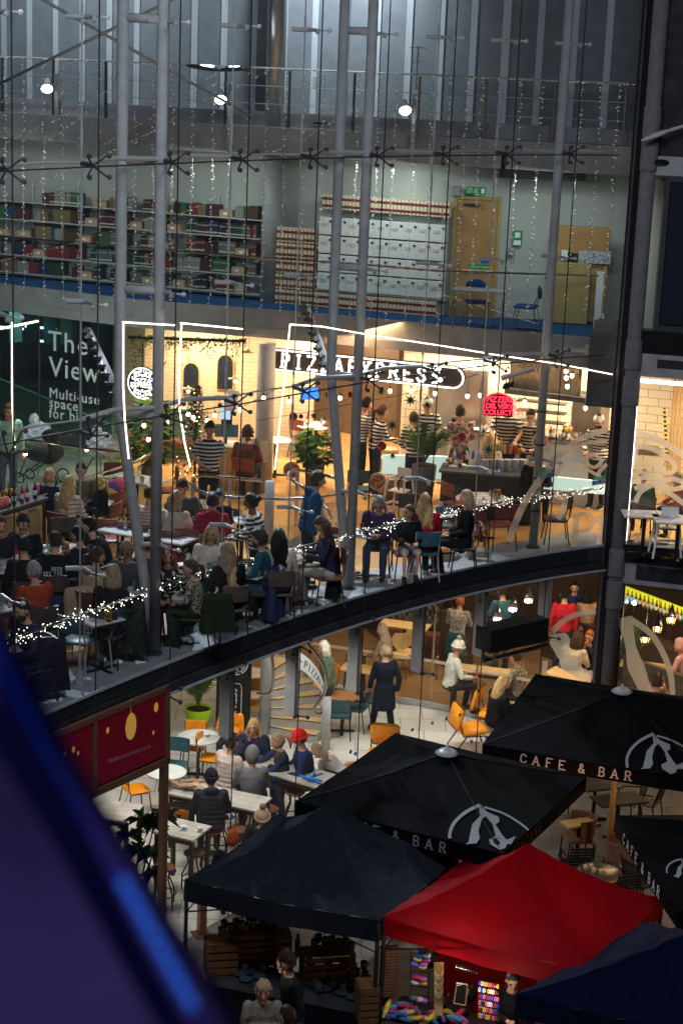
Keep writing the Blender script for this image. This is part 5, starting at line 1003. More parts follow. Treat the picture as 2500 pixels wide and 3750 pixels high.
for (x, y, w, h, l) in ((140, 1590, .3, .75, 'grey figure wrapped in crinkled clear film, left of the pair'), (370, 1630, .3, .7, 'grey figure wrapped in crinkled clear film, right of the pair')):
 p = GY(x, y, 35.2); rr = random.Random(x); mb = MB(); mb.ell(tuple(p), (w, w*.7, .26), None, 16, 14, lambda q: 1+rr.uniform(-.12, .12)); mb.ell((p.x-.08, p.y, p.z+.28), (.1, .1, .14), None, 12, 8, lambda q: 1+rr.uniform(-.1, .1)); t = mb.build('wrapped_figure', 'film', None, False, l, 'wrapped figure')
 for s in (-1, 0, 1): mb = MB(); mb.tube([(p.x+s*.12, p.y, p.z-.2), (p.x+s*.35, p.y+.1*s, MZ+.02)], .02, 6); mb.build('strut_leg', 'inox', t)
p = G(160, 1770, MZ); t = thing('pushchair', 'black pushchair parked in the gallery behind the glass', 'pushchair', p, rad(70))
for x, y, r in ((-.26, -.3, .14), (.26, -.3, .14), (-.2, .42, .1), (.2, .42, .1)):
 mb = MB(); mb.tube([(x+.03*0, y+r*cos(a*pi/8), r+.0+r*sin(a*pi/8)) for a in range(16)], .018, 6, True); o = mb.build('wheel', 'black', t, True); mb = MB()
 for a in range(5): mb.tube([(x, y, r), (x, y+r*cos(a*1.256), r+r*sin(a*1.256))], .008, 4)
 mb.build('rim', 'steel', o)
mb = MB(); mb.rbox((0, 0, .55), (.42, .6, .2), .06, rx=rad(8)); mb.rbox((0, -.25, .78), (.42, .1, .5), .04, rx=rad(-20)); mb.build('seat', 'black', t, True); mb = MB(); mb.ell((0, -.18, .98), (.19, .2, .13), None, 12, 8); mb.build('hood', 'black', t, True)
for s in (-1, 1): mb = MB(); mb.tube([(s*.24, .42, .12), (s*.24, -.1, .5), (s*.24, -.5, 1.0)], .015, 6); mb.build('frame', 'steel_dark', t)
mb = MB(); mb.tube([(-.24, -.5, 1.0), (0, -.53, 1.03), (.24, -.5, 1.0)], .02, 7); mb.build('push_bar', 'black', t)
# plants
def leafy(mb, c, n, rx, ry, rz, size, seed, aspect=.45, droop=.4):
 r = random.Random(seed)
 for i in range(n):
  v = V((r.gauss(0, 1), r.gauss(0, 1), r.gauss(0, 1))).normalized()*r.uniform(.45, 1)**.6; p = V(c)+V((v.x*rx, v.y*ry, v.z*rz)); d = (V((v.x, v.y, r.uniform(-droop, .5)))).normalized(); s_ = d.cross(UP).normalized()*size*aspect*r.uniform(.7, 1.2); L = d*size*r.uniform(.7, 1.3)
  mb.m(0 if r.random() < .7 else 1); mb.add([p, p+L*.45+s_, p+L-UP*size*.2, p+L*.45-s_], [(0, 1, 2, 3)])
 return mb
def fronds(mb, c, n, L, seed, rise=1.0, leafl=.09):
 r = random.Random(seed)
 for i in range(n):
  a = r.uniform(0, 2*pi); rr = r.uniform(.35, 1); top = rise*r.uniform(.7, 1.1); prev = V(c); pts = []
  for k in range(8): u = (k+1)/8; pts.append(V(c)+V((cos(a)*L*rr*u**1.4, sin(a)*L*rr*u**1.4, top*(u*1.25-.45*u*u*rr*1.2))))
  mb.m(0 if r.random() < .6 else 1); mb.tube([V(c)]+pts, .004, 4, cap=False)
  for k in range(2, 8):
   for sd in (-1, 1):
    d = (pts[k]-pts[k-1]).normalized(); s_ = d.cross(UP).normalized()*sd; e = pts[k]+s_*leafl+d*leafl*.7-UP*leafl*.35; mb.add([pts[k], pts[k]+d*.045, e], [(0, 1, 2)]); m_ = (pts[k]+pts[k-1])/2; e = m_+s_*leafl+d*leafl*.7-UP*leafl*.35; mb.add([m_, m_+d*.03, e], [(0, 1, 2)])
 return mb
def plant(nm, label, p, fl, pot=None, potm='pot_grey'):
 t = thing(nm, label, 'plant', p); fl.build('foliage', ['leaf', 'leaf_light'], t)
 if pot: mb = MB(); r1_, r2_, h = pot; mb.lathe([(r1_, 0), (r2_, h), (r2_-.02, h), (r2_-.03, h-.05), (.01, h-.05)], (0, 0, 0), 20); o = mb.build('pot', potm, t, True); mb = MB(); mb.lathe([(r2_-.03, h-.045), (.01, h-.04)], (0, 0, 0), 16); mb.build('soil', 'soil', o)
 return t
p = G(550, 1765, MZ); plant('leafy_plant', 'tall broad-leaved plant standing behind the V mast and far table', p, leafy(MB(), (0, 0, 1.0), 260, .38, .3, .75, .22, 3), (.16, .2, .35))
p = G(1148, 1790, MZ); plant('leafy_plant', 'glossy monstera plant behind the man in the blue jacket', (p.x, p.y+.3, MZ), leafy(MB(), (0, 0, .78), 150, .34, .3, .38, .24, 5), (.17, .21, .5))
p = G(1545, 1860, MZ); plant('palm_plant', 'feathery palm in a tall grey planter in front of the kitchen', p, fronds(MB(), (0, 0, .85), 46, .55, 6, .75), (.17, .24, .85))
t = thing('leaf_garland', 'trailing ivy garland hung along the ceiling over the round sign', 'garland', GY(640, 1260, 36.6)); o = t.location.copy(); mb = MB(); r = random.Random(8)
for i in range(1500):
 u = r.random(); px = 480+u*420; py = 1225+u*15+abs(r.gauss(0, 1))*(42 if u < .4 else 24)*(1+.5*sin(u*30)); q = GY(px, py, 36.5+r.uniform(-.35, .35))-o; d = V((r.uniform(-1, 1), r.uniform(-1, 1), r.uniform(-1, .3))).normalized()*.055; s_ = d.cross(UP).normalized()*.022; mb.m(r.random() < .3); mb.add([q, q+d*.5+s_, q+d, q+d*.5-s_], [(0, 1, 2, 3)])
mb.build('leaves', ['leaf', 'leaf_light'], t); mb = MB(); mb.tube([GY(470, 1235, 36.5)-o, GY(900, 1250, 36.2)-o], .03, 6); mb.build('support_bar', 'black', t)
# Christmas tree
p = G(712, 1785, MZ); t = thing('christmas_tree', 'slim decorated Christmas tree with gold lights behind the waiter', 'christmas tree', p); mb = MB(); r = random.Random(2)
for i in range(2300):
 z = r.random()**.8*1.9; R_m = .42*(1-z/2.0)+.03; a = r.uniform(0, 2*pi); rr = R_m*r.uniform(.35, 1); q = V((cos(a)*rr, sin(a)*rr, .15+z)); d = V((cos(a), sin(a), r.uniform(-.5, .2))).normalized()*.10; s_ = d.cross(UP).normalized()*.018; mb.m(r.random() < .2); mb.add([q-s_, q+s_, q+d], [(0, 1, 2)])
mb.build('needles', ['leaf_dark', 'leaf'], t); mb = MB(); mb.tube([(0, 0, 0), (0, 0, 2.0)], [.03, .005], 7); mb.build('trunk', 'dark_wood', t)
mb = MB(); m2 = MB()
for i in range(95):
 z = r.random()*1.85; R_m = .42*(1-z/2.0)+.03; a = r.uniform(0, 2*pi); (mb if i % 3 else m2).ell((cos(a)*R_m, sin(a)*R_m, .15+z), (.017,)*3 if i % 3 else (.03,)*3, None, 6, 4)
mb.build('fairy_lights', 'fairy_gold', t)['kind'] = 'stuff'; m2.build('baubles', 'pink', t)['kind'] = 'stuff'
# mirrors on the brick wall
wo = V((-4.4, 38.7, 0)); wt = V((3.7, -.8, 0)).normalized(); wn = V((wt.y, -wt.x, 0))
for (x, y0, y1, l) in ((700, 1332, 1440, 'left arched mirror with a gold rim on the brick wall'), (824, 1303, 1425, 'right arched mirror with a gold rim on the brick wall')):
 a = PL(x, y0, wo+wn*.03, wn); b_ = PL(x, y1, wo+wn*.03, wn); H_ = (a-b_).length; w_ = .17; t = thing('arched_mirror', l, 'mirror', b_)
 for nm, gg, m_, d in (('rim', .02, 'gold', 0), ('mirror_glass', 0, 'screen_dark', .012)):
  mb = MB(); out = [wt*(w_+gg)*cos(a_)+UP*(H_-w_+ (w_+gg)*1.1*sin(a_)) for a_ in [i*pi/10 for i in range(11)]]; mb.prism([p_+wn*d for p_ in [wt*(w_+gg)-UP*gg]+out+[-wt*(w_+gg)-UP*gg]], wn*.012); mb.build(nm, m_, t)
# mint benches
for (x, y, L, l) in ((600, 1640, 1.5, 'mint green bench back left of the Christmas tree'), (885, 1545, 1.2, 'mint green bench back behind the desk screen'), (1180, 1500, .6, 'pale bench end behind the inner round table')):
 p = G(x, y+40, MZ); t = thing('bench_seat', l, 'bench', (p.x, p.y, MZ), rad(-14)); mb = MB(); mb.rbox((0, .2, .55), (L, .1, 1.1), .03); mb.build('backrest', mat('mint', (.22, .36, .26), .6), t); mb = MB(); mb.rbox((0, -.05, .4), (L, .45, .12), .03); mb.build('seat', 'leather_brown', t)
# kitchen
def face_box(nm, m, pts, y, z0, z1, dep, label=None, cat=None, parent=None):   # box standing between two photo columns
 a = GY(pts[0], 1600, y[0]); b_ = GY(pts[1], 1600, y[1]); mb = MB(); mb.wall([(a.x, a.y), (b_.x, b_.y)], z0, z1, dep); return mb.build(nm, m, parent, label=label, cat=cat)
face_box('front_counter', mat('counter_dark', (.03, .035, .036), .5, noise=.3), (1622, 1992), (33.0, 32.7), 4.5, 5.40, .6, 'long dark front counter below the row of white tubs', 'counter'); face_box('counter_top', mat('counter_top', (.10, .10, .105), .35), (1612, 2000), (32.96, 32.66), 5.40, 5.44, .68, 'grey top of the long dark front counter', 'worktop')
face_box('pass_counter', 'white', (1640, 2215), (35.2, 34.3), 4.5, 5.72, .5, 'white tiled pass counter where the chefs work', 'counter'); face_box('steel_shelf', 'inox_brushed', (1636, 2218), (35.15, 34.25), 5.72, 5.76, .6, 'steel top of the pass counter', 'worktop')
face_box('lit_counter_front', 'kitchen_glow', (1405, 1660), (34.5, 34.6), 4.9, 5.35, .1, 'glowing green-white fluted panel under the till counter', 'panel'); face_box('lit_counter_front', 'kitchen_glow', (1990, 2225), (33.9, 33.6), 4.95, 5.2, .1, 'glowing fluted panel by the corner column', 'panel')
mb = MB(); a = GY(1865, 1500, 35.6); b_ = GY(2112, 1500, 34.9); n = 22
for i in range(n): u = (i+.5)/n; q = a+(b_-a)*u; mb.tube([(q.x, q.y, 6.62), (q.x, q.y, 7.46)], .075, 8)
t = mb.build('extract_hood', mat('hood_steel', (.5, .42, .33), .28, 1), None, True, 'fluted stainless extract hood above the chefs', 'hood'); mb = MB(); mb.wall([(a.x-.15, a.y-.25), (b_.x+.1, b_.y-.25)], 6.52, 6.62, .4); mb.build('hood_rim', 'steel_dark', t)
face_box('oven_bank', 'inox_brushed', (1560, 1770), (36.2, 36.0), 4.5, 6.8, .3, 'tall stainless kitchen cabinet left of the neon sign', 'cabinet'); face_box('oven_bank', 'inox_brushed', (2085, 2190), (35.4, 35.1), 4.5, 6.55, .5, 'stainless oven tower near the corner column', 'oven')
for k in range(3): face_box('kitchen_shelf', 'steel_dark', (1880, 2060), (35.5, 35.2), 5.95+.2*k, 5.97+.2*k, .3, ['lowest', 'middle', 'highest'][k]+' steel rack shelf behind the dark-haired chef', 'shelf')
for k, (x, y) in enumerate(((1852, 1405), (1862, 1402), (1878, 1398), (2178, 1430), (2194, 1425), (2212, 1415))):
 p = GY(x, y, 33.2); t = thing('track_spotlight', 'black spotlight of the three on the '+('left' if k < 3 else 'right')+' ceiling track', 'spotlight', p, 0, 'track spotlights left' if k < 3 else 'track spotlights right'); mb = MB(); mb.tube([(0, 0, 0), (-.03, -.03, -.1)], [.035, .05], 12); mb.build('lamp_head', 'black', t); mb = MB(); mb.tube([(0, 0, 0), (0, 0, .15)], .01, 5); mb.build('bracket', 'black', t)
for k, (x0_, y0_, x1_, y1_) in enumerate(((1835, 1385, 1950, 1350), (2152, 1415, 2240, 1385))):
 mb = MB(); a = GY(x0_, y0_, 33.2); b_ = GY(x1_, y1_, 33.0); mb.tube([a, b_], .05, 4); mb.build('lighting_track', 'column_warm', None, False, ['pale lighting track left of the slim mast', 'pale lighting track beside the corner column'][k], 'track')
# tubs, bottles and sauces on the counters
mat('tub', (.50, .50, .48), .5, noise=.1)
for k in range(6):
 p = G(1775+k*27, 1722, 5.44); mb = MB(); mb.lathe([(.058, 0), (.068, .2), (.070, .21), (.06, .21)], (0, 0, 0), 14)
 if k == 0: tub = mb.build('utensil_tub', 'tub', None, True, 'white printed tub in the row on the front counter', 'tub', 'white tubs in a row on the front counter', loc=tuple(p))
 else: dup(tub, p, 0, 'white printed tub in the row on the front counter', group='white tubs in a row on the front counter')
cols = ['amber', 'cream_b', 'green_b', 'red_b', 'yellow_b', 'white_b']; mat('bt_cream', (.6, .5, .25), .35); mat('bt_yellow', (.75, .45, .04), .3); mat('bt_red', (.45, .04, .03), .3); mat('bt_white', (.6, .6, .55), .35); mat('bt_orange', (.6, .25, .04), .3); mat('bt_olive', (.25, .25, .05), .3)
BT = [('bt_cream', 'cream'), ('bt_olive', 'olive'), ('bt_cream', 'cream'), ('bt_cream', 'cream'), ('bt_red', 'red'), ('bt_cream', 'cream'), ('bt_red', 'red'), ('bt_orange', 'orange'), ('bt_orange', 'orange'), ('bt_yellow', 'yellow'), ('bt_olive', 'olive')]
for k, (m_, w_) in enumerate(BT):
 p = G(1812+k*12.5, 1672, 5.46); mb = MB(); h_ = .22+.05*(k % 3); mb.lathe([(.03, 0), (.032, h_*.7), (.014, h_*.9), (.014, h_), (.002, h_)], (0, 0, 0), 10); mb.build('sauce_bottle', m_, None, True, w_+' bottle in the row behind the white tubs', 'bottle', w_+' bottles behind the white tubs', loc=(p.x, p.y+.35, 5.44))
for k, (x, y, m_, w_) in enumerate(((2068, 1582, 'bt_yellow', 'yellow'), (2085, 1580, 'bt_cream', 'cream with a red lid'), (2100, 1578, 'bt_cream', 'second cream one with a red lid'), (2118, 1578, 'bt_cream', 'cream with a dark lid'))):
 p = G(x, y, 5.8); t = thing('sauce_tub', 'plastic kitchen sauce tub near the corner, '+w_, 'tub', p); mb = MB(); mb.lathe([(.045, -.04), (.05, .08), (.03, .1), (.002, .1)], (0, 0, 0), 12); mb.build('container', m_, t, True); mb = MB(); mb.lathe([(.035, .1), (.035, .12), (.002, .122)], (0, 0, 0), 10); mb.build('lid', 'red' if 'red' in w_ else 'black', t)
for k, (x, y, c) in enumerate(((1650, 1655, 'white'), (1662, 1672, 'bt_white'), (1672, 1668, 'sign_blue'), (1690, 1680, 'bt_red'), (1708, 1672, 'bt_white'), (1732, 1670, 'sign_blue'))):
 p = G(x, y, 5.5); mb = MB(); mb.lathe([(.035, 0), (.035, .13), (.015, .15), (.015, .17), (.001, .17)], (0, 0, 0), 9); mb.build('table_bottle', c, None, True, 'small '+['white', 'pale', 'blue', 'red', 'cream', 'deep blue'][k]+' container by the till at the left of the front counter', 'container', loc=(p.x, p.y, 5.44))
for k, (x, y, rz_) in enumerate(((1418, 1655, .1), (1420, 1690, .15), (1465, 1720, -.1), (1415, 1725, 0), (1500, 1735, .1), (1440, 1740, .2))):
 p = G(x, y+25, 4.9); mb = MB()
 for j in range(8 if k < 2 else 5): mb.box((0, 0, .02+j*.047), (.36, .36, .042), rz_+j*.02)
 mb.build('pizza_box_stack', 'cardboard', None, False, 'stack of brown flat pizza boxes, '+['tallest at the back', 'tall one in front of it', 'by the planter', 'low one at the left', 'beside the planter foot', 'lowest in front'][k], 'boxes', loc=(p.x, p.y, 4.75))
face_box('box_shelf', 'leather_brown', (1390, 1530), (33.9, 33.8), 4.5, 4.74, .6, 'low brown shelf under the pizza boxes', 'shelf')
# hanging stars and baubles
def star(mb, r1_, r2_, n=8):
 vs = [(r1_*cos(pi*k/n) if k % 2 == 0 else r2_*cos(pi*k/n), 0, r1_*sin(pi*k/n) if k % 2 == 0 else r2_*sin(pi*k/n)) for k in range(2*n)]+[(0, -.03, 0), (0, .03, 0)]
 return mb.add(vs, [(k, (k+1) % (2*n), 2*n) for k in range(2*n)]+[((k+1) % (2*n), k, 2*n+1) for k in range(2*n)])
SP = [(1199, 1446), (1395, 1434), (1502, 1466), (1564, 1482), (1435, 1557), (1437, 1669), (1357, 1613), (1789, 1647), (1869, 1615), (1698, 1659), (1957, 1584), (1660, 1539), (799, 1456), (806, 1484), (1148, 1523), (1560, 1560)]
SL = ['beside the blue screen', 'over the left cook', 'lit from behind before the white counter', 'in front of the capped chef', 'before the ponytail waitress', 'in front of the box stacks', 'left of the red bauble', 'biggest one before the blonde guest', 'above the sauce bottles', 'over the small containers', 'over the pizza tray', 'by the pink shirt', 'right of the tree top', 'lower one right of the tree top', 'behind the inner round table', 'in the palm tips']
for i, (x, y) in enumerate(SP):
 s_ = .13 if i in (2, 4, 7) else .09; p = GY(x, y, 32.8); mb = MB(); star(mb, s_, s_*.35); t = thing('hanging_star', 'green paper star '+SL[i], 'star', p, 0, 'green paper stars'); mb.build('star', 'star_green', t); mb = MB(); mb.tube([(0, 0, s_), (0, 0, s_+.3)], .002, 4); mb.build('thread', 'wire', t)
for i, (x, y, r1_) in enumerate(((1074, 1525, .08), (1102, 1525, .045), (1283, 1446, .06), (1397, 1633, .09), (1690, 1599, .085))):
 p = GY(x, y, 32.8); t = thing('hanging_bauble', 'copper red bauble hanging '+['left of the inner round table', 'small one beside the largest left bauble', 'between the two mast poles', 'in front of the pizza boxes', 'before the pink floral shirt'][i], 'bauble', p); mb = MB(); mb.ell((0, 0, 0), (r1_,)*3, None, 16, 12); mb.build('ball', mat('bauble_red', (.35, .05, .02), .15, .6) if 'bauble_red' not in M else 'bauble_red', t, True); mb = MB(); mb.tube([(0, 0, r1_), (0, 0, r1_+.3)], .002, 4); mb.build('thread', 'wire', t)
for (x, y, d, l) in ((1381, 1764, 31.8, 'round pizza-shaped disc hanging behind the right mast'), (1976, 1616, 34.0, 'round pizza-shaped disc on the white counter front'), (1068, 1722, 32.5, 'round pizza-shaped disc beside the monstera plant')):
 p = GY(x, y, d); t = thing('pizza_disc', l, 'decoration', p); mb = MB(); mb.prism([(.16*cos(a*pi/12), 0, .16*sin(a*pi/12)) for a in range(24)], (0, .02, 0)); mb.build('crust', 'cream', t); mb = MB(); mb.prism([(.135*cos(a*pi/12), -.004, .135*sin(a*pi/12)) for a in range(24)], (0, .004, 0)); mb.build('topping', blotch('pizza', (.5, .30, .12), (.35, .05, .02), 18, .5), t)
# blue screen
p = GY(1135, 1440, 37.0); t = thing('wall_screen', 'bright blue screen glowing under the long sign', 'screen', p, rad(-15)); mb = MB(); mb.rbox((0, 0, 0), (.42, .05, .26), .01, ry=rad(-6)); mb.build('casing', 'black', t); mb = MB(); mb.box((0, -.03, 0), (.39, .006, .23), ry=rad(-6)); mb.build('display', blotch('tv_pic', (.02, .1, .4), (.1, .4, .9), 9, .5) if 0 else 'blue_tv', t)
# frosted scrolls on the glass by the column
def decal(nm, label, strokes, T, m='frost', rev=1):
 mb = MB()
 for pts, w_ in strokes:
  P_ = [T(x, y) for x, y in pts]; L_ = []; Rr = []
  for i, p in enumerate(P_):
   a = P_[max(0, i-1)]; b_ = P_[min(len(P_)-1, i+1)]; d = (b_-a).normalized(); ws = w_ if not isinstance(w_, list) else w_[i]; n_ = d.cross((V((0, 0, CZ))-p).normalized())*ws/2; L_.append(p+n_); Rr.append(p-n_)
  mb.add(L_+Rr, [(i, i+1, len(P_)+i+1, len(P_)+i) for i in range(len(P_)-1)])
 return mb.build(nm, m, None, False, label, 'window decal')
def sm(pts, n=4):   # Catmull-Rom
 out = []
 for i in range(len(pts)-1):
  p0_, p1_, p2_, p3_ = pts[max(0, i-1)], pts[i], pts[i+1], pts[min(len(pts)-1, i+2)]
  for k in range(n): u = k/n; out.append(tuple(.5*(2*b+(c-a)*u+(2*a-5*b+4*c-d)*u*u+(3*b-a-3*c+d)*u**3) for a, b, c, d in zip(p0_, p1_, p2_, p3_)))
 return out+[pts[-1]]
gl = lambda x, y: GF(x, y, .03)
decal('frosted_scroll', 'pale frosted scroll lettering on the curved glass left of the column', [(sm([(1860, 1985), (1915, 1850), (2000, 1725), (2100, 1620), (2222, 1572)]), .12), (sm([(2010, 1685), (2080, 1650), (2150, 1622), (2222, 1618)]), .09), (sm([(2145, 1750), (2135, 1690), (2170, 1665), (2200, 1690), (2170, 1712), (2130, 1680)]), .08), (sm([(2220, 1700), (2190, 1735), (2215, 1765)]), .08),
 (sm([(2030, 1745), (2060, 1705), (2110, 1700), (2160, 1725), (2215, 1760)]), .08), ([(2108, 1885), (2100, 2010)], .11), (sm([(2108, 1885), (2150, 1880), (2172, 1905), (2150, 1940), (2106, 1945)]), .08), ([(2200, 1885), (2190, 2010)], .1), (sm([(2040, 1900), (2060, 1870), (2065, 1840), (2040, 1820)]), .1)], gl)
rl = lambda x, y: RP(x, y, -.005)
decal('frosted_scroll', 'pale frosted scroll loops on the lit side window', [(sm([(2322, 1588), (2400, 1608), (2460, 1640), (2520, 1680)]), .12), (sm([(2322, 1715), (2325, 1650), (2350, 1635), (2400, 1650), (2460, 1690), (2465, 1725), (2430, 1730), (2410, 1700)]), .09), (sm([(2322, 1700), (2340, 1725), (2390, 1745), (2410, 1720), (2385, 1698), (2345, 1695), (2322, 1715)]), .07), (sm([(2325, 1770), (2350, 1750), (2400, 1755), (2450, 1790), (2500, 1785)]), .09), (sm([(2325, 1840), (2345, 1800), (2400, 1770), (2460, 1755), (2500, 1765)]), .09),
 (sm([(2322, 1790), (2350, 1780), (2390, 1775), (2440, 1800), (2510, 1850)]), .09), ([(2330, 1900), (2375, 1895), (2325, 1985), (2385, 1985)], .07), ([(2415, 1885), (2395, 1990)], .07), ([(2440, 1990), (2470, 1890), (2495, 1990)], .06)], rl)
decal('frosted_figure', 'frosted silhouette with an arch on the lower glass left of the column', [(sm([(2020, 2315), (2060, 2275), (2110, 2250), (2180, 2240)]), .11), (sm([(2045, 2320), (2055, 2380), (2080, 2430), (2130, 2470), (2165, 2490)]), [.25, .35, .42, .38, .3, .3]*3+[.3]*9), (sm([(1995, 2420), (1990, 2500), (1995, 2560)]), .1)], gl)
decal('frosted_figure', 'frosted silhouette with an arch on the bar window right of the column', [(sm([(2285, 2260), (2300, 2330), (2320, 2420), (2350, 2500), (2370, 2560)]), [.3, .3, .26, .24, .22, .2, .2, .24, .28, .32, .3, .28, .26, .24, .3, .34, .36]), (sm([(2310, 2270), (2380, 2320), (2430, 2400), (2455, 2480), (2460, 2550)]), .11)], rl)
# emergency stickers on the glass
for (x, y, tx, l) in ((2002, 1735, 'exit', 'green and blue keep clear sticker behind the slim mast'), (2192, 1758, 'Fire', 'green and blue fire exit sticker next to the corner column')):
 p = GF(x, y, .05); t = thing('exit_sticker', l, 'sticker', p, rad(38)); mb = MB(); mb.box((0, 0, .042), (.34, .004, .078)); mb.build('green_half', 'sign_green', t); mb = MB(); mb.box((0, 0, -.042), (.34, .004, .078)); mb.build('blue_half', 'sign_blue', t)
 mb = MB(); text_at(mb, ('Fire exit' if tx == 'Fire' else 'Fire exit'), (-.11, -.004, .02), (1, 0, 0), UP, .06, ext=.001); text_at(mb, 'Keep clear', (-.11, -.004, -.062), (1, 0, 0), UP, .06, ext=.001); mb.build('lettering', 'print_white', t)
# rail with fairy-light garland along the glass
GR = [[(-20, 2364), (279, 2257), (530, 2170)], [(584, 2148), (850, 2070), (1125, 1997), (1290, 1962)], [(1316, 1949), (1560, 1893), (1825, 1842), (1999, 1814), (2206, 1788)]]
for i, g in enumerate(GR):
 q = [GF(x, y, .24) for x, y in g]; mb = MB(); mb.tube(q, .022, 8); t = mb.build('sill_rail', 'inox', None, True, ['steel rail by the glass left of the left mast', 'steel rail by the glass between the two masts', 'steel rail by the glass right of the right mast'][i], 'rail')
 tg = thing('light_garland', ['thick garland of white fairy lights on the rail at the lower left', 'sparse garland of white fairy lights between the two masts', 'thick garland of white fairy lights ending at the column'][i], 'fairy lights', q[0]); mb = MB(); wr = MB(); r = random.Random(i); tot = sum((b_-a).length for a, b_ in zip(q[:-1], q[1:])); pp = []
 for a, b_ in zip(q[:-1], q[1:]):
  n = int((b_-a).length*(60 if i != 1 else 30))
  for k in range(n): u = r.random(); c = a+(b_-a)*u-q[0]+V((r.gauss(0, .03), r.gauss(0, .03), r.gauss(-.01, .045 if i != 1 else .03))); mb.ell(c, (.0068,)*3, None, 5, 3)
  for k in range(14): pp.append(a+(b_-a)*(k/14)-q[0]+V((r.uniform(-.03, .03), r.uniform(-.03, .03), r.uniform(-.04, .04))))
 mb.build('lights', 'fairy', tg)['kind'] = 'stuff'; wr.tube(pp, .004, 4); wr.build('cord', 'wire_green', tg)
# bar counter at the far left with glass doors
c1 = G(172, 1828, 5.6); c0 = G(-60, 1900, 5.6); dv = (c1-c0).normalized(); nv = V((-dv.y, dv.x, 0)); Lc = (c1-c0).length; t = thing('drinks_counter', 'counter with wood-framed glass fridge doors at the left edge', 'counter', (c0.x, c0.y, MZ), atan2(dv.y, dv.x))
mb = MB(); mb.box((Lc/2, .3, .55), (Lc, .56, 1.08)); mb.build('cabinet', 'dark_wood', t); mb = MB(); mb.box((Lc/2, .3, 1.105), (Lc+.04, .64, .04)); mb.build('worktop', 'counter_top', t)
for k in range(3): mb = MB(); x = Lc-.42-k*.62; mb.box((x, .0, .55), (.56, .03, .95)); o = mb.build('door', 'wood_pale', t); mb = MB(); mb.box((x, -.018, .55), (.46, .012, .85)); mb.build('door_pane', mat('fridge_glass', (.35, .26, .13), .15) if 'fridge_glass' not in M else 'fridge_glass', o); mb = MB(); mb.box((x, -.03, 1.0), (.2, .02, .02)); mb.build('handle', 'inox', o)
r = random.Random(5)
for k in range(26):
 kind = ['dark', 'glass', 'wine', 'amber', 'red', 'glass', 'menu', 'dark'][k % 8]; x = Lc-.12-(k*.085) % 1.5; y = .15+.11*(k % 4); X, Y = R2(x, y, atan2(dv.y, dv.x)); item(kind, None, 0, 0, IL[kind][0]+' on the counter with glass doors', IL[kind][1], IL[kind][0]+'s on the counter with glass doors', base=(c0.x+X, c0.y+Y, MZ+1.126))
for k, (x, y, m_) in enumerate(((8, 1856, 'coral'), (24, 1852, 'coral'), (137, 1805, 'pink'))): p = G(x, y, 5.64); mb = MB(); mb.lathe([(.04, 0), (.045, .16), (.0, .16)], (0, 0, 0), 12); mb.build('drink', m_, None, True, ['pink drink in a tumbler, left of the pair at the edge', 'pink drink in a tumbler, right of the pair', 'pink and yellow toy cup on the counter'][k], 'drink', loc=(p.x, p.y, 5.632))
# coats and bags
def bundle(label, cat, px, py, z, s, mats, n=7, seed=1, nm='coat'):
 p = G(px, py, z); r = random.Random(seed); t = thing(nm, label, cat, p)
 for k in range(n):
  mb = MB(); c = V((r.uniform(-1, 1)*s[0]*.55, r.uniform(-1, 1)*s[1]*.5, s[2]*(.35+.5*r.random()))); d = V((r.uniform(-1, 1), r.uniform(-.5, .5), r.uniform(-.3, .3))).normalized(); pts = [c-d*s[0]*.5, c-d*s[0]*.2+UP*s[2]*.2, c+d*s[0]*.2+UP*s[2]*.12, c+d*s[0]*.5-UP*s[2]*.15]; w_ = s[2]*.38
  pts = [V((a.x, a.y, max(a.z, w_*.8))) for a in pts]; mb.tube(pts, [w_*.6, w_, w_*.9, w_*.55], 10); mb.build('fold', mats[k % len(mats)] if isinstance(mats[0], str) else cloth(mats[k % len(mats)]), t, True)
 return t
bundle('dusty pink quilted coat heaped on the sill by the glass', 'coat', 1035, 2215, 4.53, (.42, .3, .22), [(.32, .16, .17), (.28, .13, .14)], 8, 2); bundle('striped cream and grey scarf lying on the sill', 'scarf', 1135, 2210, 4.53, (.3, .2, .08), [(.5, .47, .42), (.12, .11, .1)], 8, 3, 'scarf'); bundle('black rucksack with a white bobble hat against the glass', 'bag', 925, 2240, 4.53, (.36, .26, .42), [(.012, .012, .014)], 6, 4, 'rucksack')
bundle('cream bobble hat on top of the black rucksack', 'hat', 955, 2190, 4.8, (.12, .1, .12), [(.55, .5, .4)], 3, 5, 'hat'); bundle('crumpled clear plastic bag on the sill', 'bag', 672, 2360, 4.53, (.2, .14, .1), ['film'], 5, 6, 'plastic_bag')
bundle('rainbow puffer coat hanging over a red chair back', 'coat', 425, 1832, 5.2, (.3, .12, .3), [(.17, .11, .38), (.10, .42, .44), (.75, .30, .08), (.8, .15, .25), (.75, .55, .12)], 5, 7); bundle('cream fleece jacket over the back of a dark chair', 'coat', 230, 1862, 5.2, (.26, .12, .22), [(.58, .5, .42)], 4, 8)
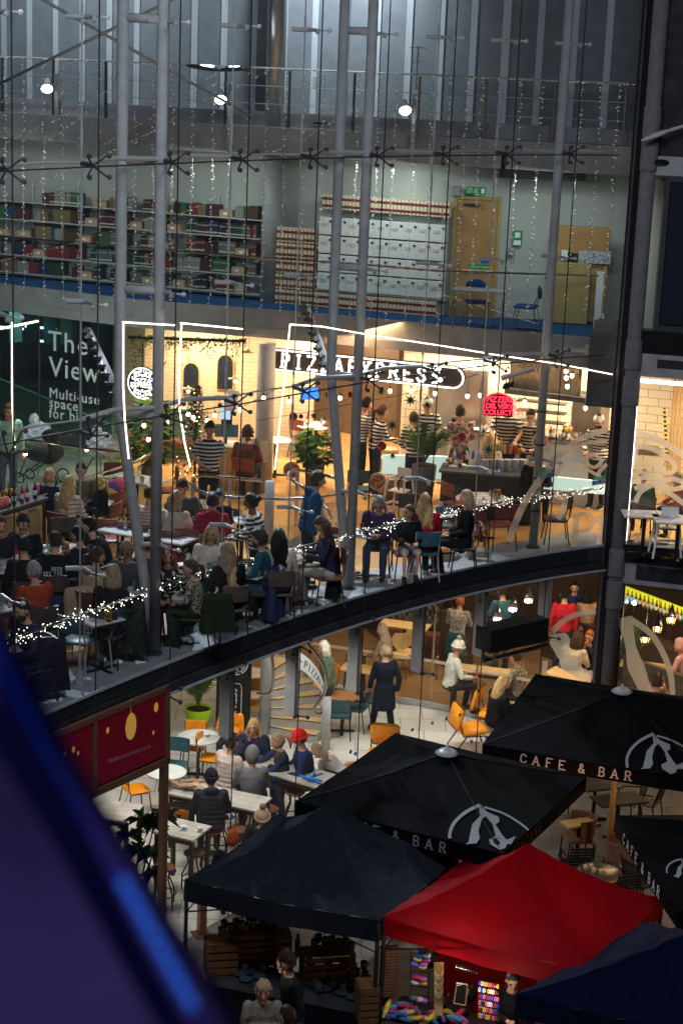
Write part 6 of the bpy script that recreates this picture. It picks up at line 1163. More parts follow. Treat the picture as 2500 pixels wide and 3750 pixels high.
def drape(label, px, py, z, w_, h_, c, face, seed=0, bottom=.0):      # a coat hung over a chair back
 p = G(px, py, z); r = random.Random(seed); t = thing('coat', label, 'coat', (p.x, p.y, z), rad(face)); mb = MB(); vs = []; nx, nz = 9, 7
 for sd in (-1, 1):
  for j in range(nz):
   for i in range(nx): u = i/(nx-1)-.5; v = j/(nz-1); vs.append((u*w_*(1+.25*v)+r.uniform(-.01, .01), sd*(.035+.07*v+.02*sin(u*14+sd)), -v*h_+.03*cos(u*3)))
 fs = [(s_*nx*nz+j*nx+i, s_*nx*nz+j*nx+i+1, s_*nx*nz+(j+1)*nx+i+1, s_*nx*nz+(j+1)*nx+i) for s_ in (0, 1) for j in range(nz-1) for i in range(nx-1)]+[(i, nx*nz+i, nx*nz+i+1, i+1) for i in range(nx-1)]+[(nx*j+e, nx*(j+1)+e, nx*nz+nx*(j+1)+e, nx*nz+nx*j+e) for j in range(nz-1) for e in (0, nx-1)]
 mb.add(vs, fs); mb.build('cloth_body', cloth(c), t, True); mb = MB(); mb.tube([(-w_*.42, .0, -.02), (-w_*.5, .06, -.25), (-w_*.45, .05, -.5*h_-.1)], [.05, .045, .035], 8); mb.build('sleeve', cloth(c), t, True); return t
drape('camel teddy fleece coat over the back of a chair', 300, 2155, 5.38, .46, .62, (.34, .25, .17), 20, 1); drape('dark quilted coat over the chair left of the mast foot', 462, 2205, 5.4, .5, .75, (.03, .035, .032), 0, 2); drape('olive green parka over the chair behind the long-haired woman', 800, 2180, 5.4, .4, .55, (.015, .019, .011), 20, 3)
drape('navy coat over the back of the chair of the man in teal', 1008, 2080, 5.38, .3, .8, (.02, .025, .06), 60, 4); drape('black coat with printed letters on the chair at the lower left', 185, 2345, 5.35, .4, .7, (.018, .018, .03), 30, 5); drape('black coat over the chair of the auburn-haired woman', 1228, 2015, 5.35, .34, .75, (.014, .014, .018), 80, 6); drape('navy coat on the chair behind the man in rust red', 178, 2190, 5.38, .4, .6, (.02, .022, .05), 30, 7)
mb = MB(); pr = p8; vs, fs = textmesh('ESSE\nEST 199', .085, ext=.001, line=.9); q = MB(); ob = p8
mb.add([(-x+.13, -.175+z-.02*(y), .92+y*.9) for x, y, z in vs], fs); mb.build('back_print', 'print_white', p8)
# side window interior
p = G(2485, 1900, MZ+.75); table('rect', p, 0, .9, .6, MZ, 'dark table seen through the lit side window'); p = G(2360, 1880, MZ+.75); table('rect', p, 0, .8, .5, MZ, 'pale table with shining top inside the lit side window'); lc('high', 2440, 1935, 0, 'wooden high chair in the lower part of the lit side window', sh=.5)
for k in range(4): mb = MB(); a = GY(2462+k*14, 1500, 34.2); mb.box((a.x, a.y, 6.0), (.05, .05, 2.9)); mb.build('timber_slat', 'door_wood', None, False, 'upright orange timber slat at the right of the side window', 'slat', 'timber slats in the side window')
mb = MB(); a = GY(2447, 1480, 34.6); mb.box((a.x, a.y, 5.9), (.05, .03, 1.2), ry=rad(-8)); mb.build('hazard_tape', stripes('hazard', (.85, .6, .02), (.01, .01, .01), .09, .5), None, False, 'yellow and black hazard tape on the tiled wall edge', 'tape')
mb = MB(); a = GY(2372, 1570, 34.8); mb.box((a.x, a.y, 5.6), (.5, .4, .12)); mb.build('work_shelf', 'inox_brushed', None, False, 'steel shelf with trays before the tiles in the side window', 'shelf')
r = random.Random(77)
for k in range(44):
 kind = ['plate', 'glass', 'amber', 'glass', 'pot', 'plate', 'red', 'wine'][k % 8]; x = 1650+k*12.3; p = GY(x, 1560, 35.15-k*.018); w_ = 'left part' if k < 15 else ('middle' if k < 30 else 'right part'); item(kind, None, 0, 0, IL[kind][0]+' on the '+w_+' of the steel kitchen shelf', IL[kind][1], IL[kind][0]+'s on the steel kitchen shelf, '+w_, base=(p.x, p.y+.12+.12*(k % 3), 5.765))
for k in range(16):
 kind = ['pot', 'glass', 'red', 'napkin'][k % 4]; x = 1630+k*9 if k < 8 else 1935+(k-8)*7; p = G(x, 1712, 5.44); item(kind, None, 0, 0, IL[kind][0]+' on the dark front counter', IL[kind][1], IL[kind][0]+'s on the dark front counter', base=(p.x, p.y+.1+.1*(k % 3), 5.445))
# ================================================================== LIBRARY
def along(path, s):
 for a, b in zip(path[:-1], path[1:]):
  l = hypot(b[0]-a[0], b[1]-a[1])
  if s <= l or (a, b) == (path[-2], path[-1]): t = V((b[0]-a[0], b[1]-a[1], 0)).normalized(); return V((a[0], a[1], 0))+t*s, t
  s -= l
def seglen(path): return sum(hypot(b[0]-a[0], b[1]-a[1]) for a, b in zip(path[:-1], path[1:]))
SH = [(-9.0, 39.5), (-7.4, 38.85), (-4.7, 37.8), (-1.85, 36.65)]
LB = seglen(SH); ROW = .378; t = thing('book_shelves', 'long run of pale metal library shelves behind the upper glass', 'shelves', (SH[1][0], SH[1][1], 8.0)); O_ = V((SH[1][0], SH[1][1], 8.0))
for k in range(5):
 mb = MB(); mb.wall(SH, 8.1+k*ROW, 8.122+k*ROW, .27); mb.v = [tuple(V(v)-O_) for v in mb.v]; mb.build('shelf', 'shelf', t)
n = int(LB/1.0)
for i in range(n+1):
 p, tt = along(SH, i*LB/n); mb = MB(); q = p+V((-tt.y, tt.x, 0))*.27; mb.box((q.x-O_.x, q.y-O_.y, 1.05), (.03, .03, 2.0)); mb.build('upright', 'shelf', t)
BC = {'dark green': (.015, .07, .035), 'burgundy': (.13, .02, .03), 'red': (.32, .03, .02), 'navy': (.015, .035, .12), 'blue': (.02, .12, .28), 'brown': (.13, .06, .03), 'tan': (.34, .24, .12), 'black': (.018, .018, .02), 'grey': (.22, .23, .22), 'pale': (.45, .46, .42), 'green': (.06, .22, .06), 'yellow': (.55, .45, .06)}
for k_, c in BC.items(): mat('book_'+k_, tuple(v*.42+.02 for v in c), .6)
def bookme(th, h, m_, band):
 mb = MB(); mb.box((0, .1, h/2), (th, .2, h))
 if band: mb.m(1).box((0, -.002, h*.2), (th*.8, .004, h*.12)); mb.box((0, -.002, h*.78), (th*.8, .004, h*.05))
 me = bpy.data.meshes.new('book'); me.from_pydata(mb.v, [], mb.f); me.materials.append(M[m_]); me.materials.append(M['pale_band'] if 'pale_band' in M else mat('pale_band', (.5, .5, .45), .6)); me.polygons.foreach_set('material_index', mb.mi); return me
BM = {(c, j): bookme((.034, .05, .04)[j], (.235, .26, .215)[j], 'book_'+c, j != 2) for c in BC for j in range(3)}
rn = random.Random(11); rown = ['lowest', 'second', 'third', 'fourth', 'top']; allb = []
names = list(BC)
for k in range(5):
 s = .05 if k < 4 else 2.6
 while s < LB-.1:
  c = rn.choices(names, [9, 8, 5, 6, 3, 6, 4, 5, 5, 4, 3, 1])[0]; j = rn.choice((0, 1, 2)); m_ = rn.randint(2, 7); lean = rn.choice((0, 0, 0, .12))
  if rn.random() < .17: s += rn.uniform(.1, .35)
  if rn.random() < .16: allb.append((k, s, 'box', 0, 0)); s += .36; continue
  for i in range(m_):
   if s > LB-.1: break
   allb.append((k, s, c, j, lean if i > m_-3 else 0)); s += (.038, .054, .044)[j]
def sec(s): return 'far left' if s < 2.2 else ('left' if s < 3.8 else ('middle' if s < 5.6 else 'right'))
cnt = 0; rest = MB(); restm = []
for (k, s, c, j, lean) in allb:
 p, tt = along(SH, s); z = 8.123+k*ROW; a = atan2(tt.y, tt.x)
 if c == 'box':
  o = thing('archive_box', 'buff cardboard archive box on the %s shelf, %s part' % (rown[k], sec(s)), 'box', (p.x+tt.x*.16, p.y+tt.y*.16+.14, z), a, 'buff archive boxes'); mb = MB(); mb.box((0, 0, .07), (.32, .22, .14)); mb.build('carton', 'cardboard', o); mb = MB(); mb.box((0, -.112, .07), (.08, .004, .05)); mb.build('paper_label', 'white', o); continue
 if s > 3.4 and cnt < 288 or (k == 4 and cnt < 288):
  o = link('book', BM[(c, j)], None, '%s book on the %s library shelf, %s part' % (c, rown[k], sec(s)), 'book', 'library books'); o.location = (p.x+.012, p.y-.0, z+(.0 if not lean else .004)); o.rotation_euler = (0, lean, a); cnt += 1
 else:
  th = (.034, .05, .04)[j]; h = (.235, .26, .215)[j]; rest.m(names.index(c)).box((p.x-tt.y*.1, p.y+tt.x*.1, z+h/2), (th, .2, h), a)
rest.build('books', ['book_'+c for c in names], None, False, 'remaining rows of mixed library books at the left of the shelves', 'books', kind='stuff')
# bound volumes and file boxes by the door
VP = [(-1.45, 36.55), (-.2, 36.0), (1.15, 35.28), (1.9, 35.2)]
def volme():
 me_ = MB(); me_.box((0, .1, .14), (.062, .2, .28))
 for z in (.06, .20): me_.m(1).box((0, -.002, z), (.064, .006, .05))
 me = bpy.data.meshes.new('volume'); me.from_pydata(me_.v, [], me_.f); me.materials.append(M['cream']); me.materials.append(M['burg']); me.polygons.foreach_set('material_index', me_.mi); return me
VM = volme()
def vol(px, y, z, lab):
 p = GY(px, 900, y); o = link('bound_volume', VM, None, lab, 'book', 'cream and burgundy bound volumes'); o.location = (p.x, p.y, z); o.rotation_euler = (0, 0, rad(-16))
 return o
def zat(px, py, y): return GY(px, py, y).z
for i in range(34): u = i/33; px = 1180+u*452; y = 35.95-u*.75; vol(px, y, zat(px, 768+u*34-5, y), 'cream and burgundy bound volume standing on top of the file boxes')
for r_ in range(5):
 for i in range(10): u = i/9; px = 1018+u*128; y = 36.25-u*.2; vol(px, y, 8.02+r_*.31, 'cream and burgundy bound volume in the tall stack right of the pillar, '+rown[r_]+' row')
for r_ in range(1):
 for i in range(34): u = i/33; px = 1160+u*440; y = 36.0-u*.75; vol(px, y, 8.02, 'cream and burgundy bound volume on the floor shelf under the file boxes')
mb = MB()
a = GY(1160, 900, 36.1); b_ = GY(1640, 900, 35.25); mb.wall([(a.x, a.y+.03), (b_.x, b_.y+.03)], 8.32, 8.35, .3); mb.wall([(a.x, a.y+.25), (b_.x, b_.y+.25)], 8.0, 10.15, .03); mb.build('file_rack', 'shelf', None, False, 'pale rack holding the white file boxes', 'shelves')
FB_ = None
for c in range(9):
 for r_ in range(4):
  u = (c+.5)/9; px = 1165+u*462; y = 36.0-u*.75; p = GY(px, 900, y); z = 8.36+r_*.365+.005; lab = 'white file box, column %s from the left, %s row' % (['one', 'two', 'three', 'four', 'five', 'six', 'seven', 'eight', 'nine'][c], rown[r_] if r_ < 3 else 'top')
  if FB_ is None:
   FB_ = thing('file_box', lab, 'file box', (p.x, p.y, z), rad(-17), 'white file boxes in the rack'); mb = MB(); mb.rbox((0, .12, .17), (.285, .24, .335), .008); mb.build('box_body', 'white_box', FB_); mb = MB(); mb.box((.1, -.008, .27), (.05, .02, .035)); mb.build('latch', 'black', FB_); mb = MB(); mb.box((-.03, -.006, .2), (.13, .006, .06)); mb.build('paper_label', mat('label_grey', (.45, .46, .47), .6), FB_)
  else: dup(FB_, (p.x, p.y, z), rad(-17), lab, group='white file boxes in the rack')
# pillar through library and walkway
p = G(985, 1106, 8.0)
for z0, z1, l in ((8.0, 10.97, 'round grey pillar between the book shelves and the bound volumes'), (11.5, 17.4, 'round steel pillar shining in front of the ribbed metal wall')):
 mb = MB(); mb.tube([(p.x, p.y, z0), (p.x, p.y, z1)], .19, 24); mb.build('pillar', 'column_grey' if z0 < 9 else 'inox_brushed', None, True, l, 'pillar')
# door
wy = 35.5; a = GY(1652, 900, wy); b_ = GY(1826, 900, wy); cx_ = (a.x+b_.x)/2; wd = b_.x-a.x; t = thing('fire_door', 'pale wood fire door with a push bar sign at the library wall', 'door', (cx_, wy, 8.0)); hd = 2.3
mb = MB(); mb.box((0, 0, hd/2), (wd-.12, .05, hd)); mb.build('door_leaf', 'door_wood', t)
for s in (-1, 1): mb = MB(); mb.box((s*(wd/2-.03), -.01, hd/2+.03), (.06, .09, hd+.06)); mb.build('frame', 'ply', t)
mb = MB(); mb.box((0, -.01, hd+.03), (wd-.12, .09, .06)); mb.build('frame', 'ply', t); mb = MB(); mb.box((-.12, -.06, hd-.1), (.3, .05, .05)); mb.build('closer', 'inox_brushed', t); mb = MB(); mb.box((.06, -.04, .92), (wd-.3, .04, .05)); mb.build('push_bar', 'wood_pale', t)
o = None; mb = MB(); mb.box((.09, -.03, 1.0), (.42, .006, .10)); o = mb.build('notice', 'sign_green', t); mb = MB(); text_at(mb, 'Push bar to open', (-.08, -.036, .985), (1, 0, 0), UP, .052, ext=.001); mb.build('lettering', 'print_white', o); mb = MB(); mb.box((.2, -.03, 1.12), (.15, .006, .08)); mb.build('notice', 'sign_blue', t); mb = MB(); mb.tube([(-.3, -.06, .95), (-.3, -.06, 1.12)], .012, 6); mb.build('handle', 'inox', t)
p = GY(1742, 698, 35.3); t = thing('exit_sign', 'green fire exit sign with running figure above the wood door', 'sign', p); mb = MB(); mb.box((0, 0, 0), (.38, .03, .14)); mb.build('panel', 'sign_green', t); mb = MB(); text_at(mb, 'FIRE\nEXIT', (-.17, -.018, .01), (1, 0, 0), UP, .055, ext=.001, line=.9); mb.tube([(-.02, -.02, .04), (.0, -.02, -.01), (.04, -.02, -.05)], .008, 4); mb.tube([(.0, -.02, -.01), (-.04, -.02, -.045)], .008, 4); mb.box((.13, -.018, 0), (.06, .002, .09)); mb.build('lettering', 'print_white', t)
p = GY(1893, 872, 35.45); t = thing('safety_notice', 'green and white safety notice on the mint wall right of the door', 'notice', p); mb = MB(); mb.box((0, 0, 0), (.19, .01, .29)); mb.build('panel', 'sign_green', t); mb = MB(); mb.box((0, -.008, .06), (.1, .003, .1)); mb.box((0, -.008, -.09), (.14, .003, .09)); mb.build('print', 'print_white', t)
p = GY(1872, 922, 35.45); t = thing('wall_switch', 'grey switch box on the mint wall right of the door', 'switch', p); mb = MB(); mb.rbox((0, 0, 0), (.14, .04, .15), .01); mb.build('casing', 'column_grey', t)
p = GY(1670, 700, 35.4); mb = MB(); mb.rbox(tuple(p), (.17, .08, .2), .02); mb.build('speaker_box', 'column_grey', None, False, 'small grey box on the wall left of the exit sign', 'box')
# tables, chairs and boards in the library
CHL = kind_names['blue'] = ('library_chair', mat('blue_seat', (.015, .05, .16), .7), 'inox'); CW_['blue'] = 'blue library chair'; GRP['blue'] = 'blue library chairs'
def make_blue():
 t = thing('library_chair', 'x', 'chair'); mb = MB(); mb.rbox((0, 0, .46), (.44, .42, .05), .02); mb.build('seat', 'blue_seat', t, True); mb = MB(); mb.ell((0, -.24, .74), (.2, .03, .13), Matrix.Rotation(rad(-10), 3, 'X'), 14, 8); mb.build('backrest', 'blue_seat', t, True)
 for s in (-1, 1):
  mb = MB(); mb.tube([(s*.22, .24, 0), (s*.2, .16, .43)], .011, 7); mb.build('leg', 'inox', t); mb = MB(); mb.tube([(s*.22, -.26, 0), (s*.2, -.18, .43)], .011, 7); mb.build('leg', 'inox', t); mb = MB(); mb.tube([(s*.2, -.14, .44), (s*.19, -.25, .72)], .011, 7); mb.build('back_frame', 'inox', t)
  mb = MB(); mb.tube([(s*.22, .24, .015), (s*.22, -.26, .015)], .011, 7); mb.build('runner', 'inox', t)
 CH['blue'] = t
make_blue(); p = G(1925, 1125, 8.45); CH['blue'].location = (p.x, p.y, 8.006); CH['blue'].rotation_euler = (0, 0, rad(75)); CH['blue']['label'] = 'blue chair on chrome legs standing right of the small table'; CH['blue']['group'] = 'blue library chairs'
p = G(1745, 1108, 8.45); dup(CH['blue'], (p.x, p.y, 8.006), rad(185), 'blue chair pushed behind the small grey table', group='blue library chairs')
p = G(1755, 1063, 8.72); t = thing('small_table', 'small grey table on chrome legs in front of the wood door', 'table', (p.x, p.y, 8.006), rad(-8)); mb = MB(); mb.rbox((0, 0, .72), (1.0, .5, .03), .01); mb.build('tabletop', 'column_grey', t)
for x in (-1, 1):
 for y in (-1, 1): mb = MB(); mb.tube([(x*.46, y*.21, 0), (x*.46, y*.21, .7)], .015, 7); mb.build('leg', 'inox', t)
p = GY(2110, 1060, 34.9); t = thing('folded_table', 'wood-faced board with rounded corners leaning on the end wall', 'board', (p.x, p.y, 8.0), rad(-6)); mb = MB(); mb.rbox((0, .2, .98), (1.15, .04, 1.85), .03, rx=rad(3)); mb.build('board', 'door_wood', t); mb = MB(); mb.rbox((-.12, .02, .62), (.72, .03, 1.2), .02, rx=rad(4)); mb.build('olive_panel', 'ply', t)
for k in range(5): mb = MB(); mb.box((.2, .13, 1.22+k*.035), (.95, .05, .014), ry=rad(3)); mb.build('folded_leg', 'steel_dark', t)
mb = MB(); mb.box((-.28, .0, 1.35), (.12, .01, .2)); mb.build('paper_label', 'white_box', t); mb = MB(); mb.box((.3, .1, 1.33), (.62, .03, .24)); mb.build('film_wrap', 'film', t)
p = GY(2200, 1090, 34.6); mb = MB(); mb.box((p.x-.05, p.y, 8.55), (.13, .05, 1.1)); mb.build('radiator_panel', 'white_box', None, False, 'narrow white upright panel beside the leaning boards', 'panel'); p = GY(2215, 1160, 33.9); mb = MB(); mb.box((p.x, p.y, 8.12), (.4, .1, .3)); mb.build('grey_box', 'concrete_grey', None, False, 'low grey metal box at the end of the library floor', 'box')
# library rail
q = [G(x, y, 9.05) for x, y in ((-30, 862), (400, 898), (940, 943), (1300, 967), (1609, 993), (2190, 1010))]; t = thing('library_rail', 'thin steel handrail with glass along the library floor edge', 'railing', q[0]); mb = MB(); mb.tube([a-q[0] for a in q], .02, 8); mb.build('handrail', 'inox_brushed', t, True)
for a, b_ in zip(q[:-1], q[1:]):
 d = b_-a; k = max(1, round(d.length/1.2))
 for i in range(k): c0_ = a+d*(i/k)-q[0]; c1_ = a+d*((i+1)/k)-q[0]; mb = MB(); mb.quad(c0_-UP*.06, c1_-UP*.06, c1_-UP*1.0, c0_-UP*1.0); mb.build('glass_panel', 'glass_clear', t); mb = MB(); mb.tube([c0_-UP*.07, c0_-UP*.07+V((0, -.05, 0))], .022, 8); mb.build('clamp', 'inox', t)
# walkway rail
WR = [(x, y+.12) for x, y in L2][:-1]+[(4.9, 33.9)]; Lw = seglen(WR); t = thing('walkway_rail', 'grey post and rail balustrade along the high walkway', 'railing', (WR[1][0], WR[1][1], 11.5)); OW = V((WR[1][0], WR[1][1], 11.5))
for z in (1.12, .78, .44): mb = MB(); mb.tube([V((x, y, 11.5+z))-OW for x, y in WR], .022 if z > 1 else .009, 6); mb.build('rail', 'steel', t)
n = int(Lw/1.25)
for i in range(n+1): p, tt = along(WR, i*Lw/n); mb = MB(); mb.box((p.x-OW.x, p.y-OW.y, .56), (.035, .06, 1.12), atan2(tt.y, tt.x)); mb.build('post', 'steel_dark' if i < n-3 else mat('post_tan', (.25, .2, .16), .5) if 'post_tan' not in M else 'post_tan', t)
# icicle lights
def onpath(path, px):      # where a photo column crosses a plan path
 for s_ in range(0, 900):
  p, tt = along(path, seglen(path)*s_/900); d = V((p.x, p.y, 10-CZ)); x = 1250+FPX*d.dot(rt)/d.dot(fw)
  if x >= px: return p, tt
 return p, tt
IP = [(x, y-.14) for x, y in LEDGE]; r = random.Random(21); k = 0
def string(nm, pts, lab, grp, dens=.075, mm='fairy_dim'):
 o = V(pts[0]); t = thing(nm, lab, 'fairy lights', o, 0, grp); mb = MB(); mb.tube([V(p)-o for p in pts], .0038, 4); mb.build('cord', 'wire', t); mb = MB();
 for a, b_ in zip(pts[:-1], pts[1:]):
  a, b_ = V(a), V(b_); L = (b_-a).length
  for i in range(max(1, int(L/dens))):
   c = a+(b_-a)*r.random()-o; e = V((r.choice((-1, 1))*.03, 0, -.012)); mb.tube([c, c+e], [.003, .006], 4)
 mb.build('lights', mm, t)['kind'] = 'stuff'
px = 22
while px < 2240:
 p, tt = onpath(IP, px); zb = GY(px, 1075+px*.06+r.uniform(-28, 30) if px < 1500 else 1165+r.uniform(-40, 50), p.y).z; pts = []; z = 12.62
 while z > zb: pts.append((p.x+r.uniform(-.02, .02), p.y+r.uniform(-.02, .02), z)); z -= .35
 pts.append((p.x, p.y, zb)); string('icicle_string', pts, 'long hanging string of small white lights in front of the library', 'icicle light strings'); px += r.uniform(58, 76)
p0_ = [V((x, y-.0, 12.62)) for x, y in IP]; string('rail_light_string', [tuple(p) for p in p0_[1:]], 'string of small lights along the top rail of the walkway', None, .09)
for k, (a, b_) in enumerate((((0, 375), (275, 215)), ((0, 530), (450, 300)), ((120, 545), (340, 385)), ((380, 530), (800, 260)), ((640, 400), (1000, 250)), ((0, 720), (600, 460)), ((530, 850), (1050, 560)), ((0, 955), (570, 790)), ((940, 580), (1290, 400)))):
 A = GY(*a, 35.0); B = GY(*b_, 35.0); mid = (A+B)/2-UP*.08; string('light_swag', [tuple(A), tuple(mid), tuple(B)], 'slanting swag of small lights, '+['topmost at the left edge', 'rising to the left mast', 'short one by the left floodlight', 'crossing the left mast', 'short one near the wing lamp', 'crossing above the shelves', 'over the right half of the shelves', 'low across the left shelves', 'short one left of the right mast'][k], 'light swags', .09)
# floodlights
for k, (x, y, d, l) in enumerate(((173, 325, 36.6, 'left floodlight with bright face on its post at the walkway'), (808, 365, 35.6, 'middle floodlight with bright face below the wing lamp'), (1483, 405, 34.4, 'right floodlight with bright face on its post'))):
 p = GY(x, y, d); t = thing('floodlight', l, 'floodlight', p); dr = V((.1, -.75, -.65)).normalized(); mb = MB(); mb.tube([-dr*.26, -dr*.22, -dr*.12, V((0, 0, 0))], [.05, .06, .07, .125], 18); mb.build('housing', 'white', t, True)
 mb = MB(); mb.tube([dr*.003, dr*.012], [.112, .10], 18); mb.build('lens', 'bulb_cool', t); mb = MB(); mb.tube([(.15, .05, .12), (.1, .02, .05), (-.0, .02, .1)], .018, 6); mb.build('bracket', 'steel', t); zz = 11.0-p.z; mb = MB(); mb.box((.17, .1, (zz+.3)/2), (.07, .06, .3-zz)); mb.build('post', 'steel', t)
p = GY(800, 250, 35.6); t = thing('wing_lamp', 'twin wing reflector lamp glowing white on its upper faces', 'lamp', p)
for s in (-1, 1): mb = MB(); mb.ell((s*.3, 0, 0), (.34, .18, .05), Matrix.Rotation(rad(s*-6), 3, 'Y'), 18, 8); mb.build('reflector', 'steel_dark', t, True); mb = MB(); mb.ell((s*.3+.06, -.02, .038), (.17, .1, .02), None, 12, 6); mb.build('glowing_panel', 'bulb_cool', t, True)
mb = MB(); mb.tube([(.45, .05, 0), (.6, .1, -.05), (.62, .1, -.95)], .018, 6); mb.build('arm', 'steel_dark', t)
p = GY(1528, 230, 34.6); t = thing('aerial', 'small aerial mast on the walkway rail', 'aerial', p); mb = MB(); mb.tube([(0, 0, .3), (0, 0, -.5)], .02, 6); mb.build('mast_tube', 'steel', t); mb = MB(); mb.tube([(-.17, 0, .27), (.17, 0, .27)], .008, 5); mb.tube([(-.12, 0, .02), (.14, 0, .02)], .008, 5); mb.build('crossbars', 'steel', t)
for (x, y, l) in ((1152, 300, 'small white camera box high on the wall by the pillar'), (1176, 450, 'small dark bird-like clamp on the walkway edge')): p = GY(x, y, 35.8); mb = MB(); mb.rbox(tuple(p), (.06, .05, .24) if 'white' in l else (.3, .05, .05), .01); mb.build('clamp' if 'clamp' in l else 'camera_box', 'white' if 'white' in l else 'black', None, False, l, 'box')
p = RP(2400, 495, .5); t = thing('street_lamp_head', 'grey lantern head reaching in from the right edge', 'lamp', p); mb = MB(); mb.ell((0, 0, 0), (.27, .09, .05), Matrix.Rotation(rad(-22), 3, 'Y'), 16, 8); mb.build('lantern', 'steel', t, True); mb = MB(); mb.tube([(.2, 0, .08), (.6, 0, .22)], .03, 8); mb.build('arm', 'steel', t)
p = RP(2420, 595, .12); t = thing('security_camera', 'black camera unit on the concrete beam at the right', 'camera', p); mb = MB(); mb.ell((0, 0, 0), (.14, .08, .055), None, 14, 8); mb.build('body', 'black_metal', t, True); mb = MB(); mb.box((.15, .05, 0), (.1, .06, .1)); mb.build('bracket', 'steel', t)
mb = MB(); p = GY(1990, 545, 34.6); mb.box((p.x, p.y, 11.05), (1.6, .4, .5)); mb.build('service_box', 'black_metal', None, False, 'long dark service unit below the walkway at the right', 'box')
p = GY(2170, 1283, 32.2); mb = MB(); mb.box(tuple(p), (.3, .02, .2)); mb.build('fixing_plate', 'column_warm', None, False, 'pale square plate with four bolts on the corner wall', 'plate')
# ================================================================== GROUND FLOOR CAFE
# red screen above the plaza side of the glass
qa, qb = GF(345, 2750, -.14), GF(600, 2640, -.14); sd_ = V((qb.x-qa.x, qb.y-qa.y, 0)).normalized(); sN = V((sd_.y, -sd_.x, 0)); so = V((qb.x, qb.y, 0))
def SP_(x, y, o=0.0): return PL(x, y, so+sN*o, sN)
t = thing('advert_screen', 'dark red advert screen in a copper frame hung under the slab, gold bauble on it', 'screen', so+UP*1.5); O2 = so+UP*1.5
def sq(nm, m_, c, o, th): mb = MB(); mb.prism([SP_(x, y, o)-O2 for x, y in c], sN*th); return mb.build(nm, m_, t)
sq('screen_panel', 'screen_red', [(345, 2628), (598, 2524), (598, 2766), (345, 2882)], 0, .02); sq('screen_panel', 'screen_red', [(180, 2700), (333, 2634), (333, 2888), (180, 2960)], 0, .02)
for c in ([(170, 2690), (612, 2505), (612, 2524), (170, 2710)], [(170, 2966), (612, 2768), (612, 2792), (170, 2992)], [(333, 2622), (345, 2616), (345, 2896), (333, 2902)], [(598, 2512), (612, 2506), (612, 2788), (598, 2794)]): sq('frame', 'copper', c, -.01, .06)
sq('back_panel', 'black', [(170, 2700), (610, 2510), (610, 2780), (170, 2980)], -.08, .05)
up2 = UP
for (x, y, r1, r2) in ((480, 2660, .115, .195), (572, 2590, .045, .072), (395, 2675, .028, .045), (270, 2745, .03, .045), (287, 2758, .02, .03), (562, 2683, .02, .03), (238, 2760, .02, .03)):
 c = SP_(x, y, .024)-O2; mb = MB(); mb.prism([c+sd_*r1*cos(a*pi/12)+UP*r2*sin(a*pi/12) for a in range(24)], sN*.003); mb.build('bauble_picture', 'gold', t)
mb = MB(); mb.tube([SP_(480, 2560, .026)-O2, SP_(480, 2620, .026)-O2], .003, 4); mb.build('thread_picture', 'gold', t)
vs, fs = textmesh('theforumnorwich.co.uk', .105, ext=.001); x1 = max(v[0] for v in vs); a_, b_ = SP_(398, 2795, .024)-O2, SP_(553, 2738, .024)-O2; ux = (b_-a_).normalized(); kx = (b_-a_).length/x1; mb = MB(); mb.add([a_+ux*x*kx+UP*y*kx+sN*.002 for x, y, z in vs], fs); mb.build('lettering', 'print_grey2' if 0 else 'print_cream', t)
a_ = SP_(601, 2790, 0); mb = MB(); mb.box((a_.x, a_.y, a_.z/2), (.09, .1, a_.z), rad(50)); mb.build('frame_post', 'copper', None, False, 'tall copper-coloured post under the right end of the red screen', 'post')
p = G(738, 3422, 0); mb = MB(); mb.box((p.x, p.y, .42), (.11, .11, .84), rad(30)); mb.box((p.x, p.y, .01), (.26, .26, .02), rad(30)); mb.build('square_post', 'copper', None, False, 'square reddish post on the paving left of the black tent', 'post')
# green pot palm, banner
p = G(725, 2672, 0); t = plant('palm_plant', 'fan of palm leaves in a bright lime green pot', p, fronds(MB(), (0, 0, .45), 70, .7, 9, 1.15, .16), (.19, .27, .46), 'pot_green')
p = G(852, 2672, 0); t = thing('banner', 'tall black roll-up banner with a white round emblem and upright white words', 'banner', p, rad(-6)); mb = MB(); mb.box((0, 0, .95), (.68, .03, 1.9)); mb.build('banner_cloth', 'print_black', t); mb = MB(); mb.box((0, 0, .03), (.72, .2, .06)); mb.build('base', 'inox', t)
mb = MB(); TB_ = lambda x, y: V((x+.02, -.022, y+1.4))
for rr_, w_ in ((.25, .018), (.215, .008)): ribbon(mb, [(rr_*cos(a*pi/16), rr_*sin(a*pi/16)) for a in range(33)], w_, TB_)
for sx in (-1, 1):
 for sy in (-1, 1):
  for (cx_, cy_, r0_) in ((.09, .13, .05), (.14, .07, .035), (.04, .17, .03)): ribbon(mb, [(sx*(cx_+r0_*cos(k*.5)), sy*(cy_+r0_*sin(k*.5))) for k in range(12)], .012, TB_)
text_at(mb, 'PIZZA', (-.12, -.022, 1.405), (1, 0, 0), UP, .085, ext=.001); text_at(mb, 'EXPRESS', (-.17, -.022, 1.345), (1, 0, 0), UP, .08, ext=.001)
text_at(mb, 'EXPRESS', (.07, -.022, .12), (0, 0, 1), (-1, 0, 0), .2, ext=.001); ribbon(mb, [(.14, -1.28), (.14, -.5), (.1, -.43), (-.1, -.43)], .014, TB_); mb.build('lettering', 'print_white', t)
